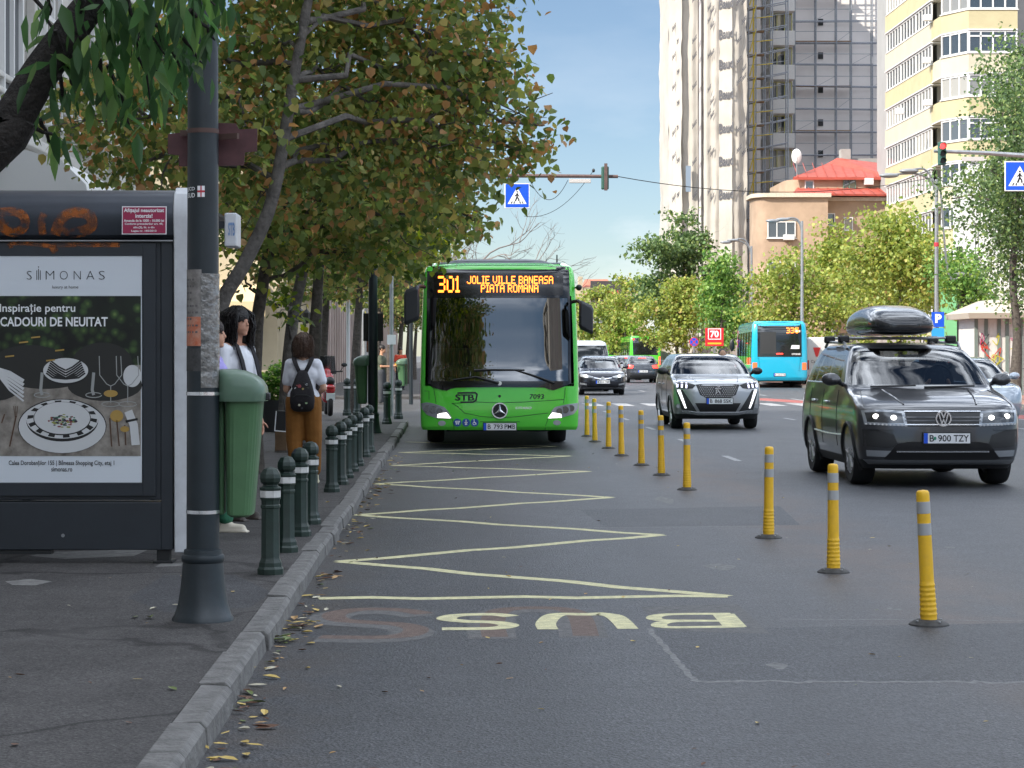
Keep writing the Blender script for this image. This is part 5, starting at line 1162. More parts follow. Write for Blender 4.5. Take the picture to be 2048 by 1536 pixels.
# ------------------------------------------------------------------ the green city bus
green = mat('bus_green_paint', (.095, .62, .045), .22, coat=1.)
BY = 35.0; BX = .755; bus = thing('city_bus', 'bright green city bus with lit orange destination sign pulling in at the stop', 'bus', (BX, BY+.0, 0))
def bp(zx, zy): px, py = 780+zx/3.49, 480+zy/3.49; return ((px-VX)*BY/F-BX, H-(py-VY)*BY/F)   # zoomed-photo pixel -> (x, z) on the bus front
bk = [(.30, .06, 11.8, 1.235, .16, .15), (.36, .02, 11.9, 1.262, .2, .15), (.6, 0, 11.95, 1.272, .24, .15), (1.0, .02, 11.95, 1.275, .26, .15), (1.3, .06, 11.95, 1.27, .26, .15), (1.9, .12, 11.95, 1.255, .26, .15), (2.45, .17, 11.95, 1.235, .26, .15), (2.78, .22, 11.9, 1.215, .26, .15), (2.92, .30, 11.85, 1.18, .27, .15), (2.99, .5, 11.7, 1.10, .3, .2)]
bs = Shell(bk, 3.6, 44, 20, 20, 8)
zw0, zw1 = 1.02, 2.46
pr = bs.parts(lambda g, t, sd, z: None if (g == 'F' and t < .70 and zw0 < z < 2.44) else ('side_window' if g == 'S' and 1.05 < z < 2.6 and (int(t*20) % 4 or t < .06) else 'body'))
pr['body'].build('body', green, bus, smooth=38); pr['side_window'].build('side_window', M_BUSSIDE, bus, smooth=60)
def bq(l): return [bp(*p) for p in l]
# windscreen surround (black mask), glass and sign
wsx = [262, 1262]
mask = fpatch(bs, bq([(258, 180), (500, 172), (1020, 172), (1256, 180)]), bq([(256, 402), (1262, 402)]), .012, 24, 6, .03)
for a, b in (([(256, 402), (276, 402)], [(262, 1000), (284, 1010)]), ([(1246, 402), (1262, 402)], [(1248, 1010), (1266, 1000)])): q = fpatch(bs, bq(a), bq(b), .012, 3, 12); mask.add(q.v, q.f)
q = fpatch(bs, bq([(262, 985), (620, 985), (900, 985), (1266, 985)]), bq([(300, 1030), (390, 1054), (440, 1031), (765, 1026), (1080, 1029), (1130, 1052), (1200, 1030), (1264, 1000)]), .012, 30, 3); mask.add(q.v, q.f)
mask.build('windscreen_surround', mat('black_gloss_mask', (.008, .008, .009), .12, coat=.5), bus, smooth=40)
fpatch(bs, bq([(272, 403), (1252, 403)]), bq([(278, 990), (1254, 990)]), .006, 26, 16, .006).build('windscreen', M_BUSGLASS, bus, smooth=60)
ds = fpatch(bs, bq([(305, 226), (1214, 226)]), bq([(305, 385), (1214, 385)]), .015, 20, 3, .02).build('destination_sign', mat('sign_black_glass', (.012, .010, .010), .15), bus, smooth=60)
t = MB()
def bf(x, z): return (x, bs.fy(x, z)-.0185, z)
(a, b), (c, d) = bp(335, 364), bp(487, 248); dots(t, '301', a, c, b, d, bf, .98)
(a, b), (c, d) = bp(538, 303), bp(1142, 248); t2 = MB(); dots(t2, 'JOLIE VILLE BANEASA', a, c, b, d, bf, 1.)
(a, b), (c, d) = bp(636, 363), bp(1038, 308); dots(t2, 'PIATA ROMANA', a, c, b, d, bf, 1.)
t.build('route_number', M_LED, ds, smooth=0); t2.build('destination_lettering', M_LED, ds, smooth=0)
# interior seen through the glass: dark saloon, driver's cab partition, dashboard, seat
MB().box(-1.15, 1.15, 4.5, 4.55, .4, 2.7).build('saloon_bulkhead', M_INT, bus, smooth=0)
MB().box(-1.15, 1.15, .3, 4.5, .95, .99).build('cab_floor', M_INT, bus, smooth=0)
MB().box(-1.1, -.02, 1.5, 1.54, 1.0, 1.62).build('cab_partition', mat('pale_partition', (.34, .38, .37), .6), bus, smooth=0)
MB().loft([[(x, .34, 1.0), (x, .62, 1.0), (x, .62, 1.18), (x, .40, 1.16)] for x in (-1.05, 1.1)]).build('dashboard', M_INT, bus)
MB().obox((.62, 1.35, 1.45), (.5, .14, .75), (-.15, 0, 0)).obox((.62, 1.42, 1.9), (.28, .1, .2)).build('seat', M_SEAT, bus, bevel=.05)
wp = MB()
for l in ([(1148, 1000), (1000, 945), (870, 905)], [(585, 910), (720, 905), (940, 907)], [(760, 1000), (600, 955), (440, 975)]): wp.tube([(x, bs.fy(x, z)-.045, z) for x, z in bq(l)], [.022, .014, .009], 6)
wp.build('wiper', M_BLACK, bus)
fdisc(bs, *bp(765, 1000), .034, .02, .04).build('wiper_pivot', M_CHROME, bus)
# lower front
for i, (tp, bt_) in enumerate((([(214, 1142), (255, 1133), (300, 1140), (380, 1166), (410, 1200)], [(222, 1180), (258, 1222), (320, 1243), (400, 1248), (433, 1246)]), ([(1316, 1138), (1240, 1146), (1150, 1166), (1128, 1195)], [(1314, 1180), (1285, 1216), (1200, 1240), (1103, 1246)]))):
    hl = fpatch(bs, bq(tp), bq(bt_), .012, 14, 6).build('headlight', M_LENS, bus)
    L_ = (lambda l: [(1528-x, y) for x, y in l]) if i else (lambda l: l)
    for zx, zy, r in ((262, 1175, .052), (305, 1185, .058), (345, 1195, .05)): fdisc(bs, *bp(*L_([(zx, zy)])[0]), r, .018, .02).build('reflector', mat('lamp_bowl', (.2, .21, .22), .1, .9), hl)
    fpatch(bs, bq(L_([(335, 1212), (395, 1206)])), bq(L_([(330, 1240), (424, 1243)])), .019, 8, 2).build('bulb', M_LAMP, hl)
    fdisc(bs, *bp(*((362, 1279) if i == 0 else (1166, 1275))), .062, .008, .03, .042).build('fog_light', M_LENS, bus)
sl_ = MB()
for l in ([(432, 1140), (470, 1160), (520, 1208), (640, 1232), (765, 1241), (900, 1232), (1040, 1214), (1105, 1208)], [(305, 1032), (314, 1090), (322, 1142)], [(1225, 1032), (1220, 1090), (1212, 1142)], [(436, 1250), (446, 1300), (448, 1338)], [(1103, 1248), (1088, 1290), (1082, 1336)], [(206, 1012), (262, 1008), (300, 1030)], [(1316, 1004), (1264, 1004)], [(240, 1055), (272, 1055), (272, 1115)], [(630, 1268), (905, 1268), (920, 1336)], [(430, 1140), (600, 1130), (765, 1136), (940, 1130), (1120, 1120), (1216, 1112)]):
    sl_.tube([(x, bs.fy(x, z)-.001, z) for x, z in bq(l)], .0055, 4)
for zy in (402,):
    for l in ([(206, zy), (258, zy)], [(1262, zy), (1310, zy)]): sl_.tube([(x, bs.fy(x, z)-.001, z) for x, z in bq(l)], .006, 4)
sl_.build('panel_seam', mat('seam_dark_green', (.008, .06, .01), .5), bus)
def on(off): return lambda x, z: (x, bs.fy(x, z)-off, z)
t = MB(); (a, b), (c, d) = bp(455, 1122), bp(588, 1077); text(t, 'STB', a, c, b, d, on(.004), bold=.03)
stroke(t, bq([(470, 1068), (595, 1066), (608, 1078), (600, 1118), (580, 1131), (492, 1133)]), .026, on(.005)); t.build('operator_logo', M_LETTER, bus, smooth=0)
t = MB(); (a, b), (c, d) = bp(972, 1110), bp(1073, 1076); text(t, '7093', a, c, b, d, lambda x, z: (x+.12*(z-b), bs.fy(x, z)-.004, z), bold=.02); t.build('fleet_number', M_LETTER, bus, smooth=0)
t = MB(); (a, b), (c, d) = bp(876, 1180), bp(988, 1164); text(t, 'CITARO', a, c, b, d, on(.006), bold=.02); t.build('model_lettering', M_CHROME, bus, smooth=0)
fdisc(bs, *bp(765, 1090), .022, .004, .02).build('tow_cover', M_BLACK, bus)
ex, ez = bp(766, 1191); ey = bs.fy(ex, ez)
fdisc(bs, ex, ez, .118, .008, .02, n=28).build('emblem_disc', M_LETTER, bus)
t = MB().lathe([(.128, 0), (.128, .03), (.110, .03), (.110, 0), (.128, 0)], (ex, ey-.028, ez), 32, 'y', cap=(0, 0))
for k in range(3):
    A_ = PI/2+2*PI*k/3; tip = (ex+.112*math.cos(A_), ez+.112*math.sin(A_)); sd = (-math.sin(A_)*.024, math.cos(A_)*.024); bk_ = (-.0*math.cos(A_), 0)
    t.add([(tip[0], ey-.02, tip[1]), (ex+sd[0], ey-.02, ez+sd[1]), (ex, ey-.035, ez), (ex-sd[0], ey-.02, ez-sd[1])], [(0, 1, 2), (0, 2, 3)])
t.build('emblem', M_CHROME, bus, smooth=0)
for i, zx in enumerate((471, 531, 591)):
    X_, Z_ = bp(zx, 1274); o = fdisc(bs, X_, Z_, .064, .006, .01, n=24).build('pictogram', mat('pictogram_blue', (.015, .07, .3), .4), bus); t = MB(); f_ = lambda x, z, X_=X_, Z_=Z_: (X_+x, bs.fy(X_, Z_)-.0085, Z_+z)
    if i == 0: stroke(t, [(-.035, .02), (-.02, -.005), (.02, -.005), (.035, .02), (-.03, .02)], .012, f_); [stroke(t, circ(x, -.022, .008, n=8)+[(x+.008, -.022)], .007, f_) for x in (-.016, .016)]
    if i == 1: stroke(t, [(0, .02), (0, -.008), (-.014, -.04)], .014, f_); stroke(t, [(0, -.008), (.014, -.04)], .012, f_); stroke(t, [(-.024, -.005), (0, .015), (.024, -.005)], .01, f_); t.add([f_(x, z) for x, z in circ(0, .036, .011, n=10)], [tuple(range(10))])
    if i == 2: stroke(t, [(-.008, .03), (-.006, 0), (.014, -.002), (.026, -.03)], .012, f_); stroke(t, circ(-.006, -.016, .022, n=10, a0=1.9, a1=6.0), .008, f_); t.add([f_(x, z) for x, z in circ(-.01, .042, .009, n=10)], [tuple(range(10))])
    t.build('pictogram_symbol', M_SIGNW, o, smooth=0)
plate(bs, bus, *bp(767, 1303), ('B793', 'PMB'), w=.52, h=.11, off=.02)
# roof unit, mirrors, antenna, wheels
rk = []
for yv, z_ in ((.95, .02), (1.05, .12), (1.5, .18), (4.0, .18), (4.2, .02)): rk.append([(x, yv, 2.95+max(0, z_)*.8*s_) for x, s_ in ((-.95, 0), (-.90, .55), (-.72, .9), (-.5, 1), (.5, 1), (.72, .9), (.90, .55), (.95, 0))])
MB().loft(rk).build('roof_unit', mat('dark_roof_unit', (.05, .056, .065), .5), bus, smooth=30)
MB().box(-1.0, 1.0, .5, .56, 2.945, 3.0).build('roof_edge', mat('grey_roof_edge', (.2, .22, .25), .35), bus, bevel=.02)
X_, Z_ = bp(1183, 150); MB().cyl((X_, .85, 2.95), (X_, .85, 3.14), .014, .01).obox((X_, .85, 2.99), (.14, .08, .04)).build('antenna', M_BLACK, bus)
for nm, x0, x1, z0, z1, ax_ in (('l', 100, 208, 580, 335, 1), ('r', 1312, 1410, 643, 440, -1)):
    (a, b), (c, d) = bp(x0, z0), bp(x1, z1); cx, cz = (a+c)/2, (b+d)/2
    o = MB().loft([[(cx+(c-a)/2*u*(k_), yv, cz+(d-b)/2*v*(k_)+ (.05*u*ax_)) for u, v in ((-.8, -1), (.8, -1), (1, -.85), (1, .8), (.75, 1), (-.75, 1), (-1, .8), (-1, -.85))] for yv, k_ in ((-.42, .8), (-.38, .98), (-.25, 1), (-.18, .92))]).build('mirror', mat('mirror_housing', (.03, .033, .038), .45), bus, smooth=30, bevel=.012)
    MB().tube([(cx+ax_*.05, -.22, d-.03), (cx+ax_*.12, -.12, d+.03), (cx+ax_*.20, .12, d+.02)], .03, 7).build('mirror_arm', M_BLACK, bus)
MB().ell((bp(1326, 328)[0], .3, bp(1326, 328)[1]), (.05, .05, .05)).tube([(bp(1326, 328)[0], .3, bp(1326, 328)[1]), (1.2, .4, bp(1326, 328)[1])], .015, 5).build('camera_dome', M_BLACK, bus)
for sg in (-1, 1): wheel(bus, sg*1.04, 2.75, .48, .29, 8, M_STEEL); wheel(bus, sg*1.0, 8.7, .48, .4, 8, M_STEEL)
MB().box(-.85, .85, .6, 2.2, .26, .4).build('underbody', M_DARK, bus, smooth=0)

# ------------------------------------------------------------------ buses seen from behind
def rear_bus(label, x, y, paint, glassz, kind, rot=0.):
    o = thing('city_bus', label, 'bus', (x, y, 0), rot)
    k = [(.34, .05, 11.9, 1.22, .2, .12), (.5, 0, 11.97, 1.27, .25, .16), (1.3, .05, 12, 1.275, .25, .18), (2.3, .12, 11.95, 1.25, .25, .2), (2.9, .2, 11.85, 1.2, .26, .24), (3.05, .4, 11.7, 1.1, .3, .3)]
    s_ = Shell(k, 3.6, 30, 10, 28, 12); pr = s_.parts(lambda g, t, sd, z: 'side_window' if g == 'S' and 1.05 < z < 2.55 and int(t*28) % 5 else 'body')
    pr['body'].build('body', paint, o, smooth=38); pr['side_window'].build('side_window', M_BUSSIDE, o, smooth=60)
    if kind == 'teal':
        fpatch(s_, [(-1.0, 2.93), (-.4, 3.0), (.4, 3.0), (1.0, 2.93)], [(-1.0, 1.42), (1.0, 1.42)], .012, 14, 8, rear=True).build('rear_window', M_BUSSIDE, o)
        fpatch(s_, [(.16, 2.55), (.88, 2.55)], [(.16, 1.55), (.88, 1.55)], .018, 6, 4, rear=True).build('ventilation_grille', mat('dark_louvre', (.022, .024, .026), .7), o)
        t = MB(); dots(t, '335', -.06, -.62, 2.5, 2.75, lambda x, z: (x-.25, s_.ry(x, z)+.02, z)); t.build('route_number', M_LED, o, smooth=0)
        t = MB(); text(t, '4838', 0, 1, 0, 1, lambda x, z: (-.70-.24*x, s_.ry(.8, 2.6)+.02, 2.54+.1*z), bold=.03); text(t, 'OTOKAR', 0, 1, 0, 1, lambda x, z: (-.55-.4*x, s_.ry(.7, 1.5)+.025, 1.5+.08*z), bold=.03); t.build('lettering', M_SIGNW, o, smooth=0)
        fpatch(s_, [(-.55, 1.95), (-.9, 1.95)], [(-.5, 1.78), (-.9, 1.78)], .018, 4, 2, rear=True).build('sticker', M_SIGNW, o)
        fpatch(s_, [(-.15, 1.58), (.15, 1.58)], [(-.15, 1.53), (.15, 1.53)], .03, 3, 1, rear=True).build('brake_light', M_RED, o)
        for sg in (-1, 1):
            fpatch(s_, [(sg*1.22, 1.15), (sg*1.02, 1.15)], [(sg*1.22, .82), (sg*1.02, .82)], .012, 3, 4, rear=True).build('tail_light', mat('orange_red_lamp', (.6, .12, .04), .25, emit=.5), o)
        t = MB()
        for l in ([(-1., 1.36), (1., 1.36)], [(-.95, .78), (.95, .78)], [(-.95, 1.36), (-.88, .8)], [(.95, 1.36), (.88, .8)]): t.tube([(x, s_.ry(x, z)+.002, z) for x, z in l], .009, 4)
        t.build('panel_seam', mat('dark_teal', (.005, .10, .15), .5), o); plate(s_, o, 0, .6, ('B335', 'STB'), rear=True, off=.02)
        blob('mirror', [('e', (1.5, .0, 2.0), (.14, .1, .32)), ('c', (1.2, .3, 2.4), (1.5, 0, 2.25), .03, .03)], M_BLACK, o, .02)
    else:
        fpatch(s_, [(-1.05, 2.9), (-.3, 2.95), (.3, 2.95), (1.05, 2.9)], [(-1.0, 1.5), (1.0, 1.5)], .012, 12, 6, rear=True).build('rear_window', M_BUSSIDE, o)
        for sg in (-1, 1):
            fdisc(s_, sg*.95, 2.78, .07, .02, .02, rear=True).build('upper_light', M_RED, o); fpatch(s_, [(sg*1.22, 1.35), (sg*1.08, 1.35)], [(sg*1.22, .7), (sg*1.08, .7)], .012, 3, 4, rear=True).build('tail_light', M_RED, o)
        fpatch(s_, [(-.5, .8), (.5, .8)], [(-.5, .6), (.5, .6)], .012, 3, 1, rear=True).build('number_plate', M_PLATE, o)
    MB().box(-1.1, 1.1, 11.5, 11.8, .28, .45).build('bumper', M_CLAD, o, smooth=0)
    for sg in (-1, 1): wheel(o, sg*1.04, 2.7, .48, .29, 8, M_STEEL); wheel(o, sg*.98, 8.8, .48, .5, 8, M_STEEL)
    return o
teal = mat('bus_teal_paint', (.012, .38, .58), .25, coat=1.)
rear_bus('blue city bus driving away with route number on its rear', PT(1560, 700, 100)[0]+.85, 112, teal, 0, 'teal', PI-.072)
rear_bus('green city bus driving away in the distance, lit red tail lights', PT(1291, 700, 178)[0], 190, green, 0, 'green', PI)
rear_bus('second far green city bus ahead of the first one', PT(1238, 700, 215)[0], 227, green, 0, 'green', PI)
# ------------------------------------------------------------------ bollards and yellow posts
ORD = ['nearest', 'second', 'third', 'fourth', 'fifth', 'sixth', 'seventh', 'eighth', 'ninth', 'tenth', 'eleventh', 'twelfth']
M_BAND = mat('white_reflective_band', (.62, .62, .6), .4, var=.2, vscale=20)
def make_bollard(label, loc):
    o = thing('bollard', label, 'bollard', loc, 0, 'dark green bollards along the left kerb')
    MB().lathe([(.088, -.02), (.088, .035), (.078, .05), (.076, .075), (.066, .095), (.062, .11), (.060, .42), (.066, .425), (.066, .44), (.060, .447), (.062, .475), (.069, .48), (.069, .49)], n=8, phase=PI/8).build('post', M_GREEN_IRON, o, smooth=20)
    MB().lathe([(.0665, .49), (.0685, .492), (.0685, .533), (.0665, .535)], n=8, phase=PI/8).build('reflective_band', M_BAND, o, smooth=20)
    MB().lathe([(.069, .535), (.072, .545), (.072, .553), (.050, .565), (.049, .572), (.066, .59), (.070, .615), (.066, .64), (.045, .672), (.012, .684), (.001, .685)], n=8, phase=PI/8).build('head', M_GREEN_IRON, o, smooth=15); return o
BL_ = [(541,1148), (573,1104), (600,1072), (621,1048), (663.5,984), (681,969), (693,956), (704,943), (715.6,932), (729,914), (738.5,904.6)]
pb_ = None
for i, (px, py) in enumerate(BL_):
    x, y = G(px, py, .1); lb = 'dark green bollard, %s in the kerb row from the wrapped lamp post' % ORD[i].replace('nearest', 'first')
    if pb_ is None: pb_ = make_bollard(lb, (x, y, .1))
    else: dup(pb_, (x, y, .1), random.uniform(-.5, .5), lb)
for (px, py), lb in zip([(694,829), (714,828), (774,848), (797,836)], ['far bollard left of the pale tree trunk beside the scooter', 'far bollard right of the pale tree trunk beside the scooter', 'far bollard just right of the second lamp post foot', 'last far bollard close to the left side of the green bus']):
    x, y = G(px, py, .1); o = dup(pb_, (x, y, .1), 0, lb); o.scale = (1.25, 1.25, 1.25)

M_YPOST = mat('yellow_plastic', (.86, .50, .012), .45, var=.16, vscale=22, dirt=(.74, .43, .03), bump=.05, bscale=50)
M_SILV = mat('silver_reflective', (.42, .43, .44), .35, .3)
M_FOOT = mat('dusty_black_rubber', (.06, .058, .055), .75, var=.4, vscale=20)
def make_post(label, loc, rot=0, tilt=(0, 0)):
    o = thing('delineator_post', label, 'delineator', loc, rot, 'yellow flexible posts between the lanes')
    MB().lathe([(.112, 0), (.11, .008), (.085, .024), (.06, .032), (.047, .033)], n=24).build('rubber_base', M_FOOT, o)
    pr_ = [(.046, .03), (.0455, .045)]
    for k in range(7): z = .052+.027*k; rr = .0455-.0008*k; pr_ += [(rr, z), (rr+.0026, z+.006), (rr+.0026, z+.012), (rr, z+.018)]
    pr_ += [(.0395, .25), (.0375, .50), (.0365, .72), (.0355, .738), (.028, .748), (.001, .752)]
    q = MB().lathe(pr_, n=24).build('post', M_YPOST, o, smooth=50); q.rotation_euler = (tilt[0], tilt[1], 0)
    for z in (.535, .655):
        MB().lathe([(.0372, z-.034), (.0384, z-.033), (.0381, z+.031), (.0368, z+.032)], n=24).build('reflective_band', M_SILV, q)
    for a in range(4): MB().lathe([(.008, .026), (.008, .034), (.001, .035)], (.085*math.cos(a*PI/2+.5), .085*math.sin(a*PI/2+.5), -.004), 6).build('bolt', M_STEEL, o)
    return o
YP = [(1858,1250), (1667,1145), (1537,1076), (1374,980), (1323,951), (1283,931), (1243,912), (1217,897), (1190,884), (1174,873)]
yp = None
for i, (px, py) in enumerate(YP):
    x, y = G(px, py); lb = 'yellow lane post with silver bands, %s from the lower right corner' % ORD[i].replace('nearest', 'first')
    if yp is None: yp = make_post(lb, (x, y, .0), 0, (0, -.048))
    else:
        o = dup(yp, (x, y, .0), 0, lb)
        for c in kids(o):
            if c.name.startswith('post'): c.rotation_euler = (random.uniform(-.02, .02), random.uniform(-.025, .008), random.uniform(-.5, .5))

# ------------------------------------------------------------------ lamp posts
LY = 11.57; LX = (406-VX)*LY/F
def make_lamppost(label, loc, name='lamp_post'):
    o = thing(name, label, 'lamp post', loc)
    MB().lathe([(.163, -.02), (.163, .012), (.150, .03), (.132, .09), (.119, .17), (.111, .25), (.106, .305), (.112, .312), (.114, .33), (.110, .345), (.102, .35), (.100, .372), (.087, .378)], n=32).build('flared_base', M_POLE, o, smooth=40)
    MB().lathe([(.087, .378), (.0855, 1.2), (.080, 3.0), (.07, 8.0)], n=32).build('pole', M_POLE, o, smooth=40)
    MB().tube([(0, 0, 8), (.1, 0, 8.6), (.8, 0, 9.0), (1.6, 0, 9.05)], [.06, .05, .04, .04], 10).build('arm', M_POLE, o); MB().obox((2.0, 0, 9.05), (.8, .3, .12)).build('lantern', M_STEEL, o, bevel=.03); return o
lp = make_lamppost('dark lamp post wrapped in torn posters and plastic film beside the bus shelter', (LX, LY, .1))
def cylpatch(mb, r, a0, a1, z0, z1, n=10, wob_=0., rg=None, m=1):
    vs = []; fs = []; m = max(1, m)
    for j in range(m+1):
        for i in range(n+1):
            a = a0+(a1-a0)*i/n; rr = r+(rg.uniform(0, wob_) if rg else 0); vs.append((rr*math.sin(a), -rr*math.cos(a), z0+(z1-z0)*j/m))
    for j in range(m):
        for i in range(n): q = j*(n+1)+i; fs.append((q, q+1, q+n+2, q+n+1))
    mb.add(vs, fs); return mb
def lz(py): return H-(py-VY)*LY/F-.1
pole = kids(lp)[1]; pr2 = .0835
for z in (lz(787), lz(1023)): MB().lathe([(.0870, z-.009), (.0885, z-.009), (.0885, z+.009), (.0870, z+.009)], n=32).build('steel_strap', M_CHROME, lp)
M_PAPER = mat('weathered_paper', (.34, .32, .30), .85, var=.55, vscale=14, dirt=(.12, .11, .10))
rg5 = random.Random(4)
cylpatch(MB(), .0855, -1.5, .02, lz(690), lz(540), 10).build('torn_poster', M_PAPER, lp, smooth=60)
cylpatch(MB(), .0865, -1.5, .0, lz(692), lz(634), 10).build('orange_poster', mat('orange_red_paper', (.48, .10, .035), .8, var=.4, vscale=25, dirt=(.5, .3, .22)), lp, smooth=60)
cylpatch(MB(), .0865, -1.5, .02, lz(742), lz(697), 10).build('dark_poster', mat('dark_printed_paper', (.06, .06, .06), .7, var=.4, vscale=40), lp, smooth=60)
wrap = mat('clear_plastic_film', (.26, .25, .23), .14, 0, 1., var=.5, vscale=24, dirt=(.07, .07, .07), bump=.8, bscale=20)
cylpatch(MB(), .0860, -.02, 1.6, lz(775), lz(548), 22, .0022, rg5, 26).build('plastic_wrap', wrap, lp, smooth=60)
t = MB(); text(t, 'JCD', 0, 1, 0, 1, lambda x, z: (.0862*math.sin(-1.02+.62*x), -.0862*math.cos(-1.02+.62*x), lz(385)+.024*z), bold=.02); text(t, 'SUD', 0, 1, 0, 1, lambda x, z: (.0862*math.sin(-1.02+.62*x), -.0862*math.cos(-1.02+.62*x), lz(397)+.024*z), bold=.02)
t.build('lettering', M_SIGNW, lp, smooth=0)
MB_ = cylpatch(MB(), .0838, -.24, .22, lz(396), lz(374), 6); MB_.build('white_sticker', M_SIGNW, lp, smooth=60)
c_ = cylpatch(MB(), .0844, -.05, .03, lz(396), lz(374), 2); cylpatch(c_, .0846, -.24, .22, lz(387), lz(383), 6); c_.build('red_cross', mat('sticker_red', (.5, .03, .05), .5), lp, smooth=60)
t = MB()
for k in range(9):
    z = lz(560+k*13); n_ = rg5.randint(3, 6)
    for q in range(n_): a = -1.25+q*.22; cylpatch(t, .0872, a, a+rg5.uniform(.08, .18), z-.006, z+.004, 2)
t.build('print', mat('faded_print', (.12, .11, .11), .8), lp, smooth=0)
# back of a road sign clamped to the pole
sg_ = thing('road_sign', 'back of a rusty red brown stepped sign plate strapped high on the lamp post', 'sign', (LX, LY+.13, 0))
def lq(px, py): return ((px-VX)*(LY+.13)/F, H-(py-VY)*(LY+.13)/F)
po = [lq(*p) for p in ((336,268),(400,262),(432,246),(472,247),(478,259),(515,257),(514,303),(490,305),(488,331),(358,333),(358,311),(336,308))]
MB().prism(po, LY+.125, LY+.132).build('plate', mat('red_brown_plate', (.085, .028, .03), .55, var=.25, vscale=12), sg_, world=True, smooth=0)
zc_ = lq(0, 268)[1]; t = MB().lathe([(.079, zc_-.012), (.084, zc_-.012), (.084, zc_+.012), (.079, zc_+.012)], (LX, LY, 0), 24); t.obox((LX+.13, LY+.06, zc_-.02), (.12, .02, .03), (0, 0, -.5)).obox((LX-.1, LY+.08, zc_), (.06, .02, .03)); t.build('clamp', mat('rusty_clamp', (.09, .05, .04), .7), sg_, world=True)
# litter bins
M_BIN = mat('green_bin_plastic', (.085, .185, .085), .42, var=.2, vscale=4, bump=.05, bscale=120); M_BIND = mat('pale_green_lid', (.09, .155, .105), .34, var=.15, vscale=5)
def make_bin(label, loc, rot=0, body=M_BIN, lid=M_BIND):
    o = thing('litter_bin', label, 'litter bin', loc, rot, 'green litter bins strapped to posts')
    def ring(z, x0, x1, d, rib=0.):
        P_ = []
        for k in range(48):
            a = 2*PI*k/48; c, s_ = math.cos(a), math.sin(a); X_ = (x0+x1)/2+(x1-x0)/2*abs(c)**.62*(1 if c > 0 else -1); Y_ = d*abs(s_)**.55*(1 if s_ > 0 else -1)
            if rib and (k % 2): X_ += (-rib if c > 0 else rib)*abs(c); Y_ += -rib*s_
            P_.append((X_, Y_, z))
        return P_
    MB().loft([ring(0, .035, .135, .105), ring(.012, .02, .155, .125), ring(.03, .016, .160, .13, .004), ring(.35, .012, .187, .15, .004), ring(.63, .008, .208, .165, .004), ring(.645, .006, .212, .17)]).build('bucket', body, o, smooth=30)
    MB().loft([ring(.615, -.03, .228, .185), ring(.65, -.032, .232, .188), ring(.69, -.032, .226, .188), ring(.725, -.03, .205, .182), ring(.755, -.03, .165, .165), ring(.775, -.03, .115, .13), ring(.785, -.02, .06, .07)]).build('lid', lid, o, smooth=50)
    MB().obox((.232, -.06, .64), (.035, .05, .04)).build('latch', M_BLACK, o, bevel=.006); MB().obox((-.012, 0, .36), (.03, .12, .70)).build('back_bracket', body, o, bevel=.01); return o
bn = make_bin('large green litter bin with domed lid strapped to the wrapped lamp post', (LX+.10, LY+.13, .64))
# second lamp post with its bin, notice board and a sign seen from behind
L2 = G(746, 866, .1); lp2 = make_lamppost('second dark lamp post farther along the left pavement beside the bus', (L2[0], L2[1], .1))
MB().obox((.0, .12, 1.15+.75), (.36, .03, .50)).build('notice_board', mat('dark_board', (.02, .02, .02), .5), lp2); MB().box(-.12, .05, .10, .101, 1.45, 1.65).build('orange_poster', MATS['orange_red_paper'], lp2, smooth=0)
dup(bn, (L2[0]-.09, L2[1]+.1, .62), PI, 'dark green litter bin on the second lamp post next to the green bus').scale = (1.2, 1.2, 1.12)
gp3 = thing('grey_post', 'thin galvanised post with white notice plate left of the green bus', 'post', (PT(783, 700, 50)[0], 50, .1))
MB().cyl((0, 0, 0), (0, 0, 3.2), .045).build('pole', M_STEEL, gp3); MB().obox((0, -.06, 1.75), (.2, .02, .22)).build('plate', M_SIGNW, gp3)
lp3 = thing('post', 'slim dark post carrying the farthest litter bin, at the bus mirror', 'post', (PT(822, 700, 62)[0], 62, .1)); MB().cyl((0, 0, 0), (0, 0, 4.5), .06, .05).build('pole', M_POLE, lp3)
dup(bn, (PT(812, 700, 62)[0]+.0, 62.1, .62), PI, 'farthest pale green litter bin beside the left mirror of the bus').scale = (1.25, 1.25, 1.0)
wp_ = thing('white_post', 'thin white painted post left of the pale trunk on the left pavement', 'post', (PT(696, 700, 55)[0], 55, .1)); MB().cyl((0, 0, 0), (0, 0, 2.9), .045).build('pole', M_WHITE, wp_)

# ------------------------------------------------------------------ bus shelter with illuminated poster case
SY = 14.7; K = SY/F
def sx(px): return (px-VX)*K
def sz(py): return H-(py-VY)*K
she = thing('bus_shelter', 'dark bus shelter end with advertising poster case and white edge post', 'bus shelter', (sx(120), SY, .1))
M_SHEL = mat('shelter_anthracite', (.022, .027, .034), .38, var=.2, vscale=3); M_SHELW = mat('shelter_white_edge', (.62, .64, .66), .42, var=.12, vscale=10, dirt=(.50, .51, .53)); M_SHELR = mat('shelter_roof_metal', (.05, .058, .072), .3, .4, var=.15, vscale=3)
xl, xr = sx(-115), sx(346)
fr = MB().box(xl, sx(-95), SY, SY+.18, sz(1100), sz(482)).box(sx(322), xr, SY, SY+.18, sz(1100), sz(482)).box(sx(-95), sx(322), SY, SY+.18, sz(1100), sz(1004)).box(sx(-95), sx(322), SY+.012, SY+.18, sz(1000), sz(482))
fr.build('case', M_SHEL, she, world=True, smooth=0, bevel=.006)
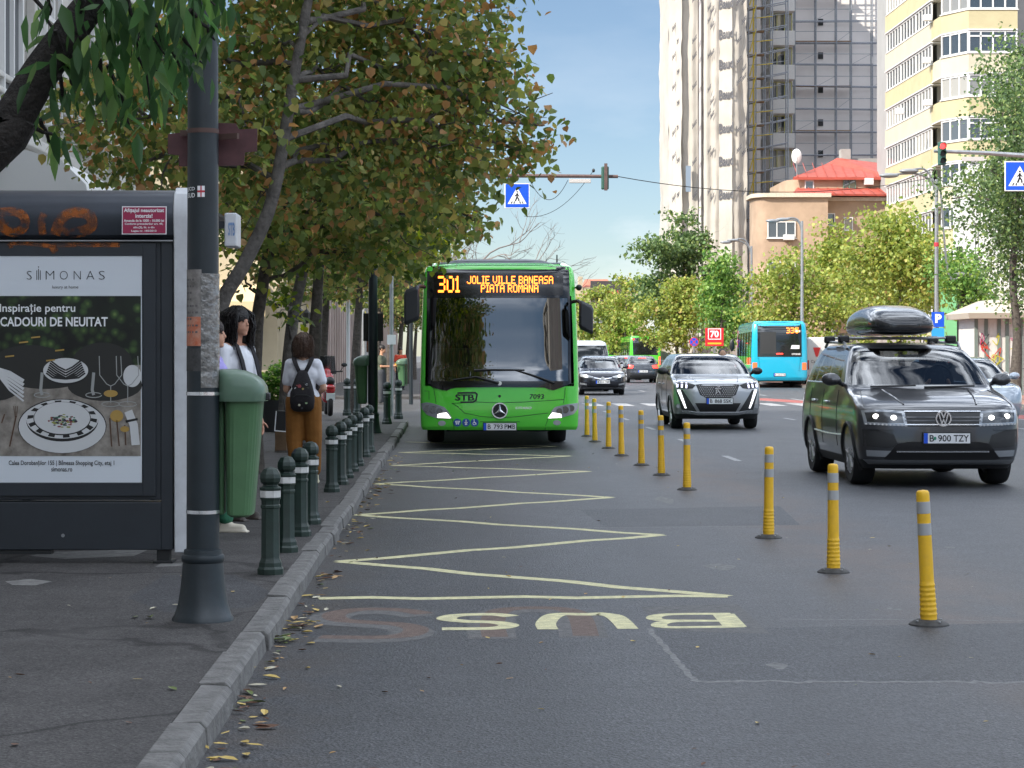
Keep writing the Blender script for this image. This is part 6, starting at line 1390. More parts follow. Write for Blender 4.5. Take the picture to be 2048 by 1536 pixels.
df = MB().box(sx(-92), sx(-76), SY-.012, SY+.01, sz(992), sz(486)).box(sx(286), sx(312), SY-.012, SY+.01, sz(992), sz(486)).box(sx(-76), sx(286), SY-.012, SY+.01, sz(512), sz(486)).box(sx(-76), sx(286), SY-.012, SY+.01, sz(992), sz(966)); df.build('poster_door', M_SHEL, she, world=True, smooth=0, bevel=.003)
# curved roof: profile (y, z)
pro = [(SY+.02, sz(480)), (SY-.03, sz(470)), (SY-.055, sz(440)), (SY-.05, sz(415)), (SY-.01, sz(393)), (SY+.09, sz(380)), (SY+.3, sz(374)), (SY+.8, sz(371)), (SY+3.6, sz(371)), (SY+3.6, sz(378)), (SY+.8, sz(379)), (SY+.2, sz(395)), (SY+.14, sz(480))]
MB().loft([[(x, a, b) for a, b in pro] for x in (xl-.3, sx(348))]).build('roof', M_SHELR, she, world=True, smooth=40)
MB().box(xl-.3, sx(347), SY-.035, SY+.02, sz(483), sz(480.5)).build('roof_lip', M_STEEL, she, world=True, smooth=0)
pe_ = [(SY-.02, sz(1105)), (SY-.045, sz(480)), (SY-.075, sz(440)), (SY-.07, sz(412)), (SY-.03, sz(388)), (SY+.07, sz(374)), (SY+.2, sz(372)), (SY+.24, sz(1105))]
MB().loft([[(x, a, b) for a, b in pe_] for x in (sx(349), sx(379))]).build('edge_post', M_SHELW, she, world=True, smooth=30, bevel=.008)
MB().box(sx(312), sx(338), SY+.03, SY+.14, .1, sz(1098)).box(sx(305), sx(345), SY-.0, SY+.2, .1, .118).box(xl+.04, xl+.12, SY+.03, SY+.14, .1, sz(1098)).build('foot', M_BLACK, she, world=True, smooth=0, bevel=.004)
MB().box(xl, sx(102), SY+.01, SY+.12, sz(1109), sz(1101)).build('cross_rail', M_BLACK, she, world=True, smooth=0)
for x in (xl, ): 
    MB().box(x-.2, x-.12, SY+.2, SY+3.4, .1, 2.5).build('back_frame', M_SHEL, she, world=True, smooth=0)
MB().cyl((0, 0, 0), (0, .006, 0), .012, n=10).xform(Matrix.Translation((sx(126), SY-.006, sz(1071)))).build('lock', M_STEEL, she, world=True)
# poster
po_ = MB().box(sx(-74), sx(284), SY-.006, SY+.004, sz(965), sz(512)).build('poster', mat('poster_white', (.62, .66, .70), .35), she, world=True, smooth=0)
def onp(d): return lambda x, z: (x, SY-.006-d, z)
def pq(l): return [(sx(a), sz(b)) for a, b in l]
m = bpy.data.materials.new('printed_leaves'); m.use_nodes = True; tt = m.node_tree; bs_ = tt.nodes['Principled BSDF']; bs_.inputs['Roughness'].default_value = .35
tcn = tt.nodes.new('ShaderNodeTexCoord'); vo = tt.nodes.new('ShaderNodeTexVoronoi'); vo.inputs['Scale'].default_value = 15; ns_ = tt.nodes.new('ShaderNodeTexNoise'); ns_.inputs['Scale'].default_value = 5
rp = tt.nodes.new('ShaderNodeValToRGB'); e_ = rp.color_ramp.elements; e_[0].position = 0; e_[0].color = (.16, .24, .06, 1); e_[1].position = .55; e_[1].color = (.006, .012, .005, 1); q_ = e_.new(.22); q_.color = (.05, .10, .025, 1)
mx = tt.nodes.new('ShaderNodeMixRGB'); mx.blend_type = 'MULTIPLY'; mx.inputs['Fac'].default_value = 1; r2 = tt.nodes.new('ShaderNodeMapRange'); r2.inputs['From Min'].default_value = .35; r2.inputs['From Max'].default_value = .62; r2.inputs['To Min'].default_value = .12
tt.links.new(tcn.outputs['Object'], vo.inputs['Vector']); tt.links.new(tcn.outputs['Object'], ns_.inputs['Vector']); tt.links.new(vo.outputs['Distance'], rp.inputs['Fac']); tt.links.new(ns_.outputs['Fac'], r2.inputs['Value']); tt.links.new(rp.outputs['Color'], mx.inputs['Color1']); tt.links.new(r2.outputs['Result'], mx.inputs['Color2']); tt.links.new(mx.outputs['Color'], bs_.inputs['Base Color'])
MB().flat(pq([(-74,592),(282,592),(282,740),(-74,740)]), SY-.0075).build('printed_leaves', m, po_, world=True, smooth=0)
MB().flat(pq([(-74,730),(282,730),(282,912),(-74,912)]), SY-.0085).build('printed_table', mat('printed_wood', (.34, .31, .27), .4, var=.6, vscale=9, dirt=(.10, .085, .07)), po_, world=True, smooth=0)
dk = MB()
for c_, r_ in (((-10, 760), (60, 42)), ((90, 752), (80, 26)), ((210, 770), (75, 32)), ((205, 725), (60, 40)), ((60, 720), (70, 30))): dk.flat(pq([(a, b) for a, b in circ(c_[0], c_[1], r_[0], r_[1], 26)]), SY-.009-.0002*len(dk.f))
dk.build('printed_shade', mat('printed_dark', (.018, .018, .016), .4), po_, world=True, smooth=0)
wh = MB(); bkm = MB(); d_ = .0112
def ell_(mb, cx, cy, rx_, ry_, lev): mb.flat(pq(circ(cx, cy, rx_, ry_, 40)), SY-.006-lev)
ell_(wh, 125, 853, 87, 53, .0052); ell_(bkm, 125, 852, 88.5, 54.5, .0050)
ell_(bkm, 125, 841, 72, 42, .0056); ell_(wh, 125, 838, 72, 39, .0060)
for k in range(14):
    a0 = 2*PI*k/14; bkm.flat(pq([(125+70*math.cos(a0), 838+37.5*math.sin(a0)), (125+70*math.cos(a0+.2), 838+37.5*math.sin(a0+.2)), (125+58*math.cos(a0+.2), 836+30*math.sin(a0+.2)), (125+58*math.cos(a0), 836+30*math.sin(a0))]), SY-.006-.0064)
ell_(bkm, 125, 837, 57.5, 33.5, .0068); ell_(wh, 125, 836, 56, 32, .0072)
ell_(bkm, 132, 743, 46, 27, .0052); ell_(wh, 132, 741, 45, 25, .0056)
for k in range(7):
    o_ = -34+k*12
    for sg in (-1, 1): stroke(bkm, pq([(132, 756-abs(o_)*.2+o_*.25), (132+sg*(14+k*2), 744+o_*.3), (132+sg*(30+k*1.5), 733+o_*.34)]), .011, onp(.0060+.0001*k))
ell_(wh, 265, 752, 18, 22, .0054)
stroke(wh, pq([(257, 822), (268, 850), (272, 890)]), .055, onp(.0060)); stroke(bkm, pq([(252, 843), (276, 838)]), .016, onp(.0068))
for k in range(6): stroke(wh, pq([(-60+k*9, 720+k*3), (20, 745+k*7), (48, 762+k*8)]), .022-.002*k, onp(.0052+.0002*k)); 
wh.build('printed_plates', mat('printed_white', (.55, .56, .56), .35), po_, world=True, smooth=0); bkm.build('printed_plate_pattern', mat('printed_black', (.012, .012, .012), .35), po_, world=True, smooth=0)
gl_ = MB()
for cx_ in (222, 256): stroke(gl_, pq([(cx_-23, 712), (cx_-22, 750), (cx_-8, 768), (cx_, 772), (cx_+8, 768), (cx_+22, 750), (cx_+20, 712)]), .006, onp(.0058)); stroke(gl_, pq([(cx_, 772), (cx_, 806)]), .006, onp(.0058)); stroke(gl_, pq(circ(cx_, 808, 18, 5, 16)), .005, onp(.0058))
for cx_ in (85, 188): stroke(gl_, pq([(cx_, 745), (cx_-3, 780), (cx_, 790)]), .02, onp(.0057)); stroke(gl_, pq(circ(cx_, 790, 16, 5, 14)), .006, onp(.0058))
gl_.build('printed_glasses', mat('printed_glass', (.30, .31, .30), .3), po_, world=True, smooth=0)
ct = MB()
for a, b in (((33, 832), (20, 893)), ((10, 828), (4, 846)), ((220, 836), (224, 893)), ((234, 840), (239, 892)), ((250, 850), (252, 890))): stroke(ct, pq([a, b]), .009, onp(.0062))
for k in range(3): stroke(ct, pq([(28+k*4, 812), (31+k*1.5, 834)]), .004, onp(.0064))
ct.build('printed_cutlery', mat('printed_bronze', (.09, .045, .025), .35), po_, world=True, smooth=0)
go = MB(); ell_(go, 234, 832, 13, 12, .0062); ell_(go, 250, 858, 9, 6, .0064); ell_(go, 222, 787, 14, 7, .0062)
for cx_, cy_ in ((48, 672), (72, 662), (120, 688), (20, 700), (102, 708)): go.flat(pq([(cx_-9, cy_+12), (cx_+9, cy_+10), (cx_+9, cy_+13), (cx_-9, cy_+15)]), SY-.013)
go.build('printed_brass', mat('printed_brass', (.38, .24, .06), .35), po_, world=True, smooth=0)
sal = random.Random(9)
for nm, cl_ in (('printed_salad', '#7c3030'), ('printed_salad', '#8a8f45'), ('printed_salad', '#35203a'), ('printed_salad', '#3f6a55')):
    t = MB()
    for k in range(16):
        a = sal.uniform(0, 2*PI); q = sal.uniform(0, 1)**.5; cx_, cy_ = 125+28*q*math.cos(a), 842+14*q*math.sin(a); t.flat(pq(circ(cx_, cy_, sal.uniform(2, 5), sal.uniform(1, 2.5), 6)), SY-.0138-sal.uniform(0, .0006))
    t.build(nm, mat('salad_'+cl_[1:], cl_, .4), po_, world=True, smooth=0)
lt = MB()
for i, ch in enumerate('SiMONAS'):
    xs = (54, 75, 92, 120, 148, 173, 198); w_ = (10, 6, 17, 16, 14, 16, 12)[i]
    if ch == 'i':
        for k in range(3): stroke(lt, pq([(74+k*3.6, 560-(0 if k != 1 else -0)), (74+k*3.6, 541-(3 if k == 1 else 0))]), .0045, onp(.003))
        lt.flat(pq(circ(77.6, 534, 1.2, 1.2, 8)), SY-.009)
    else: text(lt, ch, sx(xs[i]), sx(xs[i]+w_), sz(559), sz(542), onp(.003), bold=-.02)
text(lt, 'luxury at home', sx(105), sx(157), sz(579), sz(571), onp(.003))
text(lt, 'Calea Dorobanților 155 | Băneasa Shopping City, etaj 1', sx(18), sx(229), sz(933), sz(920), onp(.003), bold=.012); text(lt, 'simonas.ro', sx(103), sx(145), sz(943), sz(934), onp(.003), bold=.012)
lt.build('lettering', M_LETTER, po_, world=True, smooth=0)
lw = MB(); text(lw, 'Inspirație pentru', sx(0), sx(151), sz(629), sz(608), onp(.004), bold=.012); text(lw, 'CADOURI DE NEUITAT', sx(1), sx(216), sz(653), sz(634), onp(.004), bold=.022)
lw.build('headline', M_SIGNW, po_, world=True, smooth=0)
# crimson notice and orange spray on the roof front
nt_ = MB().obox(((sx(247)+sx(336))/2, SY-.068, (sz(470)+sz(414))/2), (sx(336)-sx(247), .006, sz(414)-sz(470)), (-.04, 0, 0)).build('notice', M_SIGNW, she, world=True, smooth=0)
MB().obox(((sx(249)+sx(334))/2, SY-.0725, (sz(468)+sz(416))/2), (sx(334)-sx(249), .004, sz(416)-sz(468)), (-.04, 0, 0)).build('notice_field', mat('crimson_print', (.30, .012, .06), .45), nt_, world=True, smooth=0)
t = MB(); zc0 = (sz(470)+sz(414))/2
def nf(x, z): return (x, SY-.0758+.04*(z-zc0), z)
for s_, a, b, c, d in (('Afișajul neautorizat', 251, 331, 428, 418), ('interzis!', 274, 308, 437, 429), ('Amenda de la 1000 - 10.000 lei', 251, 331, 445, 440), ('Conform prevederilor art. 49,', 253, 329, 452, 447), ('alin.(2), lit. o din', 270, 312, 459, 454), ('Legea nr. 185/2013', 266, 316, 466, 461)): text(t, s_, sx(a), sx(b), sz(c), sz(d), nf, bold=.025)
t.build('lettering', M_SIGNW, nt_, world=True, smooth=0)
m = bpy.data.materials.new('orange_spray'); m.use_nodes = True; tt = m.node_tree; b_ = tt.nodes['Principled BSDF']; b_.inputs['Base Color'].default_value = (.40, .11, .012, 1); b_.inputs['Roughness'].default_value = .6
tcn = tt.nodes.new('ShaderNodeTexCoord'); n_ = tt.nodes.new('ShaderNodeTexNoise'); n_.inputs['Scale'].default_value = 12; n_.inputs['Detail'].default_value = 6; r_ = tt.nodes.new('ShaderNodeMapRange'); r_.inputs['From Min'].default_value = .36; r_.inputs['From Max'].default_value = .66; r_.inputs['To Max'].default_value = .85
tt.links.new(tcn.outputs['Object'], n_.inputs['Vector']); tt.links.new(n_.outputs['Fac'], r_.inputs['Value']); tt.links.new(r_.outputs['Result'], b_.inputs['Alpha'])
t = MB()
def ros(x, z):
    zs = [sz(480), sz(470), sz(440), sz(415), sz(393)]; ys = [SY+.0, SY-.03, SY-.055, SY-.05, SY-.01]; return (x, float(np.interp(z, zs, ys))-.006, z)
for l, w_ in (([(-20,430),(30,424),(52,436),(50,456),(28,466),(8,455),(15,440)], .06), ([(88,470),(86,445),(92,428)], .05), ([(112,470),(125,440),(150,426),(182,432),(184,455),(150,466),(130,455)], .07)): stroke(t, smoothp(pq(l), 6), w_, ros)
stroke(t, smoothp(pq([(20,486),(60,487),(100,492),(130,490),(240,490)]), 6), .03, lambda x, z: (x, SY-.0135, z)); stroke(t, pq([(105,492),(112,505)]), .05, lambda x, z: (x, SY-.0145, z)); stroke(t, pq([(18,486),(24,496)]), .03, lambda x, z: (x, SY-.0145, z))
t.build('graffiti', m, she, world=True, smooth=0, fix=False)
sbx = MB().box(sx(430), sx(456), SY+.6, SY+.9, sz(484), sz(414)).build('stop_name_box', M_SHELW, she, world=True, smooth=0, bevel=.01)
t = MB(); text(t, 'STB', sx(438), sx(452), sz(462), sz(434), lambda x, z: (x, SY+.597, z), bold=.03); t.build('lettering', mat('faded_blue', (.16, .26, .45), .5), sbx, world=True, smooth=0)
MB().box(sx(379), sx(431), SY+.7, SY+.78, sz(444), sz(430)).build('box_bracket', M_SHEL, she, world=True, smooth=0)
bench = MB().box(xl+.1, sx(250), SY+1.6, SY+2.0, .52, .56).box(xl+.2, xl+.26, SY+1.7, SY+1.9, .1, .52).box(sx(230), sx(240), SY+1.7, SY+1.9, .1, .52).build('bench', M_SHEL, she, world=True, smooth=0)

# ------------------------------------------------------------------ traffic lights, signs, street lamps
M_TLG = mat('signal_green_housing', (.03, .10, .075), .5); M_DLENS = mat('dark_lens', (.02, .018, .016), .3)
def crossing_sign(root, c, s):
    x, y, z = c; o = MB().box(x-s/2, x+s/2, y-.02, y+.01, z-s/2, z+s/2).build('sign_plate', M_SIGNW, root, smooth=0, bevel=.01)
    k = s/2*.93; MB().flat([(x-k, z-k), (x+k, z-k), (x+k, z+k), (x-k, z+k)], y-.023).build('blue_field', M_BLUE, o, smooth=0)
    MB().flat([(x-s*.38, z-s*.33), (x+s*.38, z-s*.33), (x, z+s*.34)], y-.026).build('white_triangle', M_SIGNW, o, smooth=0)
    t = MB(); f_ = lambda a, b: (x+a*s, y-.03, z+b*s)
    def st(l, w_): stroke(t, [(x+a*s, z+b*s) for a, b in l], w_*s, lambda a, b: (a, y-.030, b))
    st([(0, .10), (-.005, -.05), (-.075, -.22)], .055); st([(-.005, -.05), (.06, -.13), (.07, -.22)], .05); st([(-.085, -.02), (0, .075), (.085, -.03)], .035)
    t.flat(circ(x, z+.155*s, .032*s, None, 12), y-.030)
    for q in (-.24, -.13, .13, .24): st([(q*1.0, -.31), (q*.8, -.23)], .04)
    t.build('walking_figure', M_LETTER, o, smooth=0); return o
def signal(root, c, lit, back=False, s=1.):
    x, y, z = c; o = MB().box(x-.13*s, x+.13*s, y-.1*s, y+.1*s, z-.40*s, z+.40*s).build('signal_head', M_TLG, root, smooth=0, bevel=.03)
    d = 1 if back else -1
    for k in range(3):
        zc_ = z+(.25-.25*k)*s; MB().cyl((x, y+d*.1*s, zc_), (x, y+d*.115*s, zc_), .095*s, n=18).build('lens', mat('lit_red_lens', (1, .02, .02), .3, emit=4) if lit and k == 0 else M_DLENS, o)
        vs = MB().lathe([(.112*s, 0), (.112*s, d*.16*s), (.105*s, d*.16*s), (.105*s, 0)], (x, y+d*.1*s, zc_), 18, 'y', cap=(0, 0)); vs.f = [f for f in vs.f if sum(vs.v[i][2] for i in f)/len(f) > zc_-.05*s]; vs.build('visor', M_TLG, o)
    return o
YL = 65.; ml = thing('traffic_light_mast', 'traffic light arm seen from behind with blue crossing sign, half hidden by linden leaves', 'traffic light', (-2.6, YL, .1))
a0, a1 = PT(1236, 353, YL), (-2.6, YL, PT(0, 351, YL)[2])
MB().cyl((-2.6, YL, .1), (-2.6, YL, a1[2]+.3), .11, .08).build('pole', M_STEEL, ml, world=True)
MB().tube([a1, ((a0[0]+a1[0])/2, YL, a0[2]+.03), a0], [.07, .06, .05], 8).build('arm', mat('rusty_arm', (.14, .09, .08), .6, .3, var=.3), ml, world=True)
c = PT(1210, 356, YL); signal(ml, (c[0], YL, c[2]), False, True, .85); MB().box(c[0]-.03, c[0]+.06, YL-.17, YL-.09, c[2]-.38, c[2]+.42).build('signal_bracket', MATS['rusty_arm'], ml, world=True, smooth=0)
for o in kids(ml):
    if o.name.startswith('signal_head'): o.location = (2.6, -YL, -.1)
c = PT(1034, 392, YL); s_ = crossing_sign(ml, (c[0], YL-.1, c[2]), 50*YL/F); s_.location = (2.6, -YL, -.1)
c = PT(1160, 362, YL); MB().box(c[0]-.32, c[0]+.32, YL-.06, YL+.06, c[2]-.06, c[2]+.06).build('lamp_box', mat('pale_box', (.5, .48, .46), .5), ml, world=True, smooth=0, bevel=.01)
c = PT(1187, 341, YL); MB().ell((c[0], YL, c[2]), (.045, .05, .06)).tube([(c[0], YL, c[2]), (c[0]-.12, YL, c[2]-.17)], .012, 4).build('camera', M_BLACK, ml, world=True)
def sagline(p, q, sag, n=14): return [(p[0]+(q[0]-p[0])*k/n, p[1]+(q[1]-p[1])*k/n, p[2]+(q[2]-p[2])*k/n-sag*4*(k/n)*(1-k/n)) for k in range(n+1)]
cb_ = MB().tube(sagline(PT(1062, 365, YL), PT(1136, 360, YL), .55), .012, 4).tube(sagline(PT(1048, 432, YL), PT(1172, 362, YL), .35), .010, 4); cb_.build('cable', M_BLACK, ml, world=True)
oc = thing('overhead_cable', 'thin black cable sagging across the street from the hanging traffic light to the right', 'cable', a0); MB().tube(sagline(a0, PT(1880, 352, YL+8), .5, 20), .014, 4).build('cable', M_BLACK, oc, world=True)
YR = 65.; mrr = thing('traffic_light_mast', 'traffic light arm with lit red lamp and blue crossing sign at the right edge', 'traffic light', (17.3, YR, .1))
z_ = PT(0, 306, YR)[2]; MB().cyl((17.3, YR, .1), (17.3, YR, z_+.6), .12, .08).build('pole', M_STEEL, mrr, world=True)
MB().tube([(17.3, YR, z_-.1), (15.8, YR, z_), PT(1868, 302, YR)], [.075, .065, .05], 8).build('arm', M_STEEL, mrr, world=True)
c = PT(1882, 308, YR); q = signal(mrr, (c[0], YR-.12, c[2]), True, False, .86); q.location = (-17.3, -YR, -.1)
c = PT(2037, 353, YR); q = crossing_sign(mrr, (c[0], YR-.12, c[2]), 60*YR/F); q.location = (-17.3, -YR, -.1)
c = PT(1946, 318, YR); MB().box(c[0]-.32, c[0]+.32, YR-.06, YR+.06, c[2]-.06, c[2]+.06).build('lamp_box', MATS['pale_box'], mrr, world=True, smooth=0)

def street_lamp(label, px, Y, pytop, arms, base=(17.4)):
    x = (px-VX)*Y/F; zt = H-(pytop-VY)*Y/F; o = thing('street_lamp', label, 'street lamp', (x, Y, .1), 0, 'tall street lamps on the right pavement')
    MB().cyl((x, Y, .1), (x, Y, zt-.3), .10, .06).build('pole', M_STEEL, o, world=True)
    for px2, py2 in arms:
        e = PT(px2, py2, Y); MB().tube(smooth3([(x, Y, zt-.9), (x+(e[0]-x)*.12, Y, zt-.35), (x+(e[0]-x)*.45, Y, e[2]+.05), e]), .04, 6).build('arm', M_STEEL, o, world=True)
        MB().ell((e[0], Y, e[2]-.02), (.36, .16, .09)).build('lamp_head', mat('lamp_head_grey', (.25, .26, .27), .4, .3), o, world=True)
    return o
sl1 = street_lamp('street lamp with two arms rising beside the parking sign at the right', 1873, 79, 342, [(1818, 341), (1778, 350), (1925, 548)])
street_lamp('street lamp among the plane trees right of the blue bus', 1604, 108, 430, [(1566, 438), (1546, 441)])
street_lamp('most distant street lamp left of the peach house window', 1503, 130, 482, [(1466, 480), (1452, 484)])
MB().cyl((sl1.location.x, 79, PT(0, 493, 79)[2]), (sl1.location.x, 79, PT(0, 485, 79)[2]), .088, n=14).build('red_band', mat('sticker_red', (.5, .03, .05), .5), sl1, world=True)
pk = thing('parking_sign', 'blue parking sign with white P behind the black roof box', 'sign', (PT(1874, 650, 78.6)[0], 78.6, .1))
MB().cyl((0, .05, 0), (0, .05, PT(0, 622, 78.6)[2]), .04).build('pole', M_STEEL, pk)
for nm, y0, y1 in (('sign_plate', 624, 654), ('lower_plate', 656, 676)):
    a, b = PT(1863, y1, 78.6), PT(1888, y0, 78.6); o = MB().box(a[0], b[0], 78.57, 78.6, a[2], b[2]).build(nm, M_BLUE if nm == 'sign_plate' else mat('light_sign_blue', (.03, .30, .65), .4), pk, world=True, smooth=0)
    if nm == 'sign_plate': t = MB(); c0, c1 = PT(1867, 646, 78.6), PT(1884, 628, 78.6); text(t, 'P', c0[0]+.05, c1[0]-.02, c0[2], c1[2], lambda x, z: (x, 78.56, z), bold=.05); t.build('lettering', M_SIGNW, o, world=True, smooth=0)
ns2 = thing('no_stopping_sign', 'round blue no stopping sign with red cross beside the far trees', 'sign', (PT(1388, 685, 135)[0], 135, .1))
zz_ = PT(0, 684, 135)[2]-.1; MB().cyl((0, .03, 0), (0, .03, zz_), .04).build('pole', M_STEEL, ns2); o = MB().cyl((0, 0, zz_), (0, .03, zz_), .29, n=22).build('sign_plate', mat('sign_red', (.55, .02, .03), .4), ns2)
MB().flat(circ(0, zz_, .245, None, 20), -.004).build('blue_field', M_BLUE, o, smooth=0); t = MB(); [stroke(t, [(-.17*k, zz_-.17), (.17*k, zz_+.17)], .05, lambda a, b: (a, -.008-.001*(k > 0), b)) for k in (-1, 1)]; t.build('red_cross', MATS['sign_red'], o, smooth=0)
ad = thing('advertising_panel', 'red advertising panel with a white 70 between the far trees', 'billboard', (PT(1429, 690, 128)[0], 128, .1))
za, zb_ = PT(0, 692, 128)[2]-.1, PT(0, 656, 128)[2]-.1; MB().box(-.53, .53, 0, .15, za, zb_).build('panel', mat('advert_red', (.62, .02, .03), .45), ad, smooth=0); MB().box(-.06, .06, .03, .12, 0, za).build('post', M_STEEL, ad, smooth=0)
t = MB(); text(t, '70', -.25, .25, za+.5, zb_-.15, lambda x, z: (x, -.004, z), bold=.04); stroke(t, [(-.36, za+.4), (.36, za+.4), (.36, zb_-.05), (-.36, zb_-.05), (-.36, za+.4)], .05, lambda x, z: (x, -.004, z)); t.build('lettering', M_SIGNW, ad, smooth=0); MB().flat([(-.4, za+.1), (.4, za+.1), (.4, za+.2), (-.4, za+.2)], -.004).build('yellow_line', mat('print_yellow', (.7, .45, .03), .5), ad, smooth=0)
# railing along the far right pavement
rl = thing('railing', 'thin metal railing along the pavement beneath the far right trees', 'railing', (14.6, 128, 0)); t = MB()
for k in range(40): y_ = 128+k*2.2; t.cyl((14.75+.02*k, y_, .0), (14.75+.02*k, y_, 1.15), .025, n=5)
t.tube([(14.75, 128, 1.12), (15.55, 214, 1.12)], .025, 5).tube([(14.75, 128, .6), (15.55, 214, .6)], .02, 5); t.build('rail', M_STEEL, rl, world=True)
hoard = thing('site_hoarding', 'long pale hoarding with dark gaps behind the far right pavement trees', 'hoarding', (20, 150, .1)); t = MB()
for k in range(26): t.box(21.6-.05*k, 21.75-.05*k, 102+k*4, 105.6+k*4, .1, 2.4+.3*(k % 3))
t.build('panel', mat('hoarding_panel', (.34, .30, .28), .8, var=.4, vscale=.6), hoard, world=True, smooth=0)
# white kiosk with shutters at the right edge
ki = thing('kiosk', 'white kiosk with graffiti covered shutters and overhanging roof at the right edge', 'kiosk', (18.6, 76, .1)); k0 = PT(1952, 790, 76)[0]
KY = 76.; MB().box(k0, k0+4.2, KY, KY+2.6, .1, 2.75).build('wall', mat('kiosk_white', (.62, .60, .57), .6, var=.1), ki, world=True, smooth=0)
MB().loft([[(k0-.35, KY-.5, 2.76), (k0+4.6, KY-.5, 2.76), (k0+4.6, KY+3, 2.76), (k0-.35, KY+3, 2.76)], [(k0-.4, KY-.55, 2.95), (k0+4.6, KY-.55, 2.95), (k0+4.6, KY+3, 2.95), (k0-.4, KY+3, 2.95)], [(k0+.6, KY+.3, 3.42), (k0+4, KY+.3, 3.42), (k0+4, KY+2.2, 3.42), (k0+.6, KY+2.2, 3.42)]]).build('roof', mat('kiosk_roof', (.45, .40, .33), .7), ki, world=True, smooth=0)
t = MB()
for px in (1952, 1972, 1998, 2014, 2042): a = PT(px, 700, KY)[0]; t.box(a-.06, a+.06, KY-.04, KY-.002, .1, 2.75)
t.build('post', mat('grey_green_post', (.16, .2, .18), .5), ki, world=True, smooth=0)
rgk = random.Random(3)
for nm, cl_ in (('graffiti', '#a83a6a'), ('graffiti', '#b9b13a'), ('graffiti', '#c2402a'), ('graffiti', '#40454a')):
    t = MB()
    for k in range(5):
        x0 = rgk.choice((k0+.2, k0+.65, k0+1.25)); z0 = rgk.uniform(.7, 2.2); stroke(t, smoothp([(x0+rgk.uniform(-.1, .3), z0+rgk.uniform(-.25, .25)) for q in range(5)], 4), .03, lambda x, z: (x, KY-.045-.001*k, z))
    t.build(nm, mat('spray_'+cl_[1:], cl_, .6), ki, world=True, smooth=0)
# bicycle stand and parked bicycle beside the kiosk
bi = thing('bicycle', 'bicycle leaning by the stand beneath the kiosk at the right edge', 'bicycle', (PT(2030, 780, 70)[0], 70, .1))
for yv in (-.5, .5):
    MB().lathe([(.31, -.012), (.335, 0), (.31, .012), (.30, 0), (.31, -.012)], (0, yv, .335), 26, 'x', cap=(0, 0)).build('wheel', M_TYRE, bi)
MB().tube([(0, -.5, .335), (0, -.38, .78), (0, -.36, .92)], .016, 6).tube([(0, -.4, .74), (0, .02, .30), (0, .5, .335), (0, .2, .76), (0, -.39, .76)], .015, 6).tube([(0, .02, .3), (0, .22, .88)], .014, 6).tube([(-.25, -.32, .98), (0, -.36, .95), (.25, -.32, .98)], .012, 6).build('frame', mat('bike_paint', (.1, .1, .11), .4), bi); MB().ell((0, .23, .92), (.06, .13, .03)).build('saddle', M_BLACK, bi)
for k, px in enumerate((2012, 2028)):
    x_ = PT(px, 780, 66)[0]; o = thing('bike_stand', ['leftmost pale steel hoop stand before the kiosk', 'right pale steel hoop stand before the kiosk'][k], 'bike stand', (x_, 66+k*1.0, .1)); MB().tube(smooth3([(0, -.35, 0), (0, -.35, .7), (0, -.2, .85), (0, .2, .85), (0, .35, .7), (0, .35, 0)]), .025, 8).build('hoop', M_STEEL, o)

# ------------------------------------------------------------------ planter, scooter
plx, ply = PT(555, 0, 40)[0], 40.; pt = thing('planter', 'dark tub with a trimmed green shrub on the left pavement', 'planter', (plx, ply, .1)); MB().lathe([(.24, 0), (.30, .55), (.31, .58), (.27, .58), (.25, .5)], n=20).build('tub', mat('dark_tub', (.05, .05, .055), .6), pt)
rg_ = np.random.default_rng(8); pts, _ = blob_points([(0, 0, .88, .36, .36, .34)], 1400, rg_, 5, .05, 2.5); me = leaf_mesh('shrub', pts, .07, MIDG, rg_, droop=-.1); o = bpy.data.objects.new('shrub', me); COL.objects.link(o); o.parent = pt
scx, scy = G(655, 831, .1); sco = thing('scooter', 'red scooter with dark windscreen parked on the left pavement', 'scooter', (scx+.02, scy, .1), .12)
M_SRED = mat('scooter_red', (.42, .012, .016), .22, coat=1.)
for yv in (-.62, .62): MB().lathe([(.16, -.05), (.235, -.055), (.26, -.03), (.265, 0), (.26, .03), (.235, .055), (.16, .05)], (0, yv, .265), 22, 'x').build('wheel', M_TYRE, sco)
blob('body', [('c', (0, -.75, .62), (0, -.25, .68), .12, .16), ('c', (0, -.25, .66), (0, .25, .42), .15, .13), ('c', (0, .25, .42), (0, .52, .85), .15, .17), ('c', (0, .52, .85), (0, .50, 1.0), .16, .1), ('c', (0, .62, .50), (0, .72, .62), .08, .07)], M_SRED, sco, .02)
blob('seat', [('c', (0, -.68, .80), (0, .05, .76), .11, .13)], M_BLACK, sco, .02); MB().loft([[(-.22, .62, .95), (.22, .62, .95), (.18, .42, 1.38), (-.18, .42, 1.38)], [(-.22, .60, .95), (.22, .60, .95), (.18, .40, 1.38), (-.18, .40, 1.38)]]).build('windscreen', M_GLASSD, sco, bevel=.02)
MB().tube([(-.36, .40, 1.02), (0, .48, 1.0), (.36, .40, 1.02)], .018, 6).build('handlebar', M_BLACK, sco)
for sg in (-1, 1): MB().ell((sg*.40, .45, 1.17), (.07, .03, .05)).tube([(sg*.3, .42, 1.02), (sg*.40, .45, 1.15)], .009, 5).build('mirror', M_BLACK, sco)
MB().ell((0, -.84, .66), (.10, .04, .05)).build('tail_light', M_REDL, sco); MB().obox((0, -.84, .45), (.2, .015, .16), (.2, 0, 0)).build('number_plate', M_PLATE, sco)

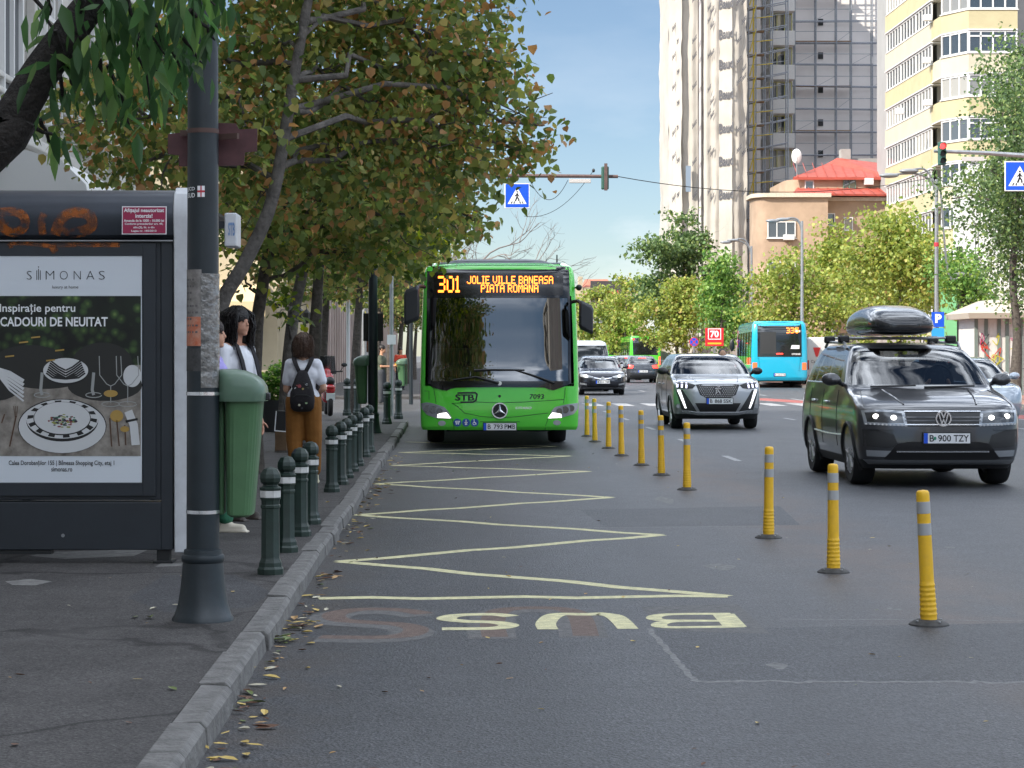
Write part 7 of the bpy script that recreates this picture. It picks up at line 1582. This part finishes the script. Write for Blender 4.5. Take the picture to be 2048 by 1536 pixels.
# ------------------------------------------------------------------ people
def fingers(hand, d, side, L_=.085, r=.0085, curl=.5):
    """five unequal, bent fingers and a thumb leaving a palm at `hand`, pointing along d; side = direction across the palm"""
    d = Vector(d).normalized(); s_ = Vector(side).normalized(); n = d.cross(s_).normalized(); h = Vector(hand); out = []
    for k, (o_, ln) in enumerate(((-.030, .92), (-.010, 1.0), (.010, .95), (.029, .75))):
        a = h+d*.045+s_*o_; b = a+(d*math.cos(curl*.5)+n*math.sin(curl*.5))*L_*ln*.52; c = b+(d*math.cos(curl*1.4)+n*math.sin(curl*1.4))*L_*ln*.48; out += [('c', a, b, r, r*.95), ('c', b, c, r*.95, r*.8)]
    a = h-s_*.03+d*.0; b = a+(d*.6-s_*.75+n*.2).normalized()*.035; out += [('c', a, b, r*1.25, r*1.1), ('c', b, b+(d*.9-s_*.25+n*.3).normalized()*.03, r*1.1, r*.85)]
    return out
def person(label, loc, rot, h, skin, hair, shirt, trousers, shoe, larm, rarm, legs=None, hairprims=None, headturn=0., sleeve=.55, fem=False, short=False, bare=.0, locks=None, wide=1.):
    """faces local -Y; larm / rarm: [shoulder offset is fixed] elbow, wrist, hand direction in local metres (x to the person's left is +x)"""
    k = h/1.72; V_ = lambda x, y, z: Vector((x*k, y*k, z*k)); sw = (.155 if fem else .185); hp = (.105 if fem else .10)
    msk = mat('skin_'+skin[1:], skin, .55); pr_ = []
    ct, st_ = math.cos(headturn), math.sin(headturn); hd = lambda x, y, z: V_(x*ct-y*st_, x*st_+y*ct-.02, z)
    # head with brow, nose, lips, jaw, ears
    pr_ += [('e', hd(0, .012, 1.625), (.073*k, .092*k, .100*k)), ('e', hd(0, -.022, 1.562), (.054*k, .066*k, .072*k)), ('c', hd(0, -.080, 1.612), hd(0, -.094, 1.582), .007*k, .011*k), ('c', hd(-.018, -.077, 1.545), hd(.018, -.077, 1.545), .007*k, .007*k), ('e', hd(0, -.058, 1.512), (.026*k, .024*k, .020*k))]
    for sg in (-1, 1): pr_ += [('e', hd(sg*.074, .012, 1.60), (.012*k, .02*k, .032*k))]
    pr_ += [('c', V_(0, .02, 1.40), V_(0, 0, 1.54), .056*k, .05*k), ('c', V_(-sw*.8, .015, 1.38), V_(sw*.8, .015, 1.38), .06*k, .06*k), ('c', V_(0, .01, 1.0), V_(0, .01, 1.28), .115*k, .13*k)]
    arms = []
    for sg, arm in ((1, larm), (-1, rarm)):
        s0 = V_(sg*sw, .015, 1.375); e, w, hdn = V_(*arm[0]), V_(*arm[1]), Vector(arm[2]).normalized(); arms.append((sg, s0, e, w))
        pr_ += [('c', s0, e, .048*k, .038*k), ('c', e, w, .038*k, .025*k), ('c', w, w+hdn*.05*k, .027*k, .033*k), ('c', w+hdn*.04*k, w+hdn*.075*k, .034*k, .032*k)]
        side = Vector((0, 1, 0)) if abs(hdn.y) < .7 else Vector((1, 0, 0)); pr_ += fingers(w+hdn*.055*k, hdn, side, .08*k, .0085*k, .6*(-1 if sg > 0 else 1))
    legs = legs or [((hp, 0, .94), (hp*1.05, -.01, .50), (hp*1.1, .02, .085)), ((-hp, 0, .94), (-hp*1.05, -.01, .50), (-hp*1.1, .02, .085))]
    for a, b, c in legs: pr_ += [('c', V_(*a), V_(*b), .088*k, .058*k), ('c', V_(*b), V_(*c), .055*k, .036*k)]
    b = blob('person', pr_, msk, None, .0075, 3); b.location = loc; b.rotation_euler = (0, 0, rot); tag(b, label, 'person'); WORLD[b.name] = Vector(loc)
    # eyes
    for sg in (-1, 1): MB().ell(hd(sg*.030, -.0735, 1.612), (.012*k, .010*k, .0065*k), 8, 6).build('eye', mat('dark_eye', (.02, .015, .012), .2), b)
    ms = mat('cloth_'+shirt[1:], shirt, .85, var=.08, vscale=5, bump=.35, bscale=11); mt = mat('trouser_'+trousers[1:], trousers, .85, var=.18, vscale=7, bump=.5, bscale=14)
    ps = [('c', V_(0, .01, .97), V_(0, .01, 1.27), .138*k, .150*k), ('c', V_(-sw*.85, .02, 1.365), V_(sw*.85, .02, 1.365), .073*k, .073*k), ('c', V_(-.09, .01, 1.0), V_(.09, .01, 1.0), .10*k, .10*k), ('c', V_(-.08, .015, 1.25), V_(.08, .015, 1.25), .115*k, .115*k)]
    for sg, s0, e, w in arms: ps.append(('c', s0, s0+(e-s0)*sleeve, .063*k, .066*k)); ps.append(('c', s0+(e-s0)*sleeve*.9, s0+(e-s0)*(sleeve+.12), .064*k, .066*k))
    blob('shirt', ps, ms, b, .011, 3)
    pt_ = [('c', V_(-.06, .015, .99), V_(.06, .015, .99), .115*k, .115*k), ('c', V_(-.07, .02, .90), V_(.07, .02, .90), .12*k, .12*k)]
    for a, q, c in legs:
        A_, Q_, C_ = V_(*a), V_(*q), V_(*c)
        if short: pt_.append(('c', A_, Q_, .105*k, .085*k))
        else: pt_ += [('c', A_, Q_, .112*k*wide, .096*k*wide), ('c', Q_, Q_+(C_-Q_)*(.97-bare), .094*k*wide, .066*k*wide)]
    blob('trousers', pt_, mt, b, .011, 3)
    msho = mat('shoe_'+shoe[1:], shoe, .6)
    for a, q, c in legs: C_ = V_(*c); blob('shoe', [('c', C_+V_(0, .03, -.045), C_+V_(0, -.13, -.055), .042*k, .036*k), ('c', C_+V_(0, .02, -.01), C_+V_(0, -.02, -.03), .042*k, .04*k), ('b', C_+V_(0, -.05, -.078), (.085*k, .27*k, .018))], msho, b, .009, 3)
    mh = mat('hair_'+hair[1:], hair, .45, var=.35, vscale=25, bump=.6, bscale=60)
    hp_ = [('e', hd(0, .02, 1.645), (.088*k, .103*k, .095*k))] + [(p[0], hd(*p[1]), hd(*p[2]), p[3]*k, p[4]*k) if p[0] == 'c' else (p[0], hd(*p[1]), tuple(v*k for v in p[2])) for p in (hairprims or [])]
    hb_ = blob('hair', hp_, mh, b, .009, 3)
    if locks:
        ln, vol, wave = locks; rl = random.Random(len(label)); mb = MB()
        for q in range(420):
            a_ = rl.uniform(-2.35, 2.35); el = rl.uniform(.15, 1.25); ca = math.sin(a_), math.cos(a_)          # angle from the back of the head
            r1 = .080+rl.uniform(0, .012); top_ = (ca[0]*r1*math.cos(el), .02+ca[1]*.10*math.cos(el), 1.645+.10*math.sin(el))
            out = vol*rl.uniform(.85, 1.2); end = 1.70-ln*rl.uniform(.8, 1.06); ph = rl.uniform(0, 6); pts = [top_]
            for t in (.2, .4, .6, .8, 1.): z = top_[2]+(end-top_[2])*t; o_ = out*min(1, .82+.5*t)*(1 if t < .75 else .96); pts.append((ca[0]*o_+wave*math.sin(ph+t*9), .03+ca[1]*o_*1.02+wave*math.cos(ph+t*8), z))
            mb.tube([hd(*p) for p in pts], [.0062*k, .0062*k, .0060*k, .0055*k, .0045*k, .0015*k], 4)
        mb.build('hair_lock', mh, hb_)
    return b, V_, hd
# woman with backpack, seen from behind (faces +Y)
WX, WY = G(607, 966, .1)
bob = [('e', (0, .045, 1.57), (.098, .085, .13)), ('c', (-.07, .03, 1.60), (-.085, .03, 1.48), .04, .036), ('c', (.07, .03, 1.60), (.085, .03, 1.48), .04, .036), ('c', (-.05, .075, 1.50), (.05, .075, 1.50), .045, .045)]
wo_, V_, hd = person('woman seen from behind in white tee and mustard trousers', (WX, WY, .1), PI, 1.63, '#c69a80', '#4a3324', '#e6e8f0', '#8a5a22', '#d8cfae', [(.20, -.0, 1.08), (.15, -.22, 1.02), (-.4, -1, .2)], [(-.235, .03, 1.09), (-.17, -.19, 1.04), (.5, -1, .1)],
    legs=[((.095, 0, .94), (.105, -.01, .50), (.075, .03, .085)), ((-.095, 0, .94), (-.115, -.03, .50), (-.135, -.03, .085))], hairprims=bob, fem=True, bare=.12, locks=(.25, .102, .003), wide=1.05)
bpk = thing('backpack', 'black backpack with round pin badges on the back of the woman in mustard trousers', 'backpack', (WX, WY, .1), PI); kk = 1.63/1.72
brg = []
for z, hw_, dp in ((.825, .06, .03), (.835, .10, .07), (.87, .132, .105), (.95, .143, .125), (1.04, .138, .12), (1.12, .118, .10), (1.20, .09, .078), (1.26, .066, .056), (1.295, .05, .04), (1.305, .03, .02)):
    brg.append([V_(hw_*abs(math.cos(2*PI*q/24))**.7*(1 if math.cos(2*PI*q/24) > 0 else -1), .145+dp*.5+dp*.5*abs(math.sin(2*PI*q/24))**.7*(1 if math.sin(2*PI*q/24) > 0 else -1), z) for q in range(24)])
MB().loft(brg).build('bag', mat('black_canvas', (.014, .012, .015), .8, bump=.3, bscale=30), bpk, smooth=60)
MB().tube([V_(-.10, .262, 1.0), V_(-.06, .272, 1.02), V_(.06, .272, 1.02), V_(.10, .262, 1.0)], .004, 5).tube([V_(-.08, .25, 1.13), V_(0, .262, 1.17), V_(.08, .25, 1.13)], .004, 5).build('zip', M_BLACK, bpk)
for sg in (-1, 1):
    MB().loft([[tuple(V_(sg*(x+dx_), y_+dy_, z)) for dx_, dy_ in ((-.026, 0), (.026, 0), (.026, .014), (-.026, .014))] for x, y_, z in ((.02, .165, 1.25), (.045, .165, 1.30), (.075, .15, 1.36), (.10, .105, 1.425), (.10, .045, 1.455), (.10, -.03, 1.45), (.10, -.09, 1.40), (.11, -.145, 1.28), (.14, -.15, 1.1), (.17, -.05, .95))]).build('strap', MATS['black_canvas'], bpk)
for (x, z, r_, cl_) in ((.115, 1.085, .017, '#d8d8d0'), (.075, 1.095, .011, '#cfcfcf'), (-.01, 1.09, .011, '#c8b070'), (-.065, 1.10, .013, '#40443a'), (-.05, 1.14, .014, '#c9ced0'), (.03, 1.12, .02, '#b0545a'), (-.05, .93, .013, '#9ab58a'), (.03, .905, .013, '#d0c8b0'), (0, .87, .012, '#3a3a40'), (.06, 1.13, .008, '#b06a60')):
    c = V_(x, .145+float(np.interp(z, (.83, .87, .95, 1.04, 1.12, 1.2), (.07, .105, .125, .12, .10, .078)))*(1-.35*(abs(x)/.13)**2.5), z); MB().cyl((c[0], c[1]-.03, c[2]), (c[0], c[1]+.004, c[2]), r_, n=12).build('badge', mat('badge_'+cl_[1:], cl_, .4), bpk)
# person standing just beyond her, mostly hidden, with bags
hx_, hy_ = G(577, 950, .1)
pC, VC, _ = person('person half hidden beyond the backpack woman, in checked trousers', (hx_+.08, 26.6, .1), 2.4, 1.60, '#8c6248', '#241a15', '#c9ccd6', '#b9bcc0', '#d6d2c8', [(.22, .02, 1.10), (.23, -.06, .86), (0, -.1, -1)], [(-.22, .03, 1.10), (-.24, -.02, .84), (0, -.1, -1)], hairprims=bob, fem=True, locks=(.24, .10, .004))
ck = MB()
for sg in (-1, 1):
    for z in np.arange(.12, .9, .05): ck.lathe([(.103-.02*(.9-z), z), (.106-.02*(.9-z), z), (.106-.02*(.9-z), z+.008), (.103-.02*(.9-z), z+.008)], (sg*.108, .005, 0), 18, cap=(0, 0))
    for a in range(10): A_ = 2*PI*a/10; ck.tube([(sg*.108+.096*math.cos(A_), .005+.096*math.sin(A_), .88), (sg*.11+.086*math.cos(A_), .005+.086*math.sin(A_), .13)], .004, 4)
ck.build('check_pattern', mat('dark_check', (.02, .022, .03), .8), pC)
bg1 = thing('tote_bag', 'black bag with white edges held left of the backpack woman', 'bag', (PT(562, 0, 26.2)[0], 26.2, PT(0, 862, 26.2)[2])); MB().obox((0, 0, .12), (.13, .09, .25), (0, .08, 0)).build('bag', mat('black_bag', (.012, .012, .013), .5), bg1, bevel=.012)
MB().obox((-.062, -.047, .12), (.012, .006, .24), (0, .08, 0)).obox((0, -.047, .0), (.13, .006, .012), (0, .08, 0)).build('white_edge', M_SIGNW, bg1, smooth=0); MB().tube([(-.04, 0, .24), (-.03, 0, .36), (.03, 0, .38), (.05, 0, .24)], .007, 6).build('handle', M_BLACK, bg1)
bg2 = thing('paper_bag', 'brown paper bag hanging under the black bag left of the backpack woman', 'bag', (PT(562, 0, 26.5)[0], 26.5, PT(0, 900, 26.5)[2])); MB().obox((0, 0, .13), (.14, .08, .27)).build('bag', mat('brown_paper', (.16, .10, .055), .85, var=.2), bg2, bevel=.006)
# long haired man in white tee, facing right
MX, MY = PT(474, 0, 18.6)[0], 18.6
lng = [('e', (0, .06, 1.58), (.100, .085, .14)), ('c', (-.08, .045, 1.62), (-.10, .045, 1.46), .04, .04), ('c', (.08, .045, 1.62), (.10, .045, 1.46), .04, .04), ('c', (-.06, .095, 1.50), (.06, .095, 1.50), .065, .065)]
mn, VM, _ = person('long haired man in white tee with bag straps, smiling to the right', (MX, MY, .1), math.radians(62), 1.80, '#c28f76', '#15100f', '#e4e6ec', '#23262d', '#3d352f', [(.23, .0, 1.08), (.26, -.04, .84), (0, -.2, -1)], [(-.23, .0, 1.08), (-.26, -.03, .84), (0, -.2, -1)], hairprims=lng, headturn=-.15, locks=(.31, .128, .012))
for sg in (-1, 1): MB().loft([[tuple(VM(sg*.105+dx_, y_+dy_, z)) for dx_, dy_ in ((-.024, 0), (.024, 0), (.024, -.012), (-.024, -.012))] for y_, z in ((.10, 1.33), (.06, 1.44), (0, 1.452), (-.06, 1.42), (-.11, 1.30), (-.15, 1.15), (-.13, 1.0))]).build('bag_strap', MATS['black_canvas'], mn)
# person in lilac tee right behind the post
PX, PYY = PT(424, 0, 17.45)[0], 17.45
person('person in lilac tee mostly hidden behind the wrapped lamp post', (PX, PYY, .1), math.radians(78), 1.68, '#d3a084', '#2b1d18', '#a9a0e0', '#2e6a4e', '#cfc6b4', [(.22, .0, 1.08), (.24, -.05, .86), (0, -.2, -1)], [(-.21, .03, 1.10), (-.20, -.12, .92), (.2, -1, 0)], hairprims=[('e', (0, .05, 1.60), (.09, .09, .10)), ('c', (0, .09, 1.60), (0, .11, 1.46), .05, .03)], fem=True, bare=.05, legs=[((.10, 0, .94), (.11, -.01, .50), (.11, .02, .085)), ((-.10, 0, .94), (-.11, -.06, .50), (-.11, -.16, .085))])
# far pedestrians
fx_, fy2 = PT(764, 0, 62)[0], 62.
person('far pedestrian in olive tee holding something yellow beside the second litter bin', (fx_, fy2, .1), math.radians(80), 1.68, '#b98a6c', '#1d1613', '#4d5243', '#3b3d42', '#2a2a2a', [(.2, -.02, 1.10), (.1, -.28, 1.12), (-.2, -1, .1)], [(-.2, -.02, 1.10), (-.1, -.30, 1.10), (.2, -1, .1)], fem=True)
mg = thing('yellow_cup', 'small yellow thing in the hands of the far pedestrian', 'cup', (fx_+.40, fy2+.05, 1.16)); MB().lathe([(.03, 0), (.042, .1), (.038, .1), (.028, .01)], n=14).build('cup', mat('yellow_cup', (.6, .35, .03), .5), mg)
person('farthest pedestrian in orange red top near the bus mirror', (PT(801, 0, 88)[0], 88, .1), .3, 1.7, '#b98a6c', '#1d1613', '#c2452e', '#2a2c33', '#222222', [(.22, 0, 1.08), (.24, -.05, .85), (0, -.2, -1)], [(-.22, 0, 1.08), (-.24, -.05, .85), (0, -.2, -1)])
